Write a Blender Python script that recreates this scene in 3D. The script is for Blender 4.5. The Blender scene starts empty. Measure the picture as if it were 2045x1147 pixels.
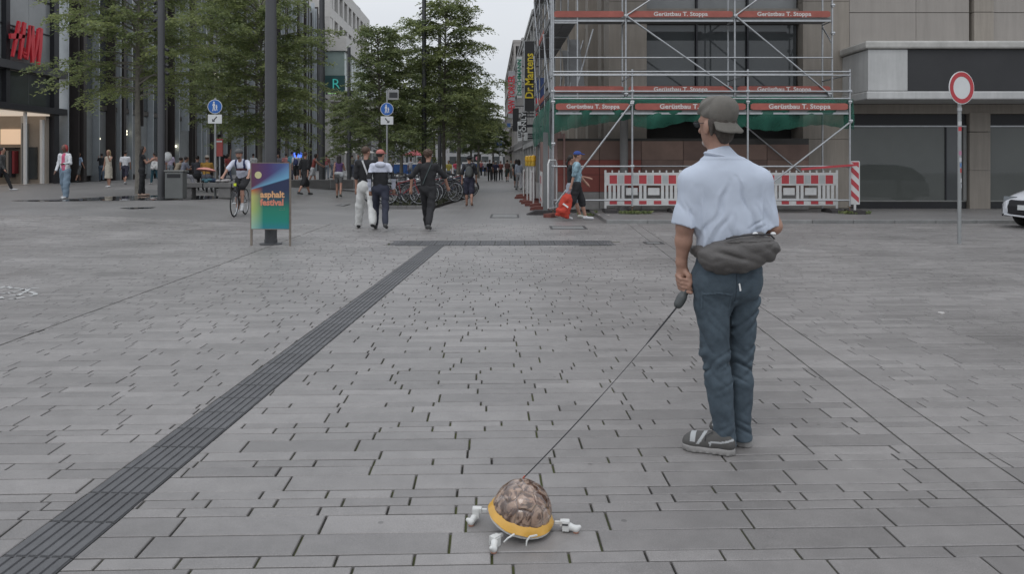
import bpy, math, random
import numpy as np
from mathutils import Vector, Matrix
rnd = random.Random(7)
S = bpy.context.scene
R = math.radians
CAMH, FPX, HY, CX = 1.48, 1550.0, 325.0, 1022.5
# ---------------------------------------------------------------- camera
cam_data = bpy.data.cameras.new('camera'); cam = bpy.data.objects.new('camera', cam_data)
S.collection.objects.link(cam); S.camera = cam
cam.location = (0, 0, CAMH); cam.rotation_euler = (R(90), 0, 0)
cam_data.sensor_width = 36; cam_data.lens = FPX / 2045 * 36
cam_data.shift_y = -(573.5 - HY) / 2045
cam_data.clip_end = 2000; cam_data.clip_start = .05
# ---------------------------------------------------------------- overcast sky
W = bpy.data.worlds.new("World"); S.world = W; W.use_nodes = True
nt = W.node_tree; nt.nodes.clear(); N = nt.nodes.new; L = nt.links.new
out = N('ShaderNodeOutputWorld'); bg = N('ShaderNodeBackground')
sky = N('ShaderNodeTexSky'); sky.sky_type = 'NISHITA'; sky.sun_disc = False
sky.sun_elevation = R(58); sky.sun_rotation = R(200)
tc = N('ShaderNodeTexCoord'); mp = N('ShaderNodeMapping'); mp.inputs['Scale'].default_value = (1, 1, 2.6)
nz = N('ShaderNodeTexNoise'); nz.inputs['Scale'].default_value = 1.7; nz.inputs['Detail'].default_value = 6
rp = N('ShaderNodeValToRGB'); rp.color_ramp.elements[0].position = .3; rp.color_ramp.elements[1].position = .7
rp.color_ramp.elements[0].color = (6.1, 6.5, 7.15, 1); rp.color_ramp.elements[1].color = (7.6, 7.85, 8.2, 1)
mx = N('ShaderNodeMix'); mx.data_type = 'RGBA'; mx.inputs[0].default_value = .93
L(tc.outputs['Generated'], mp.inputs[0]); L(mp.outputs[0], nz.inputs['Vector']); L(nz.outputs[0], rp.inputs[0])
L(sky.outputs[0], mx.inputs[6]); L(rp.outputs[0], mx.inputs[7]); L(mx.outputs[2], bg.inputs[0])
# an overcast sky grows evenly brighter from the horizon to the zenith
sx_ = N('ShaderNodeSeparateXYZ'); L(tc.outputs['Generated'], sx_.inputs[0])
mr = N('ShaderNodeMapRange'); mr.inputs['From Min'].default_value = .15; mr.inputs['From Max'].default_value = 1; mr.inputs['To Min'].default_value = 1; mr.inputs['To Max'].default_value = 1.95; L(sx_.outputs['Z'], mr.inputs[0])
vm = N('ShaderNodeVectorMath'); vm.operation = 'SCALE'; L(mx.outputs[2], vm.inputs[0]); L(mr.outputs[0], vm.inputs['Scale']); L(vm.outputs[0], bg.inputs[0])
bg.inputs[1].default_value = .1; L(bg.outputs[0], out.inputs[0])
sd = bpy.data.lights.new('sun', 'SUN'); sd.energy = .5; sd.angle = R(25); sd.color = (1, .97, .93)
so = bpy.data.objects.new('sun', sd); S.collection.objects.link(so)
so.rotation_euler = (R(32), 0, R(-20))
S.view_settings.view_transform = 'Standard'; S.view_settings.look = 'None'
S.view_settings.exposure = 0; S.view_settings.gamma = 1; S.view_settings.use_curve_mapping = False
S.cycles.max_bounces = 6; S.cycles.transparent_max_bounces = 12
# ---------------------------------------------------------------- helpers
def px2x(px, D): return (px - CX) / FPX * D
def pz(py, D): return CAMH - (py - HY) / FPX * D
def sm(t): t = min(1, max(0, t)); return t * t * (3 - 2 * t)
def gz(x, y): return .36 * sm((-4.6 - x) / 7.2) * sm((y - 12) / 12.)
def G(px, py):
    """ground point seen at a photo pixel"""
    g = 0.
    for _ in range(12):
        D = FPX * (CAMH - g) / (py - HY); g = .5 * g + .5 * gz(px2x(px, D), D)
    return px2x(px, D), D, g
MATS = {}
def mat(name, col, rough=.7, metal=0, var=.12, scale=3., bump=0., bscale=60., trans=0., emit=None, estr=0, alpha=1., spec=.5, coat=0, obj=0., streak=0.):
    if name in MATS: return MATS[name]
    m = bpy.data.materials.new(name); m.use_nodes = True; t = m.node_tree; b = t.nodes['Principled BSDF']
    b.inputs['Roughness'].default_value = rough; b.inputs['Metallic'].default_value = metal
    b.inputs['Specular IOR Level'].default_value = spec
    b.inputs['Transmission Weight'].default_value = trans
    b.inputs['Coat Weight'].default_value = coat
    c = (*col, 1)
    if var > 0:
        tcn = t.nodes.new('ShaderNodeTexCoord'); n = t.nodes.new('ShaderNodeTexNoise')
        n.inputs['Scale'].default_value = scale; n.inputs['Detail'].default_value = 5; n.inputs['Roughness'].default_value = .65
        t.links.new(tcn.outputs['Object'], n.inputs['Vector'])
        r = t.nodes.new('ShaderNodeMapRange'); r.inputs['From Min'].default_value = .25; r.inputs['From Max'].default_value = .75
        r.inputs['To Min'].default_value = 1 - var; r.inputs['To Max'].default_value = 1 + var
        t.links.new(n.outputs[0], r.inputs[0])
        v = t.nodes.new('ShaderNodeVectorMath'); v.operation = 'SCALE'; v.inputs[0].default_value = col
        last = r.outputs[0]
        if streak:      # rain streaks and grime running down
            g = t.nodes.new('ShaderNodeNewGeometry'); mpp = t.nodes.new('ShaderNodeMapping'); mpp.inputs['Scale'].default_value = (5, 5, .35); t.links.new(g.outputs['Position'], mpp.inputs[0])
            n3 = t.nodes.new('ShaderNodeTexNoise'); n3.inputs['Scale'].default_value = 1.4; n3.inputs['Detail'].default_value = 6; n3.inputs['Roughness'].default_value = .7; t.links.new(mpp.outputs[0], n3.inputs['Vector'])
            r3 = t.nodes.new('ShaderNodeMapRange'); r3.inputs['From Min'].default_value = .35; r3.inputs['From Max'].default_value = .7; r3.inputs['To Min'].default_value = 1 + streak * .4; r3.inputs['To Max'].default_value = 1 - streak; t.links.new(n3.outputs[0], r3.inputs[0])
            m3 = t.nodes.new('ShaderNodeMath'); m3.operation = 'MULTIPLY'; t.links.new(last, m3.inputs[0]); t.links.new(r3.outputs[0], m3.inputs[1]); last = m3.outputs[0]
        if obj:
            oi = t.nodes.new('ShaderNodeObjectInfo'); r2 = t.nodes.new('ShaderNodeMapRange')
            r2.inputs['To Min'].default_value = 1 - obj; r2.inputs['To Max'].default_value = 1 + obj
            t.links.new(oi.outputs['Random'], r2.inputs[0])
            mm = t.nodes.new('ShaderNodeMath'); mm.operation = 'MULTIPLY'
            t.links.new(last, mm.inputs[0]); t.links.new(r2.outputs[0], mm.inputs[1]); last = mm.outputs[0]
        t.links.new(last, v.inputs['Scale']); t.links.new(v.outputs[0], b.inputs['Base Color'])
        if bump:
            n2 = t.nodes.new('ShaderNodeTexNoise'); n2.inputs['Scale'].default_value = bscale; n2.inputs['Detail'].default_value = 3
            t.links.new(tcn.outputs['Object'], n2.inputs['Vector'])
            bp = t.nodes.new('ShaderNodeBump'); bp.inputs['Strength'].default_value = bump; bp.inputs['Distance'].default_value = .01
            t.links.new(n2.outputs[0], bp.inputs['Height']); t.links.new(bp.outputs[0], b.inputs['Normal'])
    else: b.inputs['Base Color'].default_value = c
    if emit: b.inputs['Emission Color'].default_value = (*emit, 1); b.inputs['Emission Strength'].default_value = estr
    b.inputs['Alpha'].default_value = alpha
    MATS[name] = m; return m
def link(o, parent=None):
    S.collection.objects.link(o)
    if parent: o.parent = parent
    return o
def tag(o, label=None, cat=None, group=None, kind=None):
    if label: o['label'] = label
    if cat: o['category'] = cat
    if group: o['group'] = group
    if kind: o['kind'] = kind
    return o
def thing(name, label, cat, loc=(0, 0, 0), rz=0, group=None):
    o = bpy.data.objects.new(name, None); o.empty_display_size = .1; link(o)
    o.location = loc; o.rotation_euler = (0, 0, rz); return tag(o, label, cat, group)
def copy_tree(o, parent=None):
    c = o.copy(); S.collection.objects.link(c); c.parent = parent
    for ch in list(o.children): copy_tree(ch, c)
    return c
class MB:
    """collects shapes; build() links them as one mesh object"""
    def __init__(s): s.v = []; s.f = []; s.m = []
    def add(s, vs, fs, mi=0):
        o = len(s.v); s.v += [tuple(v) for v in vs]; s.f += [tuple(i + o for i in f) for f in fs]; s.m += [mi] * len(fs); return s
    def box(s, x0, x1, y0, y1, z0, z1, mi=0):
        return s.add([(x0, y0, z0), (x1, y0, z0), (x1, y1, z0), (x0, y1, z0), (x0, y0, z1), (x1, y0, z1), (x1, y1, z1), (x0, y1, z1)],
                     [(0, 3, 2, 1), (4, 5, 6, 7), (0, 1, 5, 4), (1, 2, 6, 5), (2, 3, 7, 6), (3, 0, 4, 7)], mi)
    def obox(s, c, ax, ay, az, mi=0):
        """box by centre and three half-axis vectors"""
        c = Vector(c); ax = Vector(ax); ay = Vector(ay); az = Vector(az)
        vs = [c + a * ax + b * ay + d * az for d in (-1, 1) for a, b in ((-1, -1), (1, -1), (1, 1), (-1, 1))]
        return s.add(vs, [(0, 3, 2, 1), (4, 5, 6, 7), (0, 1, 5, 4), (1, 2, 6, 5), (2, 3, 7, 6), (3, 0, 4, 7)], mi)
    def tube(s, pts, r, n=8, mi=0, cap=True, closed=False):
        pts = [Vector(p) for p in pts]; k = len(pts)
        rs = r if isinstance(r, (list, tuple)) else [r] * k
        vs = []; fs = []; prev = None
        for i, p in enumerate(pts):
            if closed: d = pts[(i + 1) % k] - pts[i - 1]
            else: d = pts[min(i + 1, k - 1)] - pts[max(i - 1, 0)]
            d.normalize()
            if prev is None:
                u = d.orthogonal().normalized()
            else:
                u = prev - d * prev.dot(d)
                u = u.normalized() if u.length > 1e-6 else d.orthogonal().normalized()
            prev = u; w = d.cross(u)
            for j in range(n):
                a = 2 * math.pi * j / n
                vs.append(p + (u * math.cos(a) + w * math.sin(a)) * rs[i])
        for i in range(k if closed else k - 1):
            for j in range(n):
                a = i * n; b = ((i + 1) % k) * n
                fs.append((a + j, a + (j + 1) % n, b + (j + 1) % n, b + j))
        if cap and not closed: fs.append(tuple(range(n))[::-1]); fs.append(tuple((k - 1) * n + j for j in range(n)))
        return s.add(vs, fs, mi)
    def lathe(s, prof, c=(0, 0, 0), n=20, mi=0, ax='z', a0=0, a1=2 * math.pi):
        vs = []; fs = []; full = abs(a1 - a0 - 2 * math.pi) < 1e-6; m = n if full else n + 1
        for r, h in prof:
            for j in range(m):
                a = a0 + (a1 - a0) * j / n; x, y = r * math.cos(a), r * math.sin(a)
                p = (x, y, h) if ax == 'z' else ((x, h, y) if ax == 'y' else (h, x, y))
                vs.append((p[0] + c[0], p[1] + c[1], p[2] + c[2]))
        for i in range(len(prof) - 1):
            for j in range(n): fs.append((i * m + j, i * m + (j + 1) % m, (i + 1) * m + (j + 1) % m, (i + 1) * m + j))
        return s.add(vs, fs, mi)
    def prism(s, poly, h0, h1, ax='z', mi=0):
        def P(a, b, h): return (a, b, h) if ax == 'z' else ((a, h, b) if ax == 'y' else (h, a, b))
        n = len(poly); vs = [P(a, b, h0) for a, b in poly] + [P(a, b, h1) for a, b in poly]
        return s.add(vs, [tuple(range(n))[::-1], tuple(range(n, 2 * n))] + [(i, (i + 1) % n, n + (i + 1) % n, n + i) for i in range(n)], mi)
    def build(s, name, mats, parent=None, smooth=False, bevel=0, loc=None, rot=None, kind=None):
        me = bpy.data.meshes.new(name); me.from_pydata(s.v, [], s.f)
        for m in (mats if isinstance(mats, (list, tuple)) else [mats]): me.materials.append(m)
        if any(s.m): me.polygons.foreach_set('material_index', s.m)
        fixn(me)
        if smooth: smooth_mesh(me)
        o = bpy.data.objects.new(name, me); link(o, parent)
        if loc: o.location = loc
        if rot: o.rotation_euler = rot
        if bevel:
            b = o.modifiers.new('b', 'BEVEL'); b.width = bevel; b.segments = 2; b.limit_method = 'ANGLE'
        if kind: o['kind'] = kind
        return o
def fixn(me):
    import bmesh
    bm = bmesh.new(); bm.from_mesh(me); bmesh.ops.recalc_face_normals(bm, faces=bm.faces); bm.to_mesh(me); bm.free()
def smooth_mesh(me, ang=40):
    me.polygons.foreach_set('use_smooth', [True] * len(me.polygons))
    try: me.set_sharp_from_angle(angle=R(ang))
    except Exception: pass
def npmesh(name, V, F, mats, parent=None, smooth=True, midx=None, kind=None):
    """fast mesh from arrays; F is (n,3) or (n,4)"""
    me = bpy.data.meshes.new(name); F = np.asarray(F); V = np.asarray(V, dtype=np.float32)
    me.vertices.add(len(V)); me.vertices.foreach_set('co', V.ravel())
    k = F.shape[1]; me.loops.add(F.size); me.loops.foreach_set('vertex_index', F.ravel().astype(np.int32))
    me.polygons.add(len(F)); me.polygons.foreach_set('loop_start', np.arange(0, F.size, k, dtype=np.int32))
    for m in (mats if isinstance(mats, (list, tuple)) else [mats]): me.materials.append(m)
    if midx is not None: me.polygons.foreach_set('material_index', np.asarray(midx, dtype=np.int32))
    me.update(calc_edges=True)
    if smooth: me.polygons.foreach_set('use_smooth', np.ones(len(F), dtype=bool))
    o = bpy.data.objects.new(name, me); link(o, parent)
    if kind: o['kind'] = kind
    return o
def text(s, size, m, parent, loc, rot, ext=.004, bold=0, name='lettering', align='CENTER', sx=1., shear=0):
    cu = bpy.data.curves.new('t', 'FONT'); cu.body = s; cu.size = size; cu.extrude = ext; cu.offset = bold; cu.shear = shear
    cu.align_x = align; cu.align_y = 'CENTER'; cu.resolution_u = 2
    o = bpy.data.objects.new('t', cu); S.collection.objects.link(o); bpy.context.view_layer.update()
    me = bpy.data.meshes.new_from_object(o.evaluated_get(bpy.context.evaluated_depsgraph_get()))
    bpy.data.objects.remove(o); me.materials.clear(); me.materials.append(m)
    r = bpy.data.objects.new(name, me); link(r, parent); r.location = loc; r.rotation_euler = rot; r.scale = (sx, 1, 1); return r
# ---------------------------------------------------------------- implicit surfaces (bodies, cloth) meshed by surface nets
def vnoise(P, seed=0):
    P = np.asarray(P); i = np.floor(P).astype(np.int64); f = P - i; f = f * f * (3 - 2 * f)
    def h(a, b, c):
        n = (a * 374761393 + b * 668265263 + c * 2147483647 + seed * 974711) & 0x7fffffff
        n = ((n ^ (n >> 13)) * 1274126177) & 0x7fffffff
        return ((n ^ (n >> 16)) & 0xffff) / 32768. - 1
    r = 0
    for dx in (0, 1):
        for dy in (0, 1):
            for dz in (0, 1):
                w = (f[..., 0] if dx else 1 - f[..., 0]) * (f[..., 1] if dy else 1 - f[..., 1]) * (f[..., 2] if dz else 1 - f[..., 2])
                r = r + w * h(i[..., 0] + dx, i[..., 1] + dy, i[..., 2] + dz)
    return r
class SDF:
    def __init__(s): s.p = []; s.cuts = []; s.disp = None
    def cone(s, a, b, ra, rb=None, k=.02, flat=1., yaw=0., pc=None):   # flat squeezes the section along the yawed y axis
        s.p.append(('c', np.array(a, float), np.array(b, float), ra, ra if rb is None else rb, k, flat, yaw, pc)); return s
    def ell(s, c, r, k=.02, yaw=0., pitch=0., roll=0.):
        M = np.array((Matrix.Rotation(yaw, 3, 'Z') @ Matrix.Rotation(pitch, 3, 'X') @ Matrix.Rotation(roll, 3, 'Y')).transposed())
        s.p.append(('e', np.array(c, float), np.array(r, float), M, 0, k)); return s
    def chain(s, pts, rs, k=.02, flat=1., yaw=0.):
        for i in range(len(pts) - 1): s.cone(pts[i], pts[i + 1], rs[i], rs[i + 1], k, flat, yaw)
        return s
    def cut(s, p, n):      # keep the side the normal points away from
        s.cuts.append((np.array(p, float), np.array(n, float) / np.linalg.norm(n))); return s
    def mesh(s, vox):
        lo = np.full(3, 1e9); hi = -lo
        bb = []
        for q in s.p:
            if q[0] == 'c': r = max(q[3], q[4]); a = np.minimum(q[1], q[2]) - r; b = np.maximum(q[1], q[2]) + r
            else: r = q[2].max(); a = q[1] - r; b = q[1] + r
            bb.append((a, b)); lo = np.minimum(lo, a); hi = np.maximum(hi, b)
        lo = lo - vox * 3 - .012; n = np.ceil((hi + vox * 3 + .012 - lo) / vox).astype(int) + 1
        F = np.ones(n, np.float32)
        ax = [lo[i] + vox * np.arange(n[i]) for i in range(3)]
        for q, (a, b) in zip(s.p, bb):
            k = q[5]; mg = max(3 * vox, .015) + k
            i0 = np.maximum(((a - mg - lo) / vox).astype(int), 0); i1 = np.minimum(np.ceil((b + mg - lo) / vox).astype(int) + 1, n)
            sl = tuple(slice(i0[j], i1[j]) for j in range(3))
            P = np.stack(np.meshgrid(*[ax[j][sl[j]] for j in range(3)], indexing='ij'), -1)
            if q[0] == 'c':
                _, A, B, ra, rb, k, flat, yaw, pc = q
                if flat != 1.:
                    c, sn = math.cos(-yaw), math.sin(-yaw)
                    M = np.array([[c, -sn, 0], [sn / flat, c / flat, 0], [0, 0, 1]])
                    PA = (P - A) @ M.T; BA = M @ (B - A)
                else: PA = P - A; BA = B - A
                h = np.clip(PA @ BA / max(BA @ BA, 1e-9), 0, 1)
                d = np.linalg.norm(PA - h[..., None] * BA, axis=-1) - (ra + (rb - ra) * h)
                if flat < 1.: d = d * (.5 + .5 * flat)
                if pc is not None: d = np.maximum(d, (P - np.array(pc[0])) @ (np.array(pc[1]) / np.linalg.norm(pc[1])))
            else:
                _, C, r, M, _, k = q
                Q = (P - C) @ M.T
                k0 = np.linalg.norm(Q / r, axis=-1); k1 = np.linalg.norm(Q / (r * r), axis=-1) + 1e-9
                d = k0 * (k0 - 1) / k1
            O = F[sl]
            if k > 0:
                h = np.clip(.5 + .5 * (O - d) / k, 0, 1); F[sl] = O * (1 - h) + d * h - k * h * (1 - h)
            else: F[sl] = np.minimum(O, d)
        P = None
        if s.disp or s.cuts: P = np.stack(np.meshgrid(*ax, indexing='ij'), -1)
        if s.disp:
            m = np.abs(F) < .06; F[m] += s.disp(P[m])
        for p, nn in s.cuts: F = np.maximum(F, (P - p) @ nn)
        I = F < 0
        c = np.zeros(n - 1, np.int8)
        for dx in (0, 1):
            for dy in (0, 1):
                for dz in (0, 1): c += I[dx:n[0] - 1 + dx, dy:n[1] - 1 + dy, dz:n[2] - 1 + dz]
        act = (c > 0) & (c < 8); idx = -np.ones(n - 1, np.int64); cells = np.argwhere(act); idx[act] = np.arange(len(cells))
        acc = np.zeros((len(cells), 3)); cnt = np.zeros(len(cells))
        for d in range(3):
            o1, o2 = [k for k in range(3) if k != d]
            for u in (0, 1):
                for v in (0, 1):
                    a = cells.copy(); a[:, o1] += u; a[:, o2] += v; b = a.copy(); b[:, d] += 1
                    fa = F[tuple(a.T)]; fb = F[tuple(b.T)]; m = (fa < 0) != (fb < 0)
                    t = np.where(m, fa / np.where(m, fa - fb, 1), 0)
                    p = a.astype(float); p[:, d] += t; acc[m] += p[m]; cnt[m] += 1
        V = acc / cnt[:, None] * vox + lo
        Q = []
        for d in range(3):
            o1, o2 = (d + 1) % 3, (d + 2) % 3
            s0 = [slice(None)] * 3; s1 = [slice(None)] * 3; s0[d] = slice(0, n[d] - 1); s1[d] = slice(1, n[d])
            ch = I[tuple(s0)] != I[tuple(s1)]
            e = np.argwhere(ch); e = e[(e[:, o1] > 0) & (e[:, o2] > 0) & (e[:, o1] < n[o1] - 1) & (e[:, o2] < n[o2] - 1)]
            ins = I[tuple(e.T)]
            def g(du, dv):
                q = e.copy(); q[:, o1] -= du; q[:, o2] -= dv; return idx[tuple(q.T)]
            q = np.stack([g(1, 1), g(0, 1), g(0, 0), g(1, 0)], 1); q[~ins] = q[~ins][:, ::-1]; Q.append(q)
        return V, np.concatenate(Q)
    def build(s, name, mats, parent, vox=.012, fmat=None):
        V, F = s.mesh(vox); mi = None
        if fmat is not None: mi = fmat(V[F].mean(1))
        return npmesh(name, V, F, mats, parent, True, mi)
# ================================================================ MATERIALS
STEEL = mat('galvanised_steel', (.42, .43, .44), .42, .75, .15, 9)
POLE = mat('grey_pole_paint', (.07, .071, .075), .5, .1, .1, 2)
DARKMETAL = mat('dark_metal', (.035, .035, .04), .45, .4, .1)
BLACK = mat('black_plastic', (.015, .015, .017), .5, 0, .1)
WHITE = mat('white_paint', (.72, .72, .71), .45, 0, .06, 4)
def tile_mat():
    m = bpy.data.materials.new('granite_slab'); m.use_nodes = True; t = m.node_tree; b = t.nodes['Principled BSDF']; n = t.nodes.new; l = t.links.new
    geo = n('ShaderNodeNewGeometry'); at = n('ShaderNodeAttribute'); at.attribute_name = 'tint'
    oi = n('ShaderNodeObjectInfo')
    big = n('ShaderNodeTexNoise'); big.inputs['Scale'].default_value = .55; big.inputs['Detail'].default_value = 4; l(geo.outputs['Position'], big.inputs['Vector'])
    med = n('ShaderNodeTexNoise'); med.inputs['Scale'].default_value = 7; med.inputs['Detail'].default_value = 6; med.inputs['Roughness'].default_value = .7; l(geo.outputs['Position'], med.inputs['Vector'])
    fin = n('ShaderNodeTexNoise'); fin.inputs['Scale'].default_value = 260; fin.inputs['Detail'].default_value = 2; l(geo.outputs['Position'], fin.inputs['Vector'])
    spot = n('ShaderNodeTexVoronoi'); spot.inputs['Scale'].default_value = 2.9; l(geo.outputs['Position'], spot.inputs['Vector'])
    def ma(op, a, b_, c=None):
        q = n('ShaderNodeMath'); q.operation = op
        for i, v in enumerate((a, b_, c)):
            if v is None: continue
            if isinstance(v, (int, float)): q.inputs[i].default_value = v
            else: l(v, q.inputs[i])
        return q.outputs[0]
    s = ma('MULTIPLY_ADD', at.outputs['Fac'], .3, .86)
    s = ma('MULTIPLY', s, ma('MULTIPLY_ADD', big.outputs[0], .7, .65))
    s = ma('MULTIPLY', s, ma('MULTIPLY_ADD', med.outputs[0], .6, .7))
    s = ma('MULTIPLY', s, ma('MULTIPLY_ADD', fin.outputs[0], 1.1, .45))
    # a few gum marks and drips
    g = n('ShaderNodeMapRange'); l(spot.outputs['Distance'], g.inputs[0]); g.inputs['From Min'].default_value = .030; g.inputs['From Max'].default_value = .042
    g.inputs['To Min'].default_value = .6; g.inputs['To Max'].default_value = 1
    s = ma('MULTIPLY', s, g.outputs[0])
    v = n('ShaderNodeVectorMath'); v.operation = 'SCALE'; v.inputs[0].default_value = (.206, .194, .187); l(s, v.inputs['Scale'])
    l(v.outputs[0], b.inputs['Base Color'])
    l(ma('MULTIPLY_ADD', big.outputs[0], .4, .26), b.inputs['Roughness'])
    b.inputs['Specular IOR Level'].default_value = .62
    bp = n('ShaderNodeBump'); bp.inputs['Strength'].default_value = .25; bp.inputs['Distance'].default_value = .002
    l(fin.outputs[0], bp.inputs['Height']); l(bp.outputs[0], b.inputs['Normal'])
    return m
TILE = tile_mat()
def bed_mat():
    m = bpy.data.materials.new('joint_filling'); m.use_nodes = True; t = m.node_tree; b = t.nodes['Principled BSDF']; n = t.nodes.new; l = t.links.new
    geo = n('ShaderNodeNewGeometry'); z = n('ShaderNodeTexNoise'); z.inputs['Scale'].default_value = 2.2; z.inputs['Detail'].default_value = 5; l(geo.outputs['Position'], z.inputs['Vector'])
    r = n('ShaderNodeValToRGB'); r.color_ramp.elements[0].position = .4; r.color_ramp.elements[1].position = .55
    r.color_ramp.elements[0].color = (.030, .028, .024, 1); r.color_ramp.elements[1].color = (.075, .085, .028, 1)
    l(z.outputs[0], r.inputs[0]); l(r.outputs[0], b.inputs['Base Color']); b.inputs['Roughness'].default_value = .95
    return m
BED = bed_mat()
def far_mat():
    """paving too far off to pick its slabs apart: joints by brick texture"""
    m = bpy.data.materials.new('distant_paving'); m.use_nodes = True; t = m.node_tree; b = t.nodes['Principled BSDF']; n = t.nodes.new; l = t.links.new
    geo = n('ShaderNodeNewGeometry'); br = n('ShaderNodeTexBrick'); br.inputs['Scale'].default_value = 1; br.inputs['Brick Width'].default_value = .45; br.inputs['Row Height'].default_value = .13
    br.inputs['Mortar Size'].default_value = .006; br.inputs['Color1'].default_value = (.212, .2, .194, 1); br.inputs['Color2'].default_value = (.19, .183, .18, 1); br.inputs['Mortar'].default_value = (.12, .12, .11, 1)
    l(geo.outputs['Position'], br.inputs['Vector'])
    big = n('ShaderNodeTexNoise'); big.inputs['Scale'].default_value = .5; big.inputs['Detail'].default_value = 6; l(geo.outputs['Position'], big.inputs['Vector'])
    r = n('ShaderNodeMapRange'); l(big.outputs[0], r.inputs[0]); r.inputs['From Min'].default_value = .3; r.inputs['From Max'].default_value = .7; r.inputs['To Min'].default_value = .8; r.inputs['To Max'].default_value = 1.1
    v = n('ShaderNodeVectorMath'); v.operation = 'SCALE'; l(br.outputs[0], v.inputs[0]); l(r.outputs[0], v.inputs['Scale']); l(v.outputs[0], b.inputs['Base Color'])
    rr = n('ShaderNodeMapRange'); l(big.outputs[0], rr.inputs[0]); rr.inputs['To Min'].default_value = .38; rr.inputs['To Max'].default_value = .62; l(rr.outputs[0], b.inputs['Roughness'])
    b.inputs['Specular IOR Level'].default_value = .6
    return m
FAR = far_mat()
# ================================================================ GROUND
TY0, TY1 = 2.3, 18.75
def ground_grid(name, xs, ys, dz, m, hole=None):
    V = [(x, y, gz(x, y) + dz) for y in ys for x in xs]; nx = len(xs); F = []
    for j in range(len(ys) - 1):
        for i in range(nx - 1):
            cx = (xs[i] + xs[i + 1]) / 2; cy = (ys[j] + ys[j + 1]) / 2
            if hole and hole[0] < cx < hole[1] and hole[2] < cy < hole[3]: continue
            a = j * nx + i; F.append((a, a + 1, a + nx + 1, a + nx))
    o = npmesh(name, V, F, m, None, True); return tag(o, kind='structure')
xs = [-400, -150, -60] + [-32 + i for i in range(18)] + [-14.1 + i * .94 for i in range(31)] + [15, 18, 24, 40, 120, 400]
xs = sorted(set([round(x, 3) for x in xs])); x_l, x_r = -14.1, 14.1
ys = [-60, -10, 0, TY0] + [TY0 + (TY1 - TY0) * i / 16 for i in range(1, 17)] + [20, 21.5, 23, 24.5, 26, 28, 30, 34, 40, 50, 70, 110, 180, 400, 900]
ground_grid('ground', xs, ys, -.003, FAR, (x_l, x_r, TY0, TY1))
ground_grid('paving_bed', [x for x in xs if x_l - .01 <= x <= x_r + .01], [y for y in ys if TY0 - .01 <= y <= TY1 + .01], -.014, BED)
# half planes (point, outward normal) of the long joints
def side(p, q):          # line p->q; positive = right of it
    d = Vector((q[0] - p[0], q[1] - p[1])).normalized(); return (Vector(p), Vector((d.y, -d.x)))
L0 = side((-4.15, 6.3), (-4.45, 23.6)); LS1 = side((-1.916, 2.904), (-1.494, 13.82))
sdv = Vector((-1.494 + 1.916, 13.82 - 2.904)).normalized(); snv = Vector((sdv.y, -sdv.x)); SW = .275
LS2 = (LS1[0] + snv * SW, LS1[1]); L2 = side((2.05, 3.62), (2.22, 7.06)); L1 = side((2.36, 3.585), (2.53, 7.45))
def clip(poly, line, sgn, off):
    p, n = line; out = []
    ds = [sgn * ((Vector(q) - p).dot(n)) + off for q in poly]      # keep ds<=0
    for i, q in enumerate(poly):
        j = (i + 1) % len(poly); a, b = ds[i], ds[j]
        if a <= 0: out.append(q)
        if (a <= 0) != (b <= 0):
            t = a / (a - b); r = poly[j]; out.append((q[0] + (r[0] - q[0]) * t, q[1] + (r[1] - q[1]) * t))
    return out
REG = [[(L0, 1)], [(L0, -1), (LS1, 1)], [(LS2, -1), (L2, 1)], [(L2, -1), (L1, 1)], [(L1, -1)]]
REG2 = [[(L0, 1)], [(L0, -1), (L2, 1)], [], [(L2, -1), (L1, 1)], [(L1, -1)]]
ang = .030; ca, sa = math.cos(ang), math.sin(ang)
def T2W(u, v): return (u * ca - v * sa, u * sa + v * ca)
rows = []; v = 1.9
KIND = {'N': (.083, .29), 'M': (.112, .44), 'W': (.167, .585)}
v = 2.861 - (.167 + .112 + .083)
rr = random.Random(5)
for ch in 'MNW'[::1] + 'NWWNNNW' + 'MNMWMNNWMNWMMNWNNMWWNM': rows.append((v, KIND[ch][0], KIND[ch][1])); v += KIND[ch][0]
while v < TY1 + .6:
    ch = rr.choice('NNMMW'); rows.append((v, KIND[ch][0], KIND[ch][1])); v += KIND[ch][0]
polys = []
for v0, h, ln in rows:
    vm = v0 + h / 2; half = .69 * vm + .9
    if half > 14.2: half = 14.2
    for ri, reg in enumerate(REG if v0 < 13.85 else REG2):
        # run of this row inside the region
        if not reg: continue
        L_ = 1.2 if ri == 3 else ln
        u = -half - rr.random() * ln
        while u < half:
            w = L_ * (1 if ri != 3 else 30)
            if ri == 3: u = -half; w = 2 * half
            q = [T2W(u + .005, v0 + .0038), T2W(u + w - .005, v0 + .0038), T2W(u + w - .005, v0 + h - .0038), T2W(u + .005, v0 + h - .0038)]
            for line, sg in reg:
                if q: q = clip(q, line, sg, .011 if line is L0 else .006)
            u += w
            if len(q) < 3: continue
            if abs(q[0][0]) > 14.05 or q[0][1] > TY1 or q[0][1] < TY0: continue
            ar = 0
            for i in range(len(q)): ar += q[i][0] * q[(i + 1) % len(q)][1] - q[(i + 1) % len(q)][0] * q[i][1]
            if abs(ar) / 2 < .0004: continue
            cx = sum(p[0] for p in q) / len(q); cy = sum(p[1] for p in q) / len(q)
            if -2.22 < cx < 1.87 and 13.86 < cy < 14.74: continue
            polys.append((cx, cy, q))
polys.sort(key=lambda t: -(abs(t[0]) < .66 * t[1] + .1) * 1000 / t[1] + (0 if abs(t[0]) < .66 * t[1] + .1 else t[1]))
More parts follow.
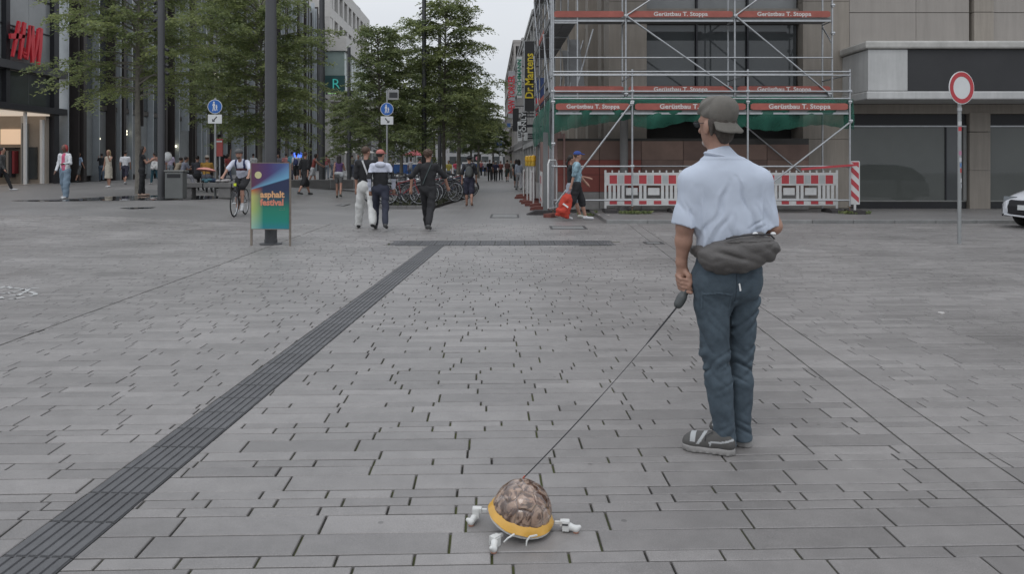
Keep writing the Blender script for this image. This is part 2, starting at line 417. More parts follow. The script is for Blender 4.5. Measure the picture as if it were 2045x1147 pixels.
def slab_geom(q, cx, cy, tilt=True):
    n = len(q); z = rr.uniform(-.0012, .0012) if tilt else 0; tx, ty = (rr.uniform(-.004, .004), rr.uniform(-.006, .006)) if tilt else (0, 0)
    V = []
    for k, (ins, zz) in enumerate(((0, -.02), (0, -.003), (.0035, 0))):
        for x, y in q:
            dx, dy = cx - x, cy - y; l = math.hypot(dx, dy) or 1
            sx = x + math.copysign(min(ins, abs(dx) * .4), dx); sy = y + math.copysign(min(ins, abs(dy) * .4), dy)
            V.append((sx, sy, gz(x, y) + zz + z + (x - cx) * tx + (y - cy) * ty))
    F = [tuple(range(2 * n, 3 * n))]
    for k in (0, 1):
        for i in range(n): F.append((k * n + i, k * n + (i + 1) % n, (k + 1) * n + (i + 1) % n, (k + 1) * n + i))
    return V, F
paving = bpy.data.objects.new('paving', None); link(paving); tag(paving, kind='structure')
def tint_attr(me, vals):
    a = me.attributes.new('tint', 'FLOAT', 'FACE'); a.data.foreach_set('value', vals)
def flush(name, V, F, T, m, parent, kind=None):
    me = bpy.data.meshes.new(name); me.from_pydata(V, [], F); me.materials.append(m); tint_attr(me, T)
    fixn(me); o = bpy.data.objects.new(name, me); link(o, parent)
    if kind: o['kind'] = kind
    return o
for cx, cy, q in polys[:300]:
    q2 = [(x - cx, y - cy) for x, y in q]; V, F = slab_geom(q, cx, cy)
    V = [(a - cx, b - cy, c) for a, b, c in V]; o = flush('paving_slab', V, F, [rr.random()] * len(F), TILE, paving); o.location = (cx, cy, 0)
AV = []; AF = []; AT = []
for cx, cy, q in polys[300:]:
    V, F = slab_geom(q, cx, cy); k = len(AV); t = rr.random(); AV += V; AF += [tuple(i + k for i in f) for f in F]; AT += [t] * len(F)
flush('further_paving_slabs', AV, AF, AT, TILE, paving, 'stuff')
# tactile guide strip and its cross bar: ribbed slabs
TACT = mat('tactile_stone', (.085, .085, .088), .5, 0, .22, 6, .3, 200, obj=.1)
def ribbed(w, l, n=6, mid=True):
    """slab with raised ribs along y"""
    m = MB(); m.box(-w / 2 + .002, w / 2 - .002, -l / 2 + .002, l / 2 - .002, -.02, -.0035)
    pitch = w / n
    for i in range(n):
        x = -w / 2 + pitch * (i + .5); a = pitch * .34
        m.add([(x - a - .003, -l / 2 + .004, -.0035), (x + a + .003, -l / 2 + .004, -.0035), (x + a + .003, l / 2 - .004, -.0035), (x - a - .003, l / 2 - .004, -.0035),
               (x - a, -l / 2 + .006, .0028), (x + a, -l / 2 + .006, .0028), (x + a, l / 2 - .006, .0028), (x - a, l / 2 - .006, .0028)],
              [(4, 5, 6, 7), (0, 1, 5, 4), (1, 2, 6, 5), (2, 3, 7, 6), (3, 0, 4, 7)])
    return m
strip = bpy.data.objects.new('tactile_strip', None); link(strip); tag(strip, kind='structure')
slab0 = ribbed(SW, .276).build('tactile_slab', TACT, strip)
p0 = LS1[0] - sdv * .83 + snv * SW / 2; rz = math.atan2(-sdv.x, sdv.y); nslab = 0; dcur = 0
while True:
    c = p0 + sdv * (dcur + .14)
    if c.y > 13.82: break
    o = slab0 if nslab == 0 else slab0.copy()
    if nslab: S.collection.objects.link(o)
    o.location = (c.x, c.y, rr.uniform(-.0008, .0008)); o.rotation_euler = (0, 0, rz); dcur += .28; nslab += 1
cslab = None
for j in range(3):
    for i in range(15):
        o = ribbed(.268, .265, 5).build('tactile_slab', TACT, strip) if cslab is None else cslab.copy()
        if cslab is not None: S.collection.objects.link(o)
        else: cslab = o
        o.location = (-2.08 + i * .272, 14.03 + j * .27 + .004 * i, 0)
# raised pavement in front of the right building
KY = 18.85
PH = .08
pv = MB(); pv.box(2.3, 60, KY + .16, 60, -.05, PH); tag(pv.build('pavement', FAR), kind='structure')
kb = bpy.data.objects.new('kerb', None); link(kb); tag(kb, kind='structure')
KM = mat('kerb_stone', (.2, .2, .195), .7, 0, .2, 5, .3, 80, obj=.12)
k0 = None
for i in range(14):
    if k0 is None: k0 = MB().box(-.496, .496, 0, .157, -.04, PH + .004).build('kerb_stone', KM, kb, bevel=.012); o = k0
    else: o = k0.copy(); S.collection.objects.link(o)
    o.location = (2.8 + i * 1., KY, 0)
# a wet patch by the bench, service covers
WATER = mat('puddle_water', (.035, .035, .036), .04, 0, .1, 2, spec=.6)
def patch(name, pts, dz, m):
    P = [G(*p) for p in pts]; me = bpy.data.meshes.new(name)
    # triangulated fan on fine strips so it follows the ground
    n = len(P); c = (sum(p[0] for p in P) / n, sum(p[1] for p in P) / n)
    V = []; F = []; K = 6
    for k in range(K + 1):
        t = k / K
        for x, y, _ in P: X = c[0] + (x - c[0]) * t; Y = c[1] + (y - c[1]) * t; V.append((X, Y, gz(X, Y) + dz))
    for k in range(K):
        for i in range(n): F.append((k * n + i, k * n + (i + 1) % n, (k + 1) * n + (i + 1) % n, (k + 1) * n + i))
    o = npmesh(name, V, F, m, None); fixn(o.data); return o
tag(patch('puddle', [(20, 401), (90, 399.5), (150, 397), (215, 393), (270, 391), (330, 390), (400, 391), (470, 392), (455, 396), (400, 398.5), (330, 400), (240, 400.5), (160, 401.5), (80, 402.5)], .004, WATER), kind='structure')
tag(patch('puddle', [(238, 416), (262, 414.6), (312, 414), (300, 416), (262, 417.5)], .004, WATER), kind='structure')
IRON = mat('cast_iron_cover', (.07, .07, .07), .55, .3, .2, 20)
for px0, px1, py0, py1, n_ in ((1100, 1167, 458, 452, 1), (978, 1036, 435, 428.5, 1), (1289, 1321, 487.5, 484, 1), (668, 700, 411, 408.5, 0)):
    a = G(px0, py0); b = G(px1, py1); cx, cy = (a[0] + b[0]) / 2, (a[1] + b[1]) / 2; w = abs(b[0] - a[0]) / 2; d = abs(b[1] - a[1]) / 2
    t = thing('access_cover', {1100: 'square framed service cover in the paving nearest the red bag', 978: 'long framed service cover at the start of the shopping street', 1289: 'small flat service cover left of the man in the blue shirt', 668: 'small service cover by the long joint line on the left'}[px0], 'manhole cover', (cx, cy, gz(cx, cy) + .003))
    m = MB(); e = .05
    for x0, x1, y0, y1 in ((-w, w, -d, -d + e), (-w, w, d - e, d), (-w, -w + e, -d + e, d - e), (w - e, w, -d + e, d - e)): m.box(x0, x1, y0, y1, -.01, .006)
    m.build('frame', IRON, t)
    MB().box(-w + e + .01, w - e - .01, -d + e + .01, d - e - .01, -.01, .003).build('lid', KM, t)
# worn white bicycle marking, far left
BM = mat('worn_road_paint', (.45, .45, .44), .7, 0, .35, 14)
mk = MB()
def stroke(pts, w):
    P = [G(*p) for p in pts]
    for a, b in zip(P[:-1], P[1:]):
        a = Vector(a[:2]); b = Vector(b[:2]); d = (b - a); l = d.length; d.normalize(); n = Vector((d.y, -d.x)) * w
        a -= d * w * .5; b += d * w * .5
        mk.add([(q.x, q.y, .0045) for q in (a - n, a + n, b + n, b - n)], [(0, 1, 2, 3)])
for s_ in ([(1, 576), (12, 572.5), (20, 572)], [(15, 574), (25, 576.5), (42, 577.5), (46, 580)], [(3, 587), (14, 587), (22, 585), (33, 583.5)], [(38, 580.5), (46, 580), (58, 577), (76, 576)],
           [(57, 578), (52, 583), (45, 586), (36, 591), (22, 591.5)], [(60, 584), (71, 586.5), (70, 590), (60, 592)], [(19, 598), (30, 597.5), (49, 594)], [(0, 594), (4, 597), (-6, 598)],
           [(-46, 590), (-40, 578), (-22, 576), (-8, 580), (-4, 588), (-14, 597), (-32, 598), (-46, 590)]): stroke(s_, .022)
tag(mk.build('bicycle_marking', BM), 'worn white painted bicycle symbol on the paving at far left', 'road marking')
# ================================================================ TREES
BARK = mat('bark', (.19, .175, .15), .9, 0, .3, 6, .6, 30)
def leaf_mat(name, col, t=.25):
    m = bpy.data.materials.new(name); m.use_nodes = True; nt = m.node_tree; b = nt.nodes['Principled BSDF']; n = nt.nodes.new; l = nt.links.new
    geo = n('ShaderNodeNewGeometry'); z = n('ShaderNodeTexNoise'); z.inputs['Scale'].default_value = 1.1; z.inputs['Detail'].default_value = 5; l(geo.outputs['Position'], z.inputs['Vector'])
    r = n('ShaderNodeValToRGB'); r.color_ramp.elements[0].position = .3; r.color_ramp.elements[1].position = .72
    r.color_ramp.elements[0].color = (col[0] * .62, col[1] * .68, col[2] * .75, 1); r.color_ramp.elements[1].color = (col[0] * 1.5, col[1] * 1.35, col[2] * 1.2, 1)
    z2 = n('ShaderNodeTexNoise'); z2.inputs['Scale'].default_value = 9; z2.inputs['Detail'].default_value = 2; l(geo.outputs['Position'], z2.inputs['Vector']); zm = n('ShaderNodeMix'); zm.inputs[0].default_value = .5; l(z.outputs[0], zm.inputs[2]); l(z2.outputs[0], zm.inputs[3]); r.color_ramp.elements[0].position = .36; r.color_ramp.elements[1].position = .64
    l(zm.outputs[0], r.inputs[0]); l(r.outputs[0], b.inputs['Base Color']); b.inputs['Roughness'].default_value = .6
    tr = n('ShaderNodeBsdfTranslucent'); l(r.outputs[0], tr.inputs[0]); mx = n('ShaderNodeMixShader'); mx.inputs[0].default_value = t
    o = nt.nodes['Material Output']; l(b.outputs[0], mx.inputs[1]); l(tr.outputs[0], mx.inputs[2]); l(mx.outputs[0], o.inputs[0]); return m
LEAF_A = leaf_mat('feathery_foliage', (.215, .265, .115), .5); LEAF_B = leaf_mat('dark_foliage', (.20, .25, .115), .5)
def tree(loc, label, H, base, rad, seed, nb=70, twig=7, dense=1., leafm=None, tr=.12, lean=(0, 0), leaf=.11, prof=None, group='street trees'):
    rg = np.random.default_rng(seed); t = thing('street_tree', label, 'tree', loc, 0, group)
    prof = prof or (lambda h: (math.sin(math.pi * min(1, (h * .86 + .14))) ** .7) * (1 - .35 * h))
    trunk = MB(); pts = []; rs = []
    for i in range(9):
        h = i / 8; pts.append((lean[0] * h * h + .05 * math.sin(h * 5 + seed), lean[1] * h * h + .04 * math.cos(h * 4), H * .93 * h)); rs.append(tr * (1.25 if i == 0 else 1) * (1 - .85 * h))
    trunk.tube(pts, rs, 10); P = np.array(pts)
    A = []; LN = []; BR = MB()
    leaves = []
    for b in range(nb):
        hf = (b + rg.random()) / nb; z = base + (H - base) * hf ** .95 * .98; rmax = rad * prof(hf) * rg.uniform(.5, 1.15)
        az = b * 2.4 + rg.uniform(-.5, .5); o = np.array([np.interp(z, P[:, 2], P[:, 0]), np.interp(z, P[:, 2], P[:, 1]), min(z, H * .93)])
        up = rg.uniform(.0, .65) + .5 * hf; d = np.array([math.cos(az), math.sin(az), 0]); K = 7
        bp = []
        for k in range(K):
            s_ = k / (K - 1); q = o + d * rmax * s_; q[2] += rmax * (up * s_ - .42 * s_ * s_) ; q[:2] += rg.normal(0, .035 * rmax, 2) * s_; bp.append(q)
        BR.tube([tuple(q) for q in bp], [max(.006, tr * .28 * (1 - .9 * k / (K - 1))) for k in range(K)], 4, cap=False)
        bp = np.array(bp); nt_ = max(3, int(twig * rmax * 1.25 * dense))
        for w in range(nt_):
            s_ = .22 + .78 * (w + rg.random()) / nt_; f = s_ * (K - 1); i = min(int(f), K - 2); q = bp[i] + (bp[i + 1] - bp[i]) * (f - i)
            sgn = 1 if w % 2 else -1; a2 = az + sgn * rg.uniform(.35, 1.15); tl = rg.uniform(.35, .8) * (1.15 - .4 * s_) * min(1.2, rad / 3)
            td = np.array([math.cos(a2), math.sin(a2), rg.uniform(-.35, .5)]); nl = int(9 + 8 * tl)
            ss = (np.arange(nl) + .5) / nl; C = q + td * (ss * tl)[:, None]; C[:, 2] -= .45 * tl * ss ** 2
            C = C + rg.normal(0, .022, C.shape)
            sd_ = np.array([-td[1], td[0], 0]); sgns = np.where(np.arange(nl) % 2, 1, -1)[:, None]
            ld = sd_ * sgns * rg.uniform(.6, 1.1, (nl, 1)) + td * .55 + np.stack([np.zeros(nl), np.zeros(nl), rg.uniform(-.9, .4, nl)], 1)
            ld /= np.linalg.norm(ld, axis=1)[:, None]
            wd = np.cross(ld, np.array([0, 0, 1.]) + rg.normal(0, .45, (nl, 3))); wd /= np.linalg.norm(wd, axis=1)[:, None] + 1e-6
            ll = leaf * rg.uniform(.7, 1.4, (nl, 1)); ww = ll * .24
            leaves.append(np.stack([C, C + ld * ll * .5 + wd * ww, C + ld * ll, C + ld * ll * .5 - wd * ww], 1))
    Lv = np.concatenate(leaves).reshape(-1, 3); n = len(Lv) // 4
    o = trunk.build('trunk', BARK, t, smooth=True); BR.build('branches', BARK, o, smooth=True)
    c = npmesh('crown', Lv, np.arange(n * 4).reshape(-1, 4), leafm or LEAF_A, t, False)
    return t
def Tloc(px, D): x = px2x(px, D); return (x, D, gz(x, D))
layer = lambda h: (.55 + .45 * math.sin(math.pi * min(1, h * 1.15))) * (1.0 if h < .75 else max(.15, 1 - (h - .75) * 3.2))
tree(Tloc(277, 28), 'feathery layered tree left of the wide grey lamp post, in front of the clothing shop', 9.6, 3.5, 3.05, 3, 92, 9, 1.1, prof=lambda h: .92 + .1 * math.sin(h * 5), tr=.13, leaf=.115)
tree(Tloc(520, 33), 'dense feathery tree behind the festival poster and grey lamp post', 8.3, 2.1, 2.75, 11, 105, 9, 1.25, prof=lambda h: .75 + .35 * math.sin(math.pi * h), tr=.12, leaf=.125)
tree(Tloc(432, 46), 'feathery tree in front of the finned facade behind the cyclist', 11, 3, 3.0, 17, 80, 8, 1., tr=.12, leaf=.15)
tree(Tloc(572, 52), 'narrow tree between the poster and the tall dark lamp post', 9.6, 2.9, 2.2, 21, 70, 8, 1., tr=.12, leaf=.15)
tree(Tloc(757, 37), 'dark spreading tree above the two men walking arm in arm', 8.1, 1.9, 2.5, 31, 105, 8, 1.1, LEAF_B, tr=.11, leaf=.14, prof=lambda h: max(.12, 1.05 - .8 * h ** 1.5))
tree(Tloc(888, 39), 'tallest tree of the street row, its slim pale trunk rising behind the parked bicycles', 9.9, 2.9, 3.5, 41, 125, 8, 1.15, tr=.11, leaf=.135, prof=lambda h: max(.16, (1.0 - .72 * h ** 2.2) * (.85 + .15 * math.sin(h * 11))))
tree(Tloc(800, 50), 'tree behind and between the two big street trees', 10, 2.6, 2.9, 51, 90, 8, .95, LEAF_B, tr=.12, leaf=.15, prof=lambda h: max(.1, 1 - .7 * h * h))
tree(Tloc(917, 58), 'dark trunked tree right behind the tallest street tree', 9.5, 3, 2.7, 61, 80, 7, .9, LEAF_B, tr=.18, leaf=.17)
tree(Tloc(700, 62), 'tree in front of the arcade pillars of the white building', 7.2, 2.0, 2.7, 71, 80, 7, .9, LEAF_B, tr=.14, leaf=.18)
tree(Tloc(955, 75), 'distant tree on the right end of the tree row', 9.0, 3, 3.0, 81, 80, 7, .8, LEAF_B, tr=.15, leaf=.22)
tree(Tloc(868, 78), 'distant tree in the middle of the street', 12, 3, 4.0, 91, 90, 7, .8, LEAF_B, tr=.15, leaf=.22)
tree(Tloc(940, 105), 'small far tree at the end of the street over the market stalls', 10, 3, 4.3, 101, 80, 7, .8, LEAF_B, tr=.18, leaf=.3)
tree(Tloc(985, 128), 'farthest tree of the street beside the right hand facades', 9, 3, 3.6, 111, 60, 6, .7, LEAF_B, tr=.18, leaf=.33)
# ================================================================ LAMP POLES
def lamp_pole(px, D, r, H, label, spots=(), dx=0):
    x = px2x(px, D); t = thing('lamp_post', label, 'lamp post', (x, D, gz(x, D)), 0)
    MB().tube([(0, 0, 0), (0, 0, H * .62)], [r * 1.03, r], 20, cap=False).tube([(0, 0, H * .62), (0, 0, H)], [r * .93, r * .9], 20).build('pole', POLE, t, smooth=True)
    MB().lathe([(r * 1.9, 0), (r * 1.9, .018), (r * 1.1, .03), (r * 1.1, .09), (r * .9, .1)], n=24).build('base_flange', POLE, t, smooth=True)
    sp = None
    for i, (z, s) in enumerate(spots):
        if sp is None:
            sp = MB().box(-.03, .03, -.012, .012, -.02, .02).tube([(.03, 0, -.02), (.11, -.01, -.06)], .05, 10).build('spotlight', BLACK, t, smooth=True); o = sp
        else: o = sp.copy(); S.collection.objects.link(o)
        o.location = (s * (r + .02), 0, z); o.rotation_euler = (0, 0, 0 if s > 0 else math.pi)
    return t
lamp_pole(541, 14.07, .105, 6.6, 'wide plain grey lamp post standing behind the festival poster')
sp1 = [(5.4 + .28 * i, -1) for i in range(4)] + [(4.0 + .25 * i, 1) for i in range(4)] + [(7.2 + .25 * i, 1) for i in range(3)]
lamp_pole(322, 24.6, .105, 11, 'grey lamp post with black spotlights beside the litter bin', sp1)
lamp_pole(643, 40, .15, 13.5, 'dark lamp post in front of the white corner building', [(4.2 + .3 * i, 1) for i in range(4)] + [(6.4 + .3 * i, 1) for i in range(4)])
lamp_pole(697, 50, .12, 8.6, 'slender dark lamp post left of the two men walking together', [(4.9 + .3 * i, 1) for i in range(4)])
lamp_pole(847, 38, .115, 9.55, 'tallest dark lamp post between the two big street trees', [(6.0 + .3 * i, 1) for i in range(4)] + [(8.2 + .3 * i, -1) for i in range(4)])
lamp_pole(878, 46, .11, 9.3, 'dark lamp post just right of the tallest one, behind the bicycles', [(6.9 + .3 * i, -1) for i in range(4)] + [(3.9 + .3 * i, 1) for i in range(3)])
# ================================================================ BUILDINGS, LEFT
GLASS = mat('dark_glass', (.06, .066, .068), .05, 0, .15, .6, spec=.7)
GLASS2 = mat('grey_glass', (.24, .25, .25), .2, 0, .2, .5, spec=.6)
FIN_D = mat('dark_brown_fin', (.045, .038, .036), .5, .2, .2, 1)
FIN_L = mat('pale_metal_fin', (.42, .45, .47), .35, .3, .15, 1)
CONC = mat('pale_stone', (.50, .485, .46), .75, 0, .1, 1.5, .15, 30)
BEIGE = mat('beige_shop_wall', (.36, .31, .26), .8, 0, .15, 1)
WARM = mat('lit_beige_panel', (.5, .36, .25), .6, 0, .05, 1, emit=(1, .72, .5), estr=.55)
BULB = mat('warm_bulb', (.9, .85, .6), .4, 0, 0, emit=(1, .93, .7), estr=2.2)
RED = mat('sign_red', (.62, .035, .05), .4, 0, .08, 3)
FX = lambda D: -24.9 - .03 * (D - 41)      # street line of the left fronts
gl = .36
# clothing shop portal, D 30..42
root = thing('clothing_shop', 'dark steel and glass clothing shop portal with red lettering at the left edge', 'shop', (FX(36), 36, gl))
def bx(name, x0, x1, y0, y1, z0, z1, m, parent=root, bevel=0):
    return MB().box(x0, x1, y0 - 36, y1 - 36, z0, z1).build(name, m, parent, bevel=bevel)
for i, (y, w) in enumerate(((30.2, .25), (33.9, .3), (37.6, .3), (41.55, .45))):
    bx('post', -.2, .25, y, y + w, 0 if i in (0, 3) else 4.06, 14, DARKMETAL)
bx('beam', -.3, .35, 30.0, 42.6, 3.72, 4.05, DARKMETAL)
bx('beam', -.3, .4, 29.8, 42.6, 5.72, 6.12, mat('grey_beam', (.06, .06, .065), .5, .2, .1))
for y0, y1 in ((30.5, 33.88), (34.22, 35.8), (35.84, 37.58), (37.92, 39.7), (39.74, 41.53)):
    for z0, z1 in ((4.07, 5.7), (6.14, 7.9), (7.95, 9.6), (9.65, 11.5), (11.55, 14)):
        bx('glass_pane', -.02, .02, y0, y1, z0, z1, GLASS2 if z0 > 6 else GLASS)
for z in (7.9, 9.6, 11.5): bx('mullion', -.04, .07, 30.5, 41.5, z, z + .045, DARKMETAL)
# interior seen through the open entrance
bx('back_wall', -6, -5.8, 30, 42, 0, 3.7, BEIGE); bx('ceiling', -6, 0, 30, 42, 3.62, 3.7, mat('glowing_shop_ceiling', (.5, .45, .4), .8, 0, .1, emit=(1, .85, .7), estr=.5))  # ceiling surface glows, added to brighten the dark shop interior
bx('floor', -6, .2, 30, 42, 0, .02, mat('shop_floor', (.3, .27, .24), .5)); bx('side_wall', -6, 0, 41.2, 41.5, 0, 3.6, BEIGE)
bx('lit_panel', -2.35, -1.3, 41.12, 41.19, 2.1, 2.9, WARM); bx('pillar', -1.2, -.95, 41.0, 41.19, .02, 3.6, CONC)
bx('mirror', -.86, -.42, 41.1, 41.19, .25, 1.95, GLASS); bx('white_jamb', -.2, -.06, 41.0, 41.19, .02, 3.4, WHITE); bx('display_shelf', -2.35, -1.35, 40.8, 41.19, 1.86, 1.92, DARKMETAL)
for k in range(6): bx('garment', -2.3 + k * .16, -2.18 + k * .16, 40.75, 41.1, .35 + .2 * (k % 2), 1.75, mat('garment_%d' % (k % 4), [(.05, .05, .06), (.25, .04, .05), (.12, .14, .12), (.32, .3, .28)][k % 4], .9))
bx('door_frame', .0, .12, 39.3, 39.42, .02, 3.7, WHITE); bx('door_leaf', -.9, -.86, 40.6, 41.15, .02, 3.2, GLASS2)
for i in range(5): bx('clothes_rail', -3.4 + .3 * (i % 2), -2.9 + .3 * (i % 2), 34.6 + i * 1.05, 35.3 + i * 1.05, .4, 1.6, mat('garments_%d' % i, [(.05, .05, .06), (.25, .03, .04), (.08, .12, .1), (.3, .28, .25), (.04, .05, .09)][i], .9))
b0 = None
for z, y in ((6.55, 38.6), (6.5, 40.2), (5.5, 40.1), (5.2, 40.4), (4.9, 40.0), (4.6, 40.3), (5.25, 41.0), (4.4, 40.2), (3.3, 37.0), (3.3, 37.8)):
    if b0 is None: b0 = MB().lathe([(0, -.05), (.04, -.03), (.05, 0), (.04, .03), (0, .05)], n=8).build('bulb', BULB, root, smooth=True); o = b0
    else: o = b0.copy(); S.collection.objects.link(o)
    o.location = (-.6 if z > 4 else -1.5, y - 36, z)
# the red brush-like sign
sg = thing('shop_sign', 'big red brush stroke letters H&M on the glass above the shop entrance', 'sign', (FX(39) + .55, 38.95, 7.5))
def brush(name, strokes):
    m = MB()
    for (y0, z0, y1, z1, w) in strokes:
        d = Vector((y1 - y0, z1 - z0)).normalized(); n = Vector((-d.y, d.x)) * w
        m.prism([(y0 - n.x, z0 - n.y), (y0 + n.x, z0 + n.y), ((y0 + y1) / 2 + n.x * 1.25, (z0 + z1) / 2 + n.y * 1.25), (y1 + n.x * .6, z1 + n.y * .6), (y1 - n.x * .6, z1 - n.y * .6), ((y0 + y1) / 2 - n.x, (z0 + z1) / 2 - n.y)], -.06, .06, 'x')
    return m.build(name, RED, sg)
brush('letter_h', [(-.71, .95, -1.22, -.85, .085), (-.3, .97, -.68, -.9, .1), (-1.4, .12, -.3, .28, .12)])
brush('ampersand', [(-.38, -.28, -.28, -.4, .03), (-.28, -.4, -.44, -.62, .03), (-.44, -.62, -.34, -.8, .03), (-.34, -.8, -.18, -.5, .03), (-.38, -.28, -.15, -.85, .032)])
brush('letter_m', [(.2, .9, -.1, -.85, .085), (.3, .92, .34, -.95, .13), (.88, .85, .46, -.8, .08), (1.05, .92, .82, -1.1, .12)])
MB().box(-.5, -.3, -1.1, 1.1, -.5, -.42).box(-.5, -.3, -1.1, 1.1, .5, .58).build('bracket', DARKMETAL, sg)
# finned facade, D 42.6..109
fr = thing('office_building', 'long dark glass building with vertical brown and silver fins behind the left trees', 'building', (FX(75), 75, gl))
def fb(x0, x1, y0, y1, z0, z1): return MB().box(x0, x1, -.001, .001, z0, z1)
def at(y): return -.03 * (y - 75)
MBk = MB()
MBk.add([(at(42.6) - 8, -32.4, 0), (at(42.6) - .25, -32.4, 0), (at(109) - .25, 34, 0), (at(109) - 8, 34, 0), (at(42.6) - 8, -32.4, 22), (at(42.6) - .25, -32.4, 22), (at(109) - .25, 34, 22), (at(109) - 8, 34, 22)],
        [(0, 3, 2, 1), (4, 5, 6, 7), (0, 1, 5, 4), (1, 2, 6, 5), (2, 3, 7, 6), (3, 0, 4, 7)])
MBk.build('wall', FIN_D, fr)
y = 42.8; i = 0; fd = fl = None; rg2 = random.Random(3)
while y < 108.5:
    st = rg2.choice((1.1, 1.35, 1.6)); x = at(y)
    d = rg2.choice((.2, .3, .5)); light = i % 3 != 1
    MB().box(-.2, d, -.05, .05, 3.6 if i % 5 == 2 else .02, 22.6 - (i % 4) * .5).build('fin', FIN_L if light else FIN_D, fr, loc=(x, y - 75, 0))
    if i % 4 == 1: MB().box(-.2, d * 1.2, -.16, .16, .02, 22.4).build('fin', FIN_D, fr, loc=(x, y - 75 + .45, 0))
    for z0, z1 in ((.35, 4.3), (4.7, 8.6), (9.0, 12.9), (13.3, 17.2), (17.6, 21.4)):
        MB().box(-.2, -.12 + rg2.uniform(-.02, .02), .08, st - .08, z0, z1).build('glass_pane', rg2.choice((GLASS, GLASS2, GLASS2)), fr, loc=(x, y - 75, 0))
    y += st; i += 1
for k, (px, py, D) in enumerate(((140, 277, 47), (180, 262, 50.5), (182, 268, 50.5), (246, 290, 58), (251, 296, 58), (253, 292, 58.5), (262, 150, 60), (283, 132, 64), (302, 148, 67), (305, 152, 67.5), (350, 160, 75), (178, 255, 50))):
    MB().lathe([(0, -.09), (.09, -.05), (.1, 0), (.09, .05), (0, .09)], n=8).build('interior_lamp', BULB, fr, smooth=True, loc=(at(D) + .06, D - 75, pz(py, D) - gl))
for z in (4.35, 8.65, 12.95, 17.25):
    MB().add([(at(42.8) - .22, -32.2, z), (at(42.8) - .02, -32.2, z), (at(108.8) - .02, 33.8, z), (at(108.8) - .22, 33.8, z), (at(42.8) - .22, -32.2, z + .3), (at(42.8) - .02, -32.2, z + .3), (at(108.8) - .02, 33.8, z + .3), (at(108.8) - .22, 33.8, z + .3)], [(0, 3, 2, 1), (4, 5, 6, 7), (0, 1, 5, 4), (1, 2, 6, 5), (2, 3, 7, 6), (3, 0, 4, 7)]).build('spandrel', mat('bronze_spandrel', (.11, .10, .09), .5, .2), fr)
# white corner building D 110..146
X1 = -25.7
wb = thing('corner_building', 'white stone corner building with glazed bands and arcade pillars beyond the dark finned facade', 'building', (X1, 110, .3))
def wbx(name, x0, x1, y0, y1, z0, z1, m, bevel=0): return MB().box(x0, x1, y0, y1, z0, z1).build(name, m, wb)
def sx(y): return -.03 * y            # side face drifts with the street
wbx('core', -13, -2.6, 1.5, 35, 0, 30, mat('recessed_core', (.09, .09, .09), .7))
for z0, z1 in ((9.9, 11.2), (17.1, 19.2), (21.9, 23.3), (26.2, 28.0)):
    e = 2.2 if z0 < 20 else 0; MB().prism([(-13, 0), (e, 0), (sx(36) + e, 36), (-13, 36)], z0, z1).build('stone_band', CONC, wb)
for z0, z1 in ((11.25, 13.6),): MB().prism([(-12.9, .25), (2.0, .25), (sx(20) + 2.0, 20), (-12.9, 20)], z0, z1).build('teal_window', mat('teal_glass', (.05, .10, .10), .15, 0, .2, .4, spec=.6), wb)
MB().prism([(-12.9, .3), (1.9, .3), (sx(20) + 1.9, 20), (-12.9, 20)], 13.6, 17.08).build('window_band', mat('green_glass', (.25, .31, .29), .25, 0, .2, .3, spec=.6), wb)
for yy in range(1, 10): MB().box(-.06, .06, -.06, .06, 13.62, 17.06).build('mullion', CONC, wb, loc=(sx(yy * 2) + 1.9, yy * 2, 0))
for z0, z1 in ((19.22, 21.88), (23.32, 26.18)):
    wbx('window', -7.4, -3.2, .35, .6, z0, z1, GLASS2); wbx('stone_pier', -3.15, -.1, .02, 1.4, z0, z1, CONC); wbx('stone_pier', -13, -7.45, .02, 1.4, z0, z1, CONC)
    for k in range(9):
        yy = 1.6 + k * 3.8; wbx('stone_pier', sx(yy) - 1.2, sx(yy) - .02, yy, yy + 1.1, z0, z1, CONC)
        wbx('window', sx(yy) - .9, sx(yy) - .7, yy + 1.15, yy + 3.75, z0, z1, GLASS)
for k in range(7):
    yy = .1 + k * 5.2; wbx('arcade_pillar', sx(yy) - 1.35, sx(yy) - .02, yy, yy + 1.1, 0, 9.88, CONC)
    wbx('shop_window', sx(yy) - 2.5, sx(yy) - 2.4, yy + 1.2, yy + 5.1, .2, 9, GLASS)
wbx('arcade_pillar', -6.2, -4.2, .1, 1.2, 0, 9.88, mat('grey_pillar', (.2, .19, .18), .7))
wbx('lamp', -1.9, -1.6, 1.3, 1.5, 9.4, 9.7, BULB)
TEAL = mat('teal_neon', (.05, .35, .32), .4, 0, 0, emit=(.1, .8, .7), estr=.22)
rs_ = thing('neon_letter', 'teal outlined letter R glowing in the upper window of the white corner building', 'sign', (X1 + .75, 110.0, 12.6))
text('R', 2.1, TEAL, rs_, (0, 0, 0), (R(90), 0, 0), .03, -.02)
MB().box(-2.4, 1.1, -.02, .02, -1.32, -1.22).build('light_strip', mat('green_strip', (.3, .6, .2), .4, 0, 0, emit=(.5, 1, .35), estr=.35), rs_)
for z in (3.0,):
    o = thing('office_building', 'grey building far down the left side of the street beyond the trees', 'building', (-26.8, 148, 0)); MB().box(-10, 0, 0, 70, 0, 17).build('wall', mat('far_grey_wall', (.3, .3, .3), .8), o)
    for k in range(9):
        for q in range(4): MB().box(-.1, .04, 2 + k * 7.6, 7 + k * 7.6, 1.5 + q * 4, 4 + q * 4).build('window', GLASS, o)
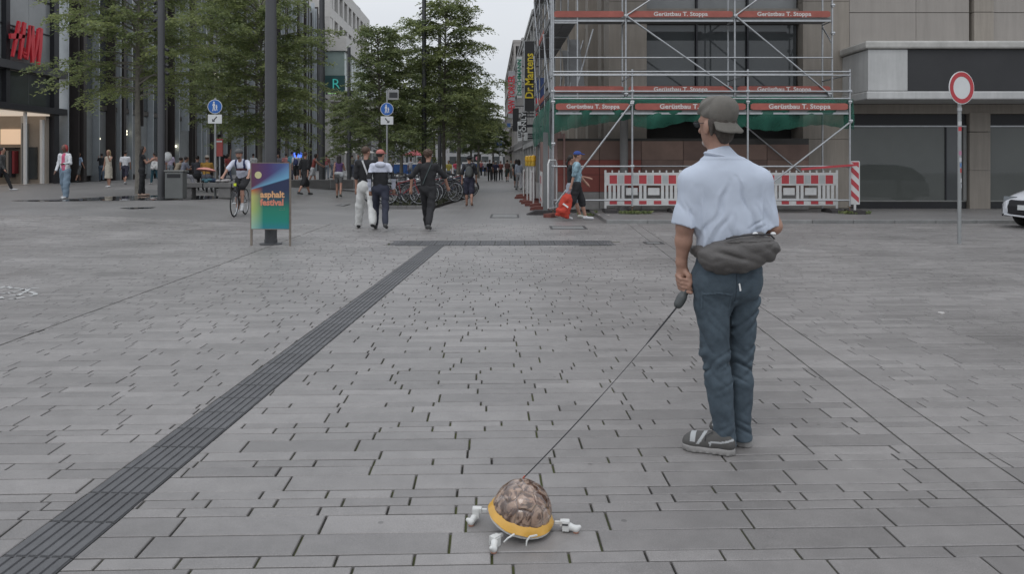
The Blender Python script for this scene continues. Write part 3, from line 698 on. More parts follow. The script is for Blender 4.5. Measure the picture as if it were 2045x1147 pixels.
# ================================================================ BUILDINGS, RIGHT
RX = lambda D: 3.6 - .03 * D
BG = mat('beige_cladding', (.275, .245, .21), .7, 0, .08, 1.2, .1, 30, streak=.16, obj=.05)
BG2 = mat('grey_beige_cladding', (.30, .275, .25), .7, 0, .06, .8, .1, 30, streak=.1, obj=.04)
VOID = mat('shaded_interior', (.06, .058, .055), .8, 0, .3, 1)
FD = 23.6
rb = thing('department_store', 'beige clad closed department store with dark shop windows behind the scaffold and sign post', 'building', (2.95, FD, 0))
def rx(name, X0, X1, y0, y1, z0, z1, m, bevel=0): return MB().box(X0 - 2.95, X1 - 2.95, y0, y1, z0, z1).build(name, m, rb, bevel=bevel)
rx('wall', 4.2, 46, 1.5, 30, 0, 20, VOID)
# corner pier and cladding panels
for k in range(9): rx('cladding_panel', 2.95, 3.45, 0, 1.4, .1 + k * 2.1, 2.19 + k * 2.1, BG); rx('cladding_panel', 3.46, 4.1, .02, 1.45, .1 + k * 2.1, 2.19 + k * 2.1, BG)
for k in range(9): rx('cladding_panel', 8.85, 10.25, 0, 1.45, .1 + k * 2.1, 2.19 + k * 2.1, BG)
# glazed bay between, three panes per storey
for z0, z1 in ((3.35, 5.75), (6.25, 9.2), (9.7, 12.6), (13.1, 16)):
    rx('transom', 4.12, 8.83, .25, .45, z0 - .48, z0 - .02, BG if z0 > 6 else DARKMETAL)
    for k in range(3):
        X = 4.12 + k * 1.57; rx('glass_pane', X + .03, X + 1.54, .42, .46, z0, z1, GLASS2 if z0 > 3.4 else GLASS); rx('mullion', X - .02, X + .03, .3, .5, z0, z1, DARKMETAL)
    rx('blind', 4.2, 8.7, .6, .65, z0 + (z1 - z0) * .3, z1 - .5, mat('window_blind', (.13, .15, .14), .9))
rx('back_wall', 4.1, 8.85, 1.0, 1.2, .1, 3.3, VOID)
# side front along the street: piers and dark bays
for k in range(12):
    y0 = 1.6 + k * 3.4; X = 2.95 - .03 * y0
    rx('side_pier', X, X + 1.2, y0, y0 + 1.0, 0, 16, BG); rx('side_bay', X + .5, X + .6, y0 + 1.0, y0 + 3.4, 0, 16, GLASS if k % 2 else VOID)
    for q in range(4): rx('side_band', X + .2, X + .75, y0 + 1.02, y0 + 3.38, 3.4 + q * 3.6, 4.1 + q * 3.6, BG)
# right wing: plain panels above the canopy
xs_ = [10.27, 12.3, 13.92, 14.02, 14.62, 17, 20, 23, 26, 29]
for a, b in zip(xs_[:-1], xs_[1:]):
    pil = abs(a - 14.02) < .01
    for z0, z1 in ((4.95, 6.05), (6.07, 8.2), (8.22, 10.5)):
        if b - a < .12: continue
        rx('cladding_panel', a + .006, b - .006, -.05 if pil else .03, .3, z0, z1, BG if pil else BG2)
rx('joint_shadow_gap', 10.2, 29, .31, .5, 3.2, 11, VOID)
CN = mat('weathered_white_sheet', (.47, .47, .46), .5, 0, .12, 1.3, streak=.12)
cx0 = 10.05
rx('canopy_roof', cx0 - .1, 30, -1.78, .02, 4.7, 4.92, mat('weathered_canopy_edge', (.42, .41, .385), .6, 0, .25, 2.5), bevel=.05)
rx('canopy_soffit', cx0 - .05, 30, -1.74, .02, 3.27, 3.5, CN, bevel=.03)
for k, (a, b) in enumerate(((cx0, 11.16), (11.18, 15.0), (15.02, 19), (19.02, 23))):
    rx('fascia_panel', a, b, -1.66 if k else -1.7, -1.5, 3.52, 4.68, CN if k == 0 else mat('dark_fascia', (.028, .028, .03), .6, 0, .2, .8))
rx('fascia_panel', cx0, cx0 + .1, -1.49, .02, 3.52, 4.68, CN)
rx('lintel', 10.27, 29, .0, .3, 2.97, 3.26, BG)
for a, b in ((10.3, 13.86), (14.56, 18.6), (19.3, 23.4)):
    rx('dark_strip', a, b, .12, .2, 2.62, 2.955, BLACK); rx('window_rail', a, b, .06, .2, 2.575, 2.615, STEEL)
    rx('shop_window', a, b - .62, .14, .17, .33, 2.57, mat('reflecting_shop_glass', (.105, .112, .104), .03, 0, .12, .5, spec=.55)); rx('shop_window', b - .58, b - .1, .14, .17, .33, 2.57, GLASS)
    rx('frame', b - .62, b - .58, .1, .2, .33, 2.57, DARKMETAL); rx('frame', b - .1, b, .06, .2, .33, 2.57, mat('pale_frame', (.2, .2, .19), .5))
    rx('window_rail', a, b, .08, .2, .29, .33, mat('pale_frame', (.2, .2, .19), .5)); rx('plinth', a, b, .1, .3, .08, .29, BLACK)
for k in range(2): rx('pillar_block', 13.9, 14.53, -.03, .5, .08 + k * 1.17, 1.24 + k * 1.17, BG)
rx('pillar_block', 13.9, 14.53, -.03, .5, 2.43, 3.0, BG)
rx('pillar_block', 18.62, 19.28, -.03, .5, .08, 3.0, BG)
rx('number_plate', 13.62, 13.78, .02, .05, 2.98, 3.16, WHITE)
# red brown hoarding inside the bays, with a column in front
hd = thing('hoarding', 'reddish brown painted board wall closing the bays behind the scaffold', 'hoarding', (1.35, 22.95, 0))
HC = [mat('hoarding_red', (.25, .075, .06), .8, 0, .2, .8), mat('hoarding_brown', (.23, .155, .125), .8, 0, .25, .9), mat('hoarding_dull', (.18, .12, .10), .8, 0, .25, 1.1)]
HG = mat('hoarding_grey', (.26, .25, .24), .8, 0, .2)
for k in range(6):
    x0 = k * 1.24; w = 1.225
    for q, (z0, z1) in enumerate(((.62, 1.12), (1.13, 1.56), (1.57, 2.12))):
        MB().box(x0, x0 + w, 0, .05, z0, z1 - (.1 if k > 3 and q == 2 else 0)).build('board', HC[0] if k < 2 and q < 2 else HC[(k + q) % 2 + 1] if q else HC[2], hd)
    MB().box(x0, x0 + w, .0, .04, .1, .61).build('board', HG, hd)
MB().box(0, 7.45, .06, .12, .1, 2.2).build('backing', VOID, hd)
MB().tube([(1.92, -.28, .08), (1.92, -.28, 3.0)], .12, 16).build('column', mat('column_grey', (.2, .195, .19), .7), hd, smooth=True)
# pinkish hoarding along the side street
h2 = thing('hoarding', 'faded pink board wall along the shopping street under the green net', 'hoarding', (1.52, 22.9, 0), R(1.7))
PK = mat('faded_pink_board', (.34, .22, .20), .8, 0, .2, 1.2, obj=.15)
for k in range(9): MB().box(0, .05, .0 + k * 1.25, 1.235 + k * 1.25, .1, 2.35 + .1 * (k % 3)).build('board', PK, h2)
# buildings further down the right side
def row_building(label, D0, D1, H, col, bays, storeys, dark=GLASS):
    t = thing('shop_building', label, 'building', (RX(D0), D0, 0)); Lg = D1 - D0
    m_ = mat('wall_' + str(col), col, .75, 0, .1, .8)
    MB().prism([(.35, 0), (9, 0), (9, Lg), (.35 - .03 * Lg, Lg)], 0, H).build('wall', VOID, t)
    for q in range(storeys + 1):
        z0 = q * H / storeys - (.5 if q else -3.2); MB().prism([(0, 0), (9, -.01), (9, Lg), (-.03 * Lg, Lg)], z0 if q else 3.3, (z0 + .9) if q else 3.9).build('band', m_, t)
    MB().prism([(-.1, -.05), (9, -.06), (9, Lg + .05), (-.1 - .03 * Lg, Lg + .05)], H, H + .35).build('cornice', m_, t)
    for k in range(bays + 1):
        y_ = k * (Lg - .8) / bays; MB().box(.02, .5, y_, y_ + .8, 0, H - .05).build('pier', m_, t, loc=(-.03 * y_, 0, 0))
    for k in range(bays):
        y_ = k * (Lg - .8) / bays
        for q in range(storeys): MB().box(.25, .33, y_ + .82, y_ + (Lg - .8) / bays - .02, q * H / storeys + .5, (q + 1) * H / storeys - .55).build('window', dark if q else GLASS2, t, loc=(-.03 * y_, 0, 0))
    return t
row_building('tall grey building right behind the scaffold corner, carrying the black and yellow sign', 46, 62, 13.2, (.22, .22, .225), 4, 4)
row_building('white building with the green lettered sign, down the right side', 63, 82, 13.6, (.42, .42, .41), 4, 4)
row_building('pale building with the red and grey banner down the right side', 83, 112, 14.5, (.38, .37, .36), 5, 4)
row_building('far beige building on the right where the street fades', 113, 175, 19, (.34, .32, .3), 7, 5)
fb_ = thing('shop_building', 'far pale building closing the view at the end of the street', 'building', (-30, 240, 0))
MB().box(0, 60, 0, 12, 0, 15).build('wall', mat('far_wall', (.33, .33, .33), .8), fb_)
for k in range(18):
    for q in range(4): MB().box(.8 + k * 3.3, 2.9 + k * 3.3, -.1, .1, 1 + q * 3.6, 3.4 + q * 3.6).build('window', GLASS, fb_)
# projecting shop signs: facing the camera, read bottom to top
def blade(px, D, py0, py1, wpx, txt, base, ink, label, size, bold=.02, sxx=1., frame=None, dz=0):
    x = px2x(px, D); z0 = pz(py1, D); z1 = pz(py0, D); w = wpx / FPX * D / 2
    t = thing('blade_sign', label, 'shop sign', (x, D, z0)); h = z1 - z0
    MB().box(-w, w, -.12, .12, 0, h).build('panel', base, t, bevel=.02)
    if frame: MB().box(-w - .05, -w, -.14, .14, -.02, h + .02).box(w, w + .05, -.14, .14, -.02, h + .02).build('frame', frame, t)
    for q in (.25, .75): MB().box(w, RX(D) - x + .3, -.04, .04, h * q, h * q + .08).build('bracket', DARKMETAL, t)
    if txt: text(txt, size, ink, t, (0, -.135, h / 2 + dz), (R(90), R(-90), 0), .012, bold, sx=sxx)
    return t
YEL = mat('sign_yellow', (.75, .58, .04), .4, 0, 0); GRN = mat('sign_green', (.02, .22, .13), .4, 0, 0); SW_ = mat('sign_white', (.62, .64, .64), .5, 0, .05)
SBK = mat('sign_black', (.03, .03, .032), .4, 0, .05)
blade(1057.5, 44, 82, 222, 19, 'Dr.Martens', SBK, YEL, 'tall black blade sign with yellow lettering Dr.Martens', .66, .012, .84, STEEL, dz=.0)
blade(1037.5, 56, 113, 196, 10.5, 'DEICHMANN', SW_, GRN, 'white blade sign with green lettering DEICHMANN', .42, .008, 1.05)
blade(1022, 74, 142, 236, 14, 'NEW YORKER', mat('sign_grey', (.38, .38, .40), .5), RED, 'grey blade sign with big red lettering, farthest of the hanging signs', .85, .02, .66)
blade(1046.5, 50, 224, 264, 11, 'ONLY', SBK, SW_, 'black blade sign with white lettering ONLY under the yellow lettered sign', .42, .01, 1.1)
blade(1038, 54, 243, 282, 8.5, 'LUY 48', SW_, SBK, 'narrow white blade sign with black letters beside the ONLY sign', .27, .01, 1)
blade(1050.5, 46, 265, 281, 7, '', SW_, SBK, 'small white blade sign below the ONLY sign', .2)
blade(1030, 62, 216, 262, 12, '', SBK, SW_, 'blank dark blade sign left of the white letters', .2)
blade(1016, 100, 246, 254, 7, '', mat('sign_blue', (.05, .12, .3), .4), SW_, 'small blue hanging sign far down the street', .2)
bn = thing('banner', 'dark blue vertical banner with red foot hanging behind the scaffold corner', 'banner', (px2x(1079, 33), 33, pz(215, 33)))
w_, h_ = 20 / FPX * 33 / 2, 60 / FPX * 33
MB().box(-w_, w_, -.02, .02, 0, h_).build('cloth', mat('banner_blue', (.04, .07, .18), .7, 0, .25, 2), bn); MB().box(-w_, -w_ + .18, -.03, .02, -.35, .4).build('red_foot', RED, bn)
# ================================================================ SCAFFOLD
sc = thing('scaffold', 'galvanised steel scaffold with red boards lettered Gerüstbau T. Stoppa round the store corner', 'scaffold', (1.13, 21.3, 0))
OX, OY = 1.13, 21.3
TR = .027
def tb(name, a, b, r=TR, m=None, n=8):
    return MB().tube([(a[0] - OX, a[1] - OY, a[2]), (b[0] - OX, b[1] - OY, b[2])], r, n).build(name, m or STEEL, sc, smooth=True)
FX4 = [1.13, 3.3, 6.47, 9.27]; DF, DM, DB = 21.3, 22.3, 23.0
def coup(x, y, z):
    return MB().tube([(x - OX - .05, y - OY, z), (x - OX + .05, y - OY, z)], .045, 8).tube([(x - OX, y - OY, z - .05), (x - OX, y - OY, z + .05)], .04, 8).build('coupler', STEEL, sc)
def jack(x, y, z0):
    return MB().box(x - OX - .08, x - OX + .08, y - OY - .08, y - OY + .08, z0, z0 + .012).tube([(x - OX, y - OY, z0), (x - OX, y - OY, z0 + .3)], .019, 8).tube([(x - OX - .07, y - OY, z0 + .2), (x - OX + .07, y - OY, z0 + .2)], .012, 6).build('base_jack', mat('rusty_steel', (.16, .11, .08), .7, .3, .3, 20), sc)
for i, x in enumerate(FX4):
    z0 = 0 if i == 0 else PH
    if x < 2.3: z0 = 0
    tb('standard', (x, DF, z0 + .2), (x, DF, 4.05 if i else 12), .028); jack(x, DF, z0)
    for z in (1.38, 3.15, 3.44): coup(x, DF, z)
for x, zt in ((1.13, 12), (3.27, 12), (6.4, 12), (9.2, 12)):
    tb('standard', (x, DM, .1 if x < 3 else 3.3), (x, DM, zt)); tb('standard', (x, DB, .1), (x, DB, zt))
BOARD = mat('scaffold_board_red', (.30, .085, .065), .6, 0, .22, 2.5, obj=.15); UNDER = mat('deck_underside', (.2, .2, .2), .6, .3, .2, 3)
LET = mat('stencil_white', (.6, .58, .56), .7, 0, .3, 25)
def deck(x0, x1, y0, y1, z, txt=True, front=True, size=.165):
    n = max(1, round((y1 - y0) / .33)); w = (y1 - y0) / n
    for k in range(n): MB().box(x0 - OX + .04, x1 - OX - .04, y0 - OY + k * w + .004, y0 - OY + (k + 1) * w - .004, z - .07, z).build('deck_plank', UNDER, sc)
    b = MB(); L_ = x1 - x0 - .14; c = .07
    b.prism([(-L_ / 2, .03), (-L_ / 2 + c, 0), (L_ / 2 - c, 0), (L_ / 2, .03), (L_ / 2, .15), (L_ / 2 - c, .18), (-L_ / 2 + c, .18), (-L_ / 2, .15)], -.015, .015, 'y')
    o = b.build('toe_board', BOARD, sc, loc=((x0 + x1) / 2 - OX, y0 - OY - .035, z + .0))
    if txt: text('Gerüstbau T. Stoppa', size, LET, o, (0, -.018, .088), (R(90), 0, 0), .001, .004, sx=1.12)
    MB().box(x0 - OX + .04, x1 - OX - .04, y0 - OY - .02, y0 - OY + .02, z - .12, z - .07).build('ledger', STEEL, sc)
for a, b in zip(FX4[:-1], FX4[1:]): deck(a, b, DF, DM - .05, 2.93, size=.155 if b - a < 2.5 else .18)
MX = [1.13, 3.27, 6.4, 9.2]
for i, (a, b) in enumerate(zip(MX[:-1], MX[1:])):
    for z in (3.5, 5.66, 7.8, 9.9): deck(a, b, DM, DB, z, txt=i > 0)
    for z in (4.02, 4.5, 6.2, 6.7, 8.3, 8.8): tb('guard_rail', (a, DM - .04, z), (b, DM - .04, z), .021)
    for z in (3.98, 3.88, 3.44, 3.24): tb('guard_rail', (FX4[i], DF - .04, z), (FX4[i + 1], DF - .04, z), .022)
for z in (1.38, .45): tb('ledger', (FX4[0], DF, z), (FX4[1], DF, z), .024); tb('ledger', (FX4[2], DF, z), (FX4[3], DF, z), .024)
tb('ledger', (FX4[1], DF + .9, 1.38), (FX4[2], DF + .9, 1.38), .02)
for i, x in enumerate(FX4):
    for z in (3.0, 3.9): tb('transom', (x, DF, z), (MX[i], DB, z), .022)
for x in MX:
    for z in (3.4, 5.56, 7.7): tb('transom', (x, DM, z), (x, DB, z), .022)
tb('diagonal_brace', (3.28, DF - .05, 3.12), (1.2, DF - .05, .35), .026); tb('diagonal_brace', (9.27, DF - .05, 2.6), (6.5, DF - .05, .45), .026)
tb('diagonal_brace', (3.27, DM - .06, 5.7), (6.4, DM - .06, 3.5), .026); tb('diagonal_brace', (6.4, DM - .06, 5.7), (9.1, DM - .06, 3.45), .026)
tb('diagonal_brace', (3.27, DM - .06, 5.7), (6.3, DM - .06, 7.7), .026); tb('diagonal_brace', (6.4, DM - .06, 5.7), (9.1, DM - .06, 7.7), .026)
tb('diagonal_brace', (6.4, DB, 3.0), (8.6, DB - .2, 1.1), .022); tb('diagonal_brace', (9.2, DM, 4.9), (9.2, DB, 5.5), .022)
for (x, z) in ((3.27, 5.7), (6.4, 5.7), (3.27, 3.45), (9.1, 3.45), (3.28, 3.1), (9.27, 2.62), (1.13, 2.0), (9.2, 5.2), (9.2, 6.0)): coup(x, (DM if z > 3.3 else DF) - .05, z)
# side return along the shopping street
sX = lambda y: 1.13 - .03 * (y - 22.3)
SY = [22.3 + 2.57 * k for k in range(4)]
for k, y in enumerate(SY):
    if k: tb('standard', (sX(y), y, .05), (sX(y), y, 12), .026); 
    tb('standard', (sX(y) + .75, y, 3.3), (sX(y) + .75, y, 12), .024)
    for z in (3.4, 5.5, 7.6, 9.7): tb('transom', (sX(y), y, z), (sX(y) + .75, y, z), .022)
for k in range(3):
    a, b = SY[k], SY[k + 1]
    for z in (3.5, 5.6, 7.7, 9.8):
        MB().prism([(sX(a) - OX + .03, a - OY + .03), (sX(a) - OX + .37, a - OY + .03), (sX(b) - OX + .37, b - OY - .03), (sX(b) - OX + .03, b - OY - .03)], z - .07, z).build('deck_plank', UNDER, sc)
        MB().prism([(sX(a) - OX + .39, a - OY + .03), (sX(a) - OX + .73, a - OY + .03), (sX(b) - OX + .73, b - OY - .03), (sX(b) - OX + .39, b - OY - .03)], z - .07, z).build('deck_plank', UNDER, sc)
        MB().prism([(sX(a) - OX - .03, a - OY + .05), (sX(a) - OX, a - OY + .05), (sX(b) - OX, b - OY - .05), (sX(b) - OX - .03, b - OY - .05)], z, z + .17).build('toe_board', BOARD if k % 2 else UNDER, sc)
    for z in (4.0, 4.5, 6.1, 6.6, 8.2, 8.7): tb('guard_rail', (sX(a) - .03, a, z), (sX(b) - .03, b, z), .02, n=6)
    if k % 2 == 0:
        for z in (3.5, 5.6, 7.7): tb('diagonal_brace', (sX(a) - .05, a, z), (sX(b) - .05, b, z + 2.1), .022, n=6)
# stair-like inclined members seen under the side decks
for k in range(4): tb('diagonal_brace', (1.9 - .1 * k, 23.4 + 2.2 * k, 3.6), (2.5 - .1 * k, 23.9 + 2.2 * k, 5.6), .024)
for k in range(2): MB().obox((2.0 - OX, 24.4 + k * 2.5 - OY, 4.6), (.2, 0, 0), (0, 1.0, .9), (0, -.02, .02)).build('stair_flight', UNDER, sc)
# green debris net, sagging
def net_mat():
    m = bpy.data.materials.new('green_debris_net'); m.use_nodes = True; t = m.node_tree; b = t.nodes['Principled BSDF']; n = t.nodes.new; l = t.links.new
    b.inputs['Base Color'].default_value = (.014, .105, .07, 1); b.inputs['Roughness'].default_value = .8
    tcn = n('ShaderNodeTexCoord'); z = n('ShaderNodeTexNoise'); z.inputs['Scale'].default_value = 1.3; z.inputs['Detail'].default_value = 3; l(tcn.outputs['Object'], z.inputs['Vector'])
    r = n('ShaderNodeMapRange'); r.inputs['To Min'].default_value = .55; r.inputs['To Max'].default_value = 1.0; r.inputs['From Min'].default_value = .3; r.inputs['From Max'].default_value = .7; l(z.outputs[0], r.inputs[0]); l(r.outputs[0], b.inputs['Alpha'])
    return m
NET = net_mat()
def net(name, x0, x1, y0, y1, ztop, zbot, seed, side_=False):
    nu, nv = 44, 12; V = []; F = []
    for i in range(nu + 1):
        u = i / nu
        for j in range(nv + 1):
            v = j / nv; X = x0 + (x1 - x0) * u; Y = y0 + (y1 - y0) * u
            zt = ztop(u); zb = zbot(u); z = zt + (zb - zt) * v
            w = .06 * math.sin(u * 31 + seed) * v + .05 * math.sin(u * 13 + v * 4 + seed) + .12 * math.sin(v * math.pi)
            if side_: X -= w * .35
            else: Y -= w * .8
            V.append((X - OX, Y - OY, z + .012 * math.sin(u * 50 + v * 3)))
    for i in range(nu):
        for j in range(nv): a = i * (nv + 1) + j; F.append((a, a + 1, a + nv + 2, a + nv + 1))
    return npmesh(name, V, F, NET, sc)
net('debris_net', 1.16, 3.28, DF + .1, DF + .1, lambda u: 3.22, lambda u: 2.28 + .4 * u ** .7, 1)
net('debris_net', 3.3, 6.45, DF + .1, DF + .1, lambda u: 3.2, lambda u: 2.52 - .1 * math.sin(u * 9), 2)
net('debris_net', 6.5, 9.4, DF + .1, DF + .1, lambda u: 3.24, lambda u: 2.44 - .08 * math.sin(u * 7), 3)
net('debris_net', 1.2, 9.2, DF + .85, DF + .85, lambda u: 3.36, lambda u: 2.95, 4)
net('debris_net', 9.35, 9.4, DF - .02, DF + .6, lambda u: 3.2, lambda u: 2.5, 5, True)
net('debris_net', 1.08, .78, DF + .15, DF + 6.5, lambda u: 3.3 - .25 * u, lambda u: 1.85 + .3 * math.sin(u * 3), 6, True)
# ================================================================ BARRIERS
BW = mat('barrier_white', (.56, .56, .55), .5, 0, .12, 5); BR_ = mat('barrier_red', (.42, .05, .06), .45, 0, .1, 6); BR_G = mat('barrier_grey_reflector', (.40, .42, .42), .4, 0, .1, 5)
RUB = mat('recycled_rubber_foot', (.05, .045, .045), .9, 0, .3, 12)
def barrier(length=2.1):
    t = thing('site_barrier', 'x', 'barrier', (0, 0, 0)); h0, h1 = .19, 1.12; Lh = length / 2
    MB().box(-Lh, Lh, -.018, .018, h1 - .36, h1).build('top_band', BW, t, bevel=.008)
    MB().box(-Lh, Lh, -.018, .018, h0, h0 + .2).build('bottom_band', BW, t, bevel=.008)
    n = 17; pit = length / n
    for i in range(n + 1):
        x = -Lh + i * pit; wide = i in (6, 7, 11, 12)
        if i in (7, 11): continue
    solid = [(-Lh, -Lh + .055), (Lh - .055, Lh)]
    k = 0; x = -Lh + pit
    while x < Lh - pit * .6:
        if abs(x - pit * -2.5) < pit * 1.01 or abs(x - pit * 2.5) < pit * 1.01: x += pit; continue
        MB().box(x - .04, x + .04, -.015, .015, h0 + .201, h1 - .361).build('slat', BW, t); x += pit
    for s_ in (-1, 1): MB().box(s_ * Lh - .03, s_ * Lh + .03, -.02, .02, h0 - .08, h1 + .07).build('end_post', BW, t, bevel=.006)
    for c in (-2.5, 2.5):
        xc = c * pit; w = pit * 1.3
        MB().box(xc - w, xc + w, -.016, .016, h0 + .3, h1 - .43).build('centre_plate', BW, t)
    m_ = MB()
    for i in range(1, 11): m_.box(-Lh + i * length / 11 - .02, -Lh + i * length / 11 + .02, -.016, .016, h1, h1 + .065)
    m_.build('top_lugs', BW, t)
    for i in range(5):
        xc = -Lh + .22 + i * (length - .44) / 4
        MB().box(xc - .105, xc + .105, -.0225, -.0185, h1 - .31, h1 - .07).build('red_panel', BR_, t); MB().box(xc - .105, xc + .105, -.0225, -.0185, h0 + .04, h0 + .14).build('red_panel', BR_, t)
        if i < 4: MB().box(xc + .13, xc + .29, -.022, -.0185, h1 - .31, h1 - .07).build('grey_panel', BR_G, t)
    for s_ in (-1, 1): MB().prism([(-.38, 0), (.38, 0), (.36, .07), (.2, .11), (-.2, .11), (-.36, .07)], -.17, .17, 'x').build('rubber_foot', RUB, t, loc=(s_ * (Lh - .12), 0, 0))
    return t
bar = barrier(); BL = ['red and white plastic site barrier panel nearest the couple with the red bag', 'red and white plastic site barrier panel partly behind the man in the blue shirt', 'red and white plastic site barrier panel beside the striped marker board']
for i, (x, y) in enumerate(((3.68, 21.85), (5.83, 21.95), (8.1, 21.85))):
    o = bar if i == 0 else copy_tree(bar); o.location = (x, y, PH); o['label'] = BL[i]; o['group'] = 'plastic site barriers'; o.rotation_euler = (0, 0, R((0, -1, 1)[i]))
for i, (y, rz_) in enumerate(((25.3, 91), (28.9, 92.5), (33.0, 92))):
    o = copy_tree(bar); o.location = (px2x(1087, 24.2) + .02 - .031 * (y - 24.2) - .04 - .1 * i, y, 0); o.rotation_euler = (0, 0, R(-rz_))
    o['group'] = 'plastic site barriers'; o['label'] = ['white site barrier seen edge on, nearest the scaffold corner', 'white site barrier seen edge on behind the yellow warning lamps', 'farthest of the edge-on site barriers along the shopping street'][i]
    for ch in o.children:
        if ch.name.startswith('rubber_foot'): ch.data = ch.data.copy(); ch.data.materials[0] = mat('rusty_red_foot', (.15, .055, .045), .9, 0, .3, 9)
mb_ = thing('marker_board', 'upright red and white diagonally striped marker board at the right end of the barriers', 'marker board', (9.43, 21.35, PH), R(-12))
MB().prism([(-.12, .0), (.12, 0), (.125, .02), (.125, 1.18), (.1, 1.2), (-.1, 1.2), (-.125, 1.18), (-.125, .02)], -.02, .02, 'y').build('board', BW, mb_, loc=(0, 0, .25))
for k in range(4):
    z = .32 + k * .33; zz = lambda q: min(1.42, max(.3, q))
    MB().prism([(-.1, zz(z + .17)), (.1, zz(z - .04)), (.1, zz(z + .12)), (-.1, zz(z + .33))], -.0235, -.0205, 'y').build('red_stripe', BR_, mb_)
MB().box(-.03, .03, -.02, .02, .05, .26).build('stem', BW, mb_); MB().box(-.2, .2, -.38, .38, 0, .1).build('rubber_foot', RUB, mb_)
# yellow warning lamps on posts
AMB = mat('amber_lens', (.62, .36, .03), .25, 0, .1, 8)
for i, (px, D) in enumerate(((1055, 29.2), (1061, 27.9), (1067.5, 26.6))):
    t = thing('warning_lamp', ['left', 'middle', 'right'][i] + 'most'.replace('most', '') + ' one of the three amber warning lamps above the edge-on barriers', 'warning lamp', (px2x(px, D) - .04, D, 0), 0, 'amber warning lamps')
    MB().box(-.025, .025, -.025, .025, .05, 1.35).build('post', BW, t)
    MB().lathe([(0, 0), (.07, 0), (.08, .03), (.075, .16), (0, .18)], (0, 0, 1.36), 14).build('housing', mat('amber_housing', (.5, .33, .04), .5), t, smooth=True)
    MB().lathe([(0, 0), (.085, .01), (.09, .1), (.08, .2), (0, .23)], (0, 0, 1.52), 14).build('lens', AMB, t, smooth=True)
    MB().prism([(-.3, 0), (.3, 0), (.28, .08), (-.28, .08)], -.15, .15, 'y').build('foot', mat('rusty_red_foot', (.15, .055, .045), .9, 0, .3, 9), t)
# boarding sheet leaning at the corner post and bent white frame of a site fence
ff = thing('site_fence', 'narrow white tube fence panel leaning at the scaffold corner post', 'fence', (px2x(1103, 21.2), 21.15, 0), R(60))
MB().tube([(-.25, 0, .25), (-.25, 0, 1.45), (-.18, 0, 1.55), (.18, 0, 1.55), (.25, 0, 1.45), (.25, 0, .25)], .024, 8, closed=True).build('frame', BW, ff, smooth=True)
for k in range(4): MB().tube([(-.15 + k * .1, 0, .25), (-.15 + k * .1, 0, 1.55)], .006, 5).build('bar', STEEL, ff)
MB().box(-.3, .3, -.12, .12, 0, .1).build('foot', mat('rusty_red_foot', (.15, .055, .045)), ff)
sgp = thing('corner_post', 'thick grey fence post in a dark rubber foot at the scaffold corner', 'post', (px2x(1089.5, 22.2), 22.2, 0))
MB().box(-.07, .07, -.06, .06, .05, 2.35).build('post', mat('grey_post', (.17, .175, .175), .5), sgp); MB().prism([(-.55, 0), (.35, 0), (.3, .12), (-.3, .12)], -.25, .25, 'y').build('foot', RUB, sgp)
# red-white tape
tp = MB(); pts = [(9.4, 21.2, 1.42), (8.6, 21.25, 1.36), (7.9, 21.2, 1.3)]
for a, b in zip(pts[:-1], pts[1:]): tp.obox([(p + q) / 2 for p, q in zip(a, b)], [(q - p) / 2 for p, q in zip(a, b)], (0, .002, 0), (0, 0, .03))
tag(tp.build('barrier_tape', BR_), 'slack red and white tape on the rail by the striped marker board', 'tape')
# weeds and litter at the scaffold feet
rgw = np.random.default_rng(5); Vw = []
for cx, cy, sp, n in ((3.35, 21.2, .28, 260), (9.35, 21.15, .3, 200), (2.1, 21.6, .2, 60)):
    for k in range(n):
        a = rgw.uniform(0, 6.28); r = sp * rgw.random() ** .7; x = cx + r * math.cos(a) * 1.6; y = cy + r * math.sin(a) * .6; h = rgw.uniform(.03, .1); b = rgw.uniform(0, 6.28)
        z = PH + .002 if x > 2.3 else 0
        Vw += [(x - .006 * math.cos(b), y - .006 * math.sin(b), z), (x + .006 * math.cos(b), y + .006 * math.sin(b), z), (x + rgw.normal(0, .03), y + rgw.normal(0, .03), z + h), (x + rgw.normal(0, .03), y + rgw.normal(0, .03), z + h * .9)]
tag(npmesh('weeds', Vw, np.arange(len(Vw)).reshape(-1, 4), LEAF_A, None, False), 'small green weeds growing at the scaffold feet', 'weeds', kind='stuff')
rgl = np.random.default_rng(8)
for i in range(7):
    x, y, g_ = G(*[(1180, 436), (1196, 435), (1215, 436), (655, 385), (600, 470), (560, 392), (1880, 627)][i])
    m_ = MB(); r = .03; pts = [(r * (1 + .4 * math.sin(3 * a)) * math.cos(a), r * math.sin(a)) for a in np.linspace(0, 6.28, 9)[:-1]]; m_.prism(pts, 0, .012)
    o = m_.build('litter', mat('paper_litter', (.5, .48, .46), .8), loc=(x, y, g_ + (.001 if not (x > 2.3 and y > 18.9) else PH)), rot=(0, 0, i))
    tag(o, 'small pale scrap of litter lying on the paving', 'litter', 'scraps of litter on the paving')
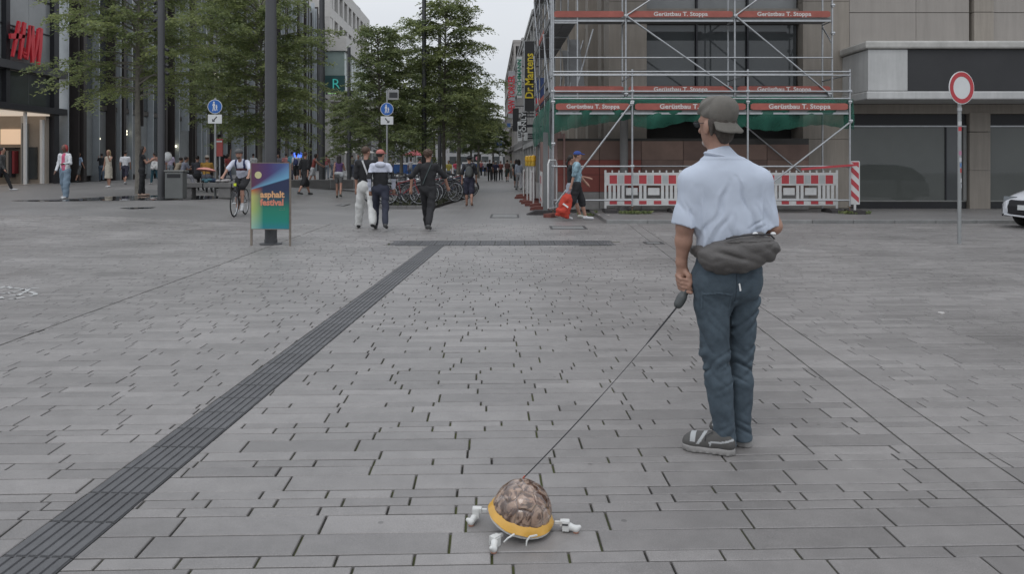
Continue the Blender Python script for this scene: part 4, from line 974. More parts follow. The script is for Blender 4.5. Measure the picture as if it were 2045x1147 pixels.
# ================================================================ TRAFFIC SIGNS, POSTER, BINS, BENCH
BLUE = mat('sign_blue_enamel', (.02, .12, .42), .35, 0, .05, 4); WSG = mat('sign_white_enamel', (.66, .67, .67), .35, 0, .05, 4)
def foot_sign(px, D, zc, r, label, flip, street=False):
    x = px2x(px, D); t = thing('traffic_sign', label, 'traffic sign', (x, D, gz(x, D)), R(4))
    MB().tube([(0, 0, 0), (0, 0, zc + .3)], .035, 10).build('pole', mat('sign_pole_grey', (.33, .34, .34), .5, .5), t, smooth=True)
    MB().lathe([(0, -.05), (r, -.05), (r, -.035), (0, -.035)], (0, 0, zc), 28, ax='y').build('disc_rim', WSG, t)
    MB().lathe([(0, -.054), (r * .93, -.054), (r * .93, -.051), (0, -.051)], (0, 0, zc), 28, ax='y').build('disc', BLUE, t)
    m_ = MB(); s_ = r
    # adult leading a child
    for (cx, cy, k) in ((-.12, .1, 1.), (.24, -.12, .62)):
        m_.lathe([(0, -.058), (.12 * s_ * k, -.058), (.12 * s_ * k, -.0545), (0, -.0545)], (cx * s_, 0, zc + (cy + .5 * k) * s_), 12, ax='y')
        for poly in ([(-.12, .36), (.12, .36), (.2, -.02), (.1, -.05), (.06, .12), (.1, -.25), (-.14, -.25), (-.1, .12), (-.16, .0), (-.24, .03)],
                     [(-.12, -.22), (.0, -.22), (-.1, -.72), (-.22, -.72)], [(.0, -.22), (.1, -.22), (.2, -.7), (.08, -.7)]):
            m_.prism([((cx + a * k) * s_, zc + (cy + b * k) * s_) for a, b in poly], -.058, -.0545, 'y')
    m_.build('pictogram', WSG, t)
    MB().box(-r * .96, r * .96, -.05, -.038, zc - r - .33, zc - r - .03).build('plate', WSG, t, bevel=.004)
    a = MB(); zz = zc - r - .18; f = -1 if flip else 1
    P_ = lambda pts: [(f * u * .01, zz + v_ * .01) for u, v_ in pts]
    a.prism(P_([(-8, 7), (-5, 9), (6, -4), (3, -6)]), -.0535, -.051, 'y'); a.prism(P_([(9, -9), (9, 0), (6, 0), (6, -6), (0, -6), (0, -9)]), -.0537, -.0512, 'y')
    a.build('arrow', SBK, t)
    if street:
        o = MB().box(.02, .42, .0, .02, zc + .35, zc + .72).build('street_name_plate', mat('name_plate_frame', (.3, .3, .3), .5), t); MB().box(.08, .38, -.006, -.001, zc + .42, zc + .62).build('panel', SBK, o)
        MB().tube([(0, 0, zc + .3), (0, 0, zc + .7)], .03, 8).build('pole_top', STEEL, t)
    return t
foot_sign(430, 26.2, 3.07, .24, 'round blue pedestrian path sign on a pole in front of the bench, arrow down left', True)
foot_sign(773, 28.5, 3.45, .238, 'round blue pedestrian path sign behind the two men, arrow pointing down right', False, True)
D_ = 14.16; ns = thing('traffic_sign', 'round white no vehicles sign with red ring on a stickered pole before the shop windows', 'traffic sign', (px2x(1916, D_), D_, 0), 0)
MB().tube([(0, 0, 0), (0, 0, 3.1)], .034, 12).build('pole', mat('sign_pole_grey', (.33, .34, .34)), ns, smooth=True)
zc = pz(175.5, D_)
for nm, ry in (('disc', R(19)), ('rear_disc', R(40))):
    if nm == 'disc':
        o = MB().lathe([(0, -.05), (.3, -.05), (.3, -.038), (0, -.038)], n=36, ax='y').build('disc', WSG, ns, loc=(0, 0, zc), rot=(0, 0, ry))
        MB().lathe([(.205, -.054), (.285, -.054), (.285, -.0505), (.205, -.0505)], n=36, ax='y').build('red_ring', mat('ring_red', (.45, .03, .04), .35), o)
    else:
        MB().lathe([(0, .038), (.27, .038), (.27, .05), (0, .05)], n=32, ax='y').build('rear_disc', mat('sign_back', (.09, .09, .09), .5), ns, loc=(.1, .05, zc + .03), rot=(0, 0, R(26)))
for k, (z, c) in enumerate(((2.16, (.5, .5, .5)), (2.06, (.5, .05, .06)), (1.62, (.45, .2, .3)), (1.5, (.5, .5, .52)), (1.4, (.1, .2, .4)), (1.3, (.45, .06, .06)), (1.12, (.6, .6, .6)), (1.02, (.55, .57, .6)))):
    MB().lathe([(.0352, 0), (.0352, .075)], n=12, a0=R(200 + 12 * k), a1=R(330)).build('sticker', mat('sticker_%d' % k, c, .5), ns, loc=(0, 0, z))
MB().tube([(0, -.001, zc - .42), (0, -.001, zc - .36)], .042, 12).build('clamp', STEEL, ns)
# festival poster on an A-frame, tied round the lamp post
def poster_mat():
    m = bpy.data.materials.new('festival_poster'); m.use_nodes = True; t = m.node_tree; b = t.nodes['Principled BSDF']; n = t.nodes.new; l = t.links.new
    tcn = n('ShaderNodeTexCoord'); sp = n('ShaderNodeSeparateXYZ'); l(tcn.outputs['Generated'], sp.inputs[0]); U, V_ = sp.outputs['X'], sp.outputs['Z']
    def ma(op, a, b_=0, c=0, cl=False):
        q = n('ShaderNodeMath'); q.operation = op; q.use_clamp = cl
        for i, v in enumerate((a, b_, c)):
            if isinstance(v, (int, float)): q.inputs[i].default_value = v
            else: l(v, q.inputs[i])
        return q.outputs[0]
    def ramp(f, st):
        r = n('ShaderNodeValToRGB'); e = r.color_ramp.elements
        while len(e) < len(st): e.new(.5)
        for i, (p, c) in enumerate(st): e[i].position = p; e[i].color = (*c, 1)
        l(f, r.inputs[0]); return r.outputs[0]
    def mix(f, a, b_):
        q = n('ShaderNodeMix'); q.data_type = 'RGBA'; l(f, q.inputs[0]) ; l(a, q.inputs[6]); l(b_, q.inputs[7]); return q.outputs[2]
    low = ramp(V_, [(0, (.02, .2, .25)), (.12, (.01, .22, .17)), (.3, (.015, .2, .13)), (.45, (.02, .07, .1)), (.6, (.02, .03, .08))])
    left = ramp(V_, [(0, (.3, .5, .42)), (.3, (.42, .5, .15)), (.5, (.5, .5, .16)), (.6, (.5, .12, .04)), (.63, (.25, .03, .04))])
    f1 = ma('SUBTRACT', 1, ma('MULTIPLY', U, 3.2, 0), 0, True)
    f1 = ma('POWER', f1, .8); base = mix(f1, low, left)
    top = ramp(U, [(0, (.11, .035, .07)), (.45, (.07, .035, .14)), (.8, (.06, .09, .24)), (1, (.09, .14, .33))])
    # beam: brightest along the line v = .62 + .16u
    dline = ma('SUBTRACT', V_, ma('MULTIPLY_ADD', U, .17, .595))
    isup = ma('MULTIPLY', ma('ADD', dline, .004), 60, 0, True)
    glow = ma('MULTIPLY', ma('SUBTRACT', 1, ma('DIVIDE', dline, ma('MULTIPLY_ADD', U, .22, .03)), 0, True), .85, 0, True)
    cyan = n('ShaderNodeRGB'); cyan.outputs[0].default_value = (.16, .42, .6, 1)
    top = mix(glow, top, cyan.outputs[0]); fin = mix(isup, base, top)
    l(fin, b.inputs['Base Color']); b.inputs['Roughness'].default_value = .45; return m
ps = thing('festival_poster', 'portrait poster stand with purple, blue and green print before the thick lamp post', 'poster stand', (px2x(539, 13.75), 13.8, 0), R(-4))
WOOD = mat('weathered_timber', (.2, .17, .14), .8, 0, .2, 8)
zb, zt_ = pz(458, 13.7), pz(326, 13.7); hw = 38.5 / FPX * 13.7
MB().box(-hw, hw, -.012, .012, 0, zt_ - zb).build('print', poster_mat(), ps, loc=(0, -.02, zb))
MB().lathe([(0, -.002), (.063, -.002), (.063, .001), (0, .001)], n=28, ax='y').build('moon_disc', mat('poster_moon', (.55, .52, .28), .5, 0, 0), ps, loc=(-hw + .125, -.034, zt_ - .21), rot=(0, 0, 0))
SAL = mat('poster_salmon', (.62, .22, .15), .5, 0, 0); SAL2 = mat('poster_orange', (.65, .36, .18), .5, 0, 0)
text('asphalt', .155, SAL2, ps, (.04, -.034, zt_ - .56), (R(90), 0, 0), .001, .006); text('festival', .155, SAL, ps, (.035, -.034, zt_ - .70), (R(90), 0, 0), .001, .006)
for k in range(2): text('· · · · ·', .04, SAL, ps, (.22, -.034, zt_ - .80 - k * .03), (R(90), 0, 0), .001)
for s_ in (-1, 1):
    MB().obox((s_ * (hw + .012), 0, zt_ / 2), (.014, 0, 0), (0, .018, 0), (0, 0, zt_ / 2)).build('leg', WOOD, ps)
MB().box(-hw, hw, -.018, .018, -.012, 0).box(-hw, hw, -.018, .018, 0 + zt_ - zb, .012 + zt_ - zb).build('rail', WOOD, ps, loc=(0, -.015, zb))
# bin
bx_, by_, bg_ = G(346, 399); bn2 = thing('litter_bin', 'square grey metal litter bin between the lamp post and the bench', 'litter bin', (bx_, by_ + .2, gz(bx_, by_)), R(6))
MB().box(-.27, .27, -.22, .22, .02, .86).build('body', mat('bin_grey', (.135, .14, .135), .5, .2, .12, 2), bn2, bevel=.03); MB().box(-.29, .29, -.24, .24, .87, .92).build('lid', mat('bin_lid', (.17, .17, .16), .5), bn2, bevel=.01)
MB().box(-.2, .2, -.224, -.221, .68, .8).build('opening', BLACK, bn2)
# long stone and timber bench
SG = mat('bench_stone', (.16, .155, .15), .8, 0, .2, 4)
bx_, by_, bg_ = G(425, 397); be = thing('bench', 'long low stone bench on square blocks behind the blue sign pole', 'bench', (bx_, by_ + .5, gz(bx_, by_)), R(5))
for k in range(4): MB().box(-1.35 + k * .93, -.45 + k * .93, -.28, .28, .36, .52).build('seat_block', SG, be, bevel=.015)
for k in range(3): MB().box(-1.2 + k * 1.25, -.8 + k * 1.25, -.24, .24, 0, .358).build('leg', SG, be, bevel=.015)
b2x, b2y, _ = G(655, 378); b2 = thing('bench', 'grey stone block bench behind the woman with the purple top', 'bench', (b2x, b2y + .3, gz(b2x, b2y)), R(12))
for k in range(4): MB().box(-2.2 + k * 1.12, -1.1 + k * 1.12, -.3, .3, .0, .45).build('seat_block', SG, b2, bevel=.02)
# clutter on the bench, pink umbrella, white balloon
bt = gz(bx_, by_) + .52
def umbrella(loc, r, m, label, tilt=(0, 0)):
    t = thing('umbrella', label, 'umbrella', loc); c = MB(); n = 8; c.lathe([(.01, .26 * r), (r * .35, .22 * r), (r * .7, .12 * r), (r, -.04 * r), (r * .98, -.05 * r), (r * .68, .10 * r), (r * .33, .2 * r), (.01, .24 * r)], n=n)
    c.build('canopy', m, t); MB().tube([(0, 0, .3 * r), (0, 0, -.75 * r), (.05, 0, -.8 * r)], .01, 6).build('shaft', DARKMETAL, t); t.rotation_euler = (tilt[0], tilt[1], 0); return t
umbrella((bx_ - .42, by_ + .5, bt + .42), .34, mat('pink_fabric', (.62, .27, .23), .8, 0, .1), 'open salmon pink umbrella lying on the stone bench', (R(-8), R(4)))
for i, (dx, c, nm, lab) in enumerate(((.02, (.03, .05, .09), 'jacket', 'crumpled dark blue jacket on the bench under the pink umbrella'), (-.2, (.06, .14, .17), 'bag', 'teal patterned cloth bag on the bench under the pink umbrella'), (.3, (.35, .33, .32), 'scarf', 'crumpled pale scarf at the edge of the bench'))):
    f = SDF(); rg3 = random.Random(i)
    for k in range(6): f.ell((rg3.uniform(-.14, .14), rg3.uniform(-.1, .1), rg3.uniform(.03, .1)), (rg3.uniform(.06, .11), .07, .05), k=.03, yaw=rg3.random() * 3)
    o = f.build(nm, mat('cloth_%d' % i, c, .9), None, .012); o.location = (bx_ + dx - .1, by_ + .35, bt); tag(o, lab, nm)
bal = thing('balloon', 'big white balloon beside the lamp post above the bin', 'balloon', (px2x(335, 29), 29, pz(313, 29)))
f = SDF().ell((0, 0, 0), (.15, .15, .18)); f.build('skin', WHITE, bal, .02)
MB().tube([(0, 0, -.18), (.01, 0, -.5), (0, .02, -.8)], .006, 5).build('string', WHITE, bal)
# red poster board, blue lit sign, market stall and far blue stands
rp_ = thing('poster_board', 'tall salmon red board on a post behind the cyclist', 'poster board', (px2x(438, 31), 31, gz(px2x(438, 31), 31)))
MB().box(-.14, .14, -.03, .03, pz(312, 31) - .36, pz(277, 31) - .36).build('board', mat('salmon_board', (.42, .09, .08), .6, 0, .1), rp_); MB().tube([(0, .05, 0), (0, .05, 2)], .03, 8).build('post', STEEL, rp_)
MB().box(-.12, .12, -.035, -.031, pz(284, 31) - .36, pz(281, 31) - .36).build('caption_strip', SW_, rp_)
bl_ = thing('light_sign', 'small glowing blue light sign left of the man in black shorts', 'light sign', (px2x(595, 44), 44, gz(px2x(595, 44), 44)))
MB().lathe([(0, -.16), (.22, -.13), (.24, .1), (0, .16)], (0, 0, pz(313, 44) - .25), 12).build('lamp', mat('blue_glow', (.05, .1, .8), .4, 0, 0, emit=(.08, .2, 1), estr=1.6), bl_); MB().tube([(0, 0, 0), (0, 0, 1.6)], .03, 6).build('post', STEEL, bl_)
def stall(px, D, w, col, label):
    x = px2x(px, D); t = thing('market_stall', label, 'market stall', (x, D, 0))
    MB().prism([(-1.1, 2.15), (1.1, 2.15), (1.15, 2.3), (0, 2.75), (-1.15, 2.3)], -w, w, 'x').build('awning', mat('awning_' + label[:6], col, .7), t)
    MB().box(-w * .95, w * .95, -.9, -.3, .1, .95).build('counter', mat('stall_counter', (.3, .3, .32), .7), t)
    for a in (-1, 1):
        for b in (-1, 1): MB().tube([(a * w * .95, b * 1., 0), (a * w * .95, b * 1., 2.2)], .03, 6).build('post', STEEL, t)
    return t
fe = thing('banner_fence', 'far barrier hung with a blue and white banner across the street', 'banner', (px2x(955, 92), 92, 0))
MB().box(-1.9, 1.2, 0, .06, .45, 1.35).build('blue_cloth', mat('banner_cloth_blue', (.03, .09, .26), .7), fe); MB().box(-1.9, 1.2, -.01, .07, 1.36, 1.55).build('white_edge', WHITE, fe)
for k in range(3): MB().tube([(-1.8 + k * 1.45, .03, 0), (-1.8 + k * 1.45, .03, 1.6)], .03, 6).build('post', STEEL, fe)
fe2 = thing('banner_fence', 'blue banner with white top edge behind the parked bicycles, left', 'banner', (px2x(800, 60), 60, 0))
MB().box(-1.6, 1.6, 0, .06, .6, 1.35).build('blue_cloth', mat('banner_cloth_blue', (.03, .09, .26)), fe2); MB().box(-1.6, 1.6, -.01, .07, 1.36, 1.48).build('white_edge', WHITE, fe2)
sg2 = thing('shop_sign', 'dark square sign with a pink round emblem above the far blue banner', 'sign', (px2x(953.5, 91), 91, pz(323, 91)))
MB().box(-.42, .42, -.05, .05, 0, .9).build('panel', SBK, sg2); MB().lathe([(0, -.06), (.24, -.06), (.24, -.052), (0, -.052)], (0, 0, .4), 16, ax='y').build('emblem', mat('emblem_pink', (.6, .25, .3), .5), sg2); MB().tube([(0, 0, -1.5), (0, 0, 0)], .04, 6).build('post', STEEL, sg2)
us = thing('station_sign', 'far blue and white hanging sign by the right facades', 'sign', (px2x(997, 78), 78, pz(305, 78)))
MB().box(-.25, .25, -.05, .05, .75, 1.25).build('blue_panel', mat('sign_blue', (.05, .12, .3)), us); MB().box(-.25, .25, -.05, .05, .2, .5).build('white_panel', SW_, us); MB().tube([(0, 0, -2.5), (0, 0, 1.2)], .04, 6).build('post', STEEL, us)
text('U', .45, SW_, us, (0, -.06, 1.0), (R(90), 0, 0), .004, .01)
# parasols & tables far behind on the left
for k, (px, D, c, lab) in enumerate(((715, 66, (.5, .48, .45), 'pale cafe parasol far off beside the arcade pillars'), (830, 84, (.45, .1, .12), 'dull red far parasol behind the bicycles'))):
    x = px2x(px, D); t = thing('parasol', lab, 'parasol', (x, D, 0)); MB().lathe([(.02, 2.9), (1.5, 2.3), (1.5, 2.25), (.02, 2.8)], n=8).build('canopy', mat('parasol_%d' % k, c, .8), t); MB().tube([(0, 0, 0), (0, 0, 2.85)], .03, 6).build('pole', STEEL, t)
# ================================================================ CAR (nose in frame, its side mirrored in the shop windows)
car = thing('parked_car', 'white hatchback with black grille entering at the right edge', 'car', (13.5, 17.75, 0), R(180 + 16))
CP = mat('white_car_paint', (.62, .63, .66), .22, 0, .02, 2, coat=.8); 
prof_t = [(-2.05, .72, .78), (-1.95, .95, .86), (-1.5, 1.32, .80), (-.9, 1.47, .72), (0, 1.49, .72), (.35, 1.42, .74), (.95, 1.02, .86), (1.6, .90, .86), (1.95, .76, .80), (2.12, .60, .66), (2.14, .42, .62)]
V = []; F = []; ng = 13
# body shell: sections along the length (front = +x)
secs = [(-2.1, .35, .70, .70, .66), (-2.05, .25, .88, .86, .80), (-1.7, .22, .98, .90, .9), (-1.0, .2, .98, .92, .93), (0, .2, .96, .93, .94), (.9, .2, .95, .92, .93), (1.5, .22, .9, .9, .86), (1.85, .24, .8, .86, .76), (2.05, .26, .70, .78, .62), (2.13, .32, .58, .68, .5)]
for x, z0, z1, w, wt in secs:
    for k in range(ng):
        a = math.pi * k / (ng - 1); c, s_ = math.cos(a), math.sin(a)
        y_ = w * (abs(c) ** .45) * (1 if c > 0 else -1) * (1 - .1 * s_ ** 4); z_ = z0 + (z1 - z0) * (abs(s_) ** .4 if s_ > 0 else 0); V.append((x, y_, z_))
for i in range(len(secs) - 1):
    for k in range(ng - 1): a = i * ng + k; F.append((a, a + 1, a + ng + 1, a + ng))
F2 = [tuple(range(ng)), tuple(range((len(secs) - 1) * ng, len(secs) * ng))]
me = bpy.data.meshes.new('body'); me.from_pydata(V, [], F + F2); me.materials.append(CP); fixn(me); smooth_mesh(me, 35); link(bpy.data.objects.new('body', me), car)
V = []; F = []
for x, w, z in ((-1.98, .72, .92), (-1.55, .66, 1.3), (-.9, .62, 1.44), (0, .62, 1.46), (.45, .64, 1.38), (1.15, .76, .93)):
    wb_ = .84; V += [(x, -wb_, .90), (x, -w, z - .04), (x, -w * .85, z), (x, w * .85, z), (x, w, z - .04), (x, wb_, .90)]
for i in range(5):
    for k in range(5): a = i * 6 + k; F.append((a, a + 1, a + 7, a + 6))
me = bpy.data.meshes.new('cabin_glass'); me.from_pydata(V, [], F + [tuple(range(6)), tuple(range(30, 36))]); me.materials.append(GLASS); me.materials.append(CP); fixn(me); smooth_mesh(me, 30)
o = link(bpy.data.objects.new('cabin', me), car)
for p_ in me.polygons:
    if p_.center.z > 1.38 and abs(p_.normal.z) > .8: p_.material_index = 1
WH = mat('tyre_rubber', (.02, .02, .02), .85); RM = mat('alloy_rim', (.35, .35, .36), .3, .8)
for x in (-1.3, 1.32):
    for y_ in (-.8, .8):
        w0 = MB().lathe([(.2, -.1), (.3, -.1), (.325, -.07), (.325, .07), (.3, .1), (.2, .1)], n=24, ax='y').build('wheel', WH, car, loc=(x, y_, .325), smooth=True)
        MB().lathe([(0, -.085), (.05, -.09), (.2, -.08), (.2, .08), (0, .085)], n=10, ax='y').build('rim', RM, w0)
MB().prism([(2.08, .28), (2.17, .33), (2.165, .5), (2.12, .62), (2.04, .66), (2.0, .3)], -.52, .52, 'y').build('grille', BLACK, car)
MB().box(2.15, 2.185, -.26, .26, .42, .53).build('licence_plate', SW_, car)
MB().tube([(2.15, -.62, .3), (2.18, 0, .27), (2.15, .62, .3)], .022, 6).build('bumper_lip', CP, car)
for s_ in (-1, 1):
    MB().obox((2.0, s_ * .6, .66), (.06, s_ * -.05, 0), (.0, .17, .0), (-.01, 0, .05)).build('headlight', mat('headlamp_glass', (.3, .32, .34), .1, .3), car)
    MB().tube([(2.1, s_ * .58, .62), (2.16, s_ * .56, .45), (2.14, s_ * .5, .3)], .02, 6).build('grille_trim', CP, car)
    MB().box(.6, .85, s_ * .92 - .07, s_ * .92 + .07, .98, 1.1).build('wing_mirror', CP, car, bevel=.03)
    MB().box(-1.1, -.95, s_ * .93 - .01, s_ * .93 + .01, .3, .9).build('door_seam', BLACK, car)
MB().lathe([(0, .0), (.06, .0), (.05, .015), (0, .02)], n=12, ax='x').build('emblem', STEEL, car, loc=(2.15, 0, .585))
A = np.array
# ================================================================ PEOPLE
SKIN = mat('skin', (.36, .20, .145), .55, 0, .1, 12); SKIN_D = mat('skin_dark', (.13, .07, .05), .5, 0, .1, 12)
HAIRD = mat('hair_dark', (.02, .015, .013), .6, 0, .3, 30); HAIRB = mat('hair_brown', (.07, .04, .025), .6, 0, .3, 30); HAIRL = mat('hair_blonde', (.36, .26, .15), .6, 0, .3, 30)
SOLE = mat('shoe_sole', (.45, .44, .43), .7, 0, .1)
def cm(c, n='cloth'):
    return mat('%s_%d_%d_%d' % (n, c[0] * 100, c[1] * 100, c[2] * 100), c, .85, 0, .16, 9, .25, 25)
def fold(amp, fx=26., fz=9., seed=0):
    def f(P): return amp * (np.sin(P[:, 0] * fx + 3 * vnoise(P * 5, seed) + P[:, 2] * fz) * .6 + vnoise(P * 14, seed + 1) * .7)
    return f
def person(label, px, D=None, py=None, yaw=0, H=1.74, legs=(14, 4, -14, 10), arms=((-8, 8, 12), (10, 8, 18)), top=(.05, .05, .05), sleeve=.55, bottom=(.03, .03, .04), length=1., wide=1.,
           hair='short', hairm=None, cap=None, skirt=None, shoes=(.04, .04, .04), skin=None, female=False, vox=None, group=None, lean=0, head_yaw=0, extra=None, sit=None, loc=None, apart=.0, wt=1., topm=None, open_=None):
    if loc: x, y, g = loc
    elif D is None: x, y, g = G(px, py)
    else: x = px2x(px, D); y = D; g = gz(x, y)
    if x > 2.3 and y > KY and not loc: g = PH
    s = H / 1.75; skin = skin or SKIN; t = thing('person', label, 'person', (x, y, g), R(yaw), group)
    vox = vox or min(.034, max(.013, y * .00075)); A = np.array
    hw = .088 if not female else .085; sw = .178 if not female else .152
    def leg(sg, a, k):
        a, sh = R(a), R(a - k); h = A([sg * hw, 0, .92]); kn = h + A([sg * apart * .5 - sg * 0, math.sin(a), -math.cos(a)]) * .43
        an = kn + A([sg * apart * .3, math.sin(sh), -math.cos(sh)]) * .41; f = R(a - k) * .75
        toe = an + A([sg * .02, math.cos(f) * .17, math.sin(f) * .17 - .045]); heel = an + A([0, -.045, -.045]); return h, kn, an, heel, toe
    LL = leg(-1, legs[0], legs[1]); LR = leg(1, legs[2], legs[3])
    low = min(LL[3][2], LL[4][2], LR[3][2], LR[4][2]) - .032
    up = -low if sit is None else sit / s - .82
    def fix(p): return (p + A([0, 0, up])) * s
    LL = [fix(p) for p in LL]; LR = [fix(p) for p in LR]; ln = R(lean)
    def T(x_, y_, z_): zz = z_ - .95; return fix(A([x_, y_ + zz * math.sin(ln), .95 + zz * math.cos(ln)]))
    def arm(sg, p, ab, e):
        ab, p, e = R(ab), R(p), R(e); sh = A([sg * sw, 0, 1.41]); d1 = A([sg * math.sin(ab), math.sin(p) * math.cos(ab), -math.cos(p) * math.cos(ab)])
        d2 = A([sg * math.sin(ab) * .4 - sg * .25 * math.sin(e), math.sin(p + e), -math.cos(p + e)]); d2 /= np.linalg.norm(d2)
        el = sh + d1 * .28; wr = el + d2 * .25; hd = wr + d2 * .085
        sh_ = T(*sh); off = sh_ - fix(sh); return sh_, fix(el) + off, fix(wr) + off, fix(hd) + off, d2
    AL = arm(-1, *arms[0]); AR = arm(1, *arms[1]); hy = R(head_yaw); hc = T(0, .025, 1.635); nk = T(0, 0, 1.44)
    fw = A([-math.sin(hy), math.cos(hy), 0]); rt = A([math.cos(hy), math.sin(hy), 0]); up_ = A([0, 0, 1])
    # body: one continuous mesh
    b = SDF(); b.cone(T(0, 0, .98), T(0, .0, 1.33), .105 * s, .125 * s * wt, .04, .62); b.cone(T(-sw * .8, 0, 1.39), T(sw * .8, 0, 1.39), .045 * s, k=.05)
    b.cone(nk, hc - up_ * .05, .05 * s, .047 * s, .02); b.ell(hc + up_ * .02, (.073 * s, .093 * s, .1 * s), .02, hy); b.ell(hc + fw * .025 * s - up_ * .055 * s, (.05 * s, .055 * s, .06 * s), .03, hy)
    b.cone(hc + fw * .09 * s + up_ * .01, hc + fw * .108 * s - up_ * .02, .01 * s, .014 * s, .012)
    for sg in (-1, 1): b.ell(hc + rt * sg * .073 * s - fw * .01 - up_ * .01, (.012, .022, .032), .006, hy)
    for a in (AL, AR):
        b.chain([a[0], a[1], a[2]], [.046 * s, .037 * s, .026 * s], .02)
        d = a[4]; sd = np.cross(d, A([0, 1, .01])); sd /= np.linalg.norm(sd) + 1e-6
        if vox > .016: b.cone(a[2], a[3], .028 * s, .03 * s, .02); b.cone(a[3], a[3] + d * .07 * s + A([0, .02, 0]), .026 * s, .016 * s, .02)
        else:
            b.cone(a[2], a[3], .026 * s, .034 * s, .02)
            nrm = np.cross(sd, d)
            for q in range(4): o_ = a[3] + sd * (q - 1.5) * .019 * s; b.chain([o_, o_ + d * .035 * s, o_ + d * .06 * s + A([0, .015, 0])], [.011, .0105, .0085], .006)
            b.cone(a[2] + d * .03, a[3] + sd * .04 + A([0, .03, 0]), .013, .01, .01)
    for l_ in (LL, LR):
        b.chain([l_[0], l_[1]], [.078 * s, (.05 if (bottom is None or length < .95 or skirt) else .042) * s], .02); cq = .05 if (bottom is None or length < .95 or skirt) else .038; b.cone(l_[1], l_[1] * .55 + l_[2] * .45 + A([0, -.01, 0]), cq * .95 * s, cq * s, .02); b.cone(l_[1] * .55 + l_[2] * .45 + A([0, -.01, 0]), l_[2], cq * s, .034 * s, .02)
        b.cone(l_[3] + A([0, .03, .01]), l_[4], .03 * s, .022 * s, .02)
    b.build('body', skin, t, vox)
    # eyes and brows for anyone whose face is turned to us
    if abs(((yaw + head_yaw + 180) % 360) - 180) > 60 and y < 30:
        m_ = MB()
        for sg in (-1, 1): c_ = hc + rt * sg * .03 * s + fw * .088 * s + up_ * .012; m_.obox(c_, rt * .012, fw * .004, up_ * .005)
        m_.obox(hc + fw * .08 * s - up_ * .07 * s, rt * .018, fw * .006, up_ * .004); m_.build('eyes_and_mouth', HAIRD, t)
    # top
    if top is not None:
        c = SDF(); e = .018; low_ = .93 if not skirt == 'dress' else 1.0
        c.cone(T(0, 0, low_), T(0, .0, 1.33), (.128 + (.012 if female else 0)) * s * wt + .006, .15 * s * wt, .04, .66); c.cone(T(-sw * .85, 0, 1.385), T(sw * .85, 0, 1.385), .058 * s, k=.05); c.cone(T(0, 0, 1.40), T(0, 0, 1.445), .062 * s, .056 * s, .03)
        if sleeve > 0:
            for a in (AL, AR):
                if sleeve <= 1: c.cone(a[0], a[0] + (a[1] - a[0]) * sleeve * 1.25, .064 * s, .06 * s, .03)
                else: c.chain([a[0], a[1], a[2]], [.062 * s, .05 * s, .04 * s], .03)
        c.disp = fold(.013 if vox < .02 else .007, seed=len(label)); mm = topm or cm(top)
        c.build('shirt', mm if not isinstance(mm, tuple) else list(mm), t, vox, fmat=open_)
    # bottom
    if skirt:
        c = SDF(); zt = 1.06 if skirt != 'dress' else 1.1; zl = {'dress': .42, 'skirt': .56, 'mini': .66}[skirt]
        c.cone(T(0, 0, zt), T(0, 0, .9), .125 * s, .165 * s, .04, .7); c.cone(T(0, 0, .9), fix(A([0, 0, zl])), .16 * s, .185 * s * wide, .04, .8); c.cut(fix(A([0, 0, zl])) , (0, 0, -1)); c.disp = fold(.012, 34, 2); c.build('skirt', cm(bottom), t, vox)
    elif bottom is not None:
        c = SDF(); c.cone(T(0, 0, 1.0), T(0, -.01, .9), .125 * s, .14 * s, .04, .72); c.ell(T(0, -.05, .9), (.13 * s, .075 * s, .09 * s), .04)
        for l_ in (LL, LR):
            if length > .95: c.chain([l_[0], l_[1], l_[2] + A([0, 0, .01])], [.098 * s, .068 * s * wide, .056 * s * wide], .03)
            else:
                q = length * 2; e1 = l_[0] + (l_[1] - l_[0]) * min(1, q); c.cone(l_[0], e1, .1 * s, .084 * s * wide, .03)
                if q > 1: c.cone(e1, l_[1] + (l_[2] - l_[1]) * (q - 1), .08 * s * wide, .075 * s * wide, .03)
        c.disp = fold(.0075 if vox < .02 else .005, 14, 30, 3); c.build('trousers' if length > .95 else 'shorts', cm(bottom), t, vox)
    # shoes
    for l_ in (LL, LR):
        c = SDF(); c.cone(l_[3] + A([0, .015, .012]), l_[4] + A([0, .01, .004]), .042 * s, .034 * s, .02, 1.); c.cone(l_[2] + A([0, .0, -.01]), l_[3] + A([0, .02, .02]), .042 * s, .042 * s, .02)
        c.build('shoe', cm(shoes, 'shoe'), t, min(vox, .02))
    # hair / headgear
    hm = hairm or HAIRB
    c = SDF(); c.ell(hc + up_ * .035 * s - fw * .018 * s, (.082 * s, .092 * s, .092 * s), .01, hy)
    if hair == 'curly': c.ell(hc + up_ * .06 * s - fw * .01 * s, (.1 * s, .11 * s, .085 * s), .02, hy); c.disp = lambda P: .018 * vnoise(P * 45)
    if hair == 'long': c.cone(hc - fw * .05 * s, T(0, -.085, 1.22), .075 * s, .06 * s, .03, .6, hy); c.cone(hc - fw * .04 + rt * .05, T(.06, -.05, 1.34), .045, .03, .03); c.cone(hc - fw * .04 - rt * .05, T(-.06, -.05, 1.34), .045, .03, .03)
    if hair == 'ponytail': c.cone(hc - fw * .08 * s + up_ * .03, hc - fw * .14 * s - up_ * .1, .035 * s, .03 * s, .02); c.cone(hc - fw * .14 * s - up_ * .1, hc - fw * .1 * s - up_ * .26, .03 * s, .012, .02)
    if hair == 'bob': c.ell(hc - fw * .02 * s - up_ * .02 * s, (.1 * s, .09 * s, .12 * s), .03, hy)
    # keep the face clear
    c.cut(hc + fw * .045 * s - up_ * .01 * s, fw * .8 - up_ * .55)
    c.build('hair', hm, t, min(vox, .018))
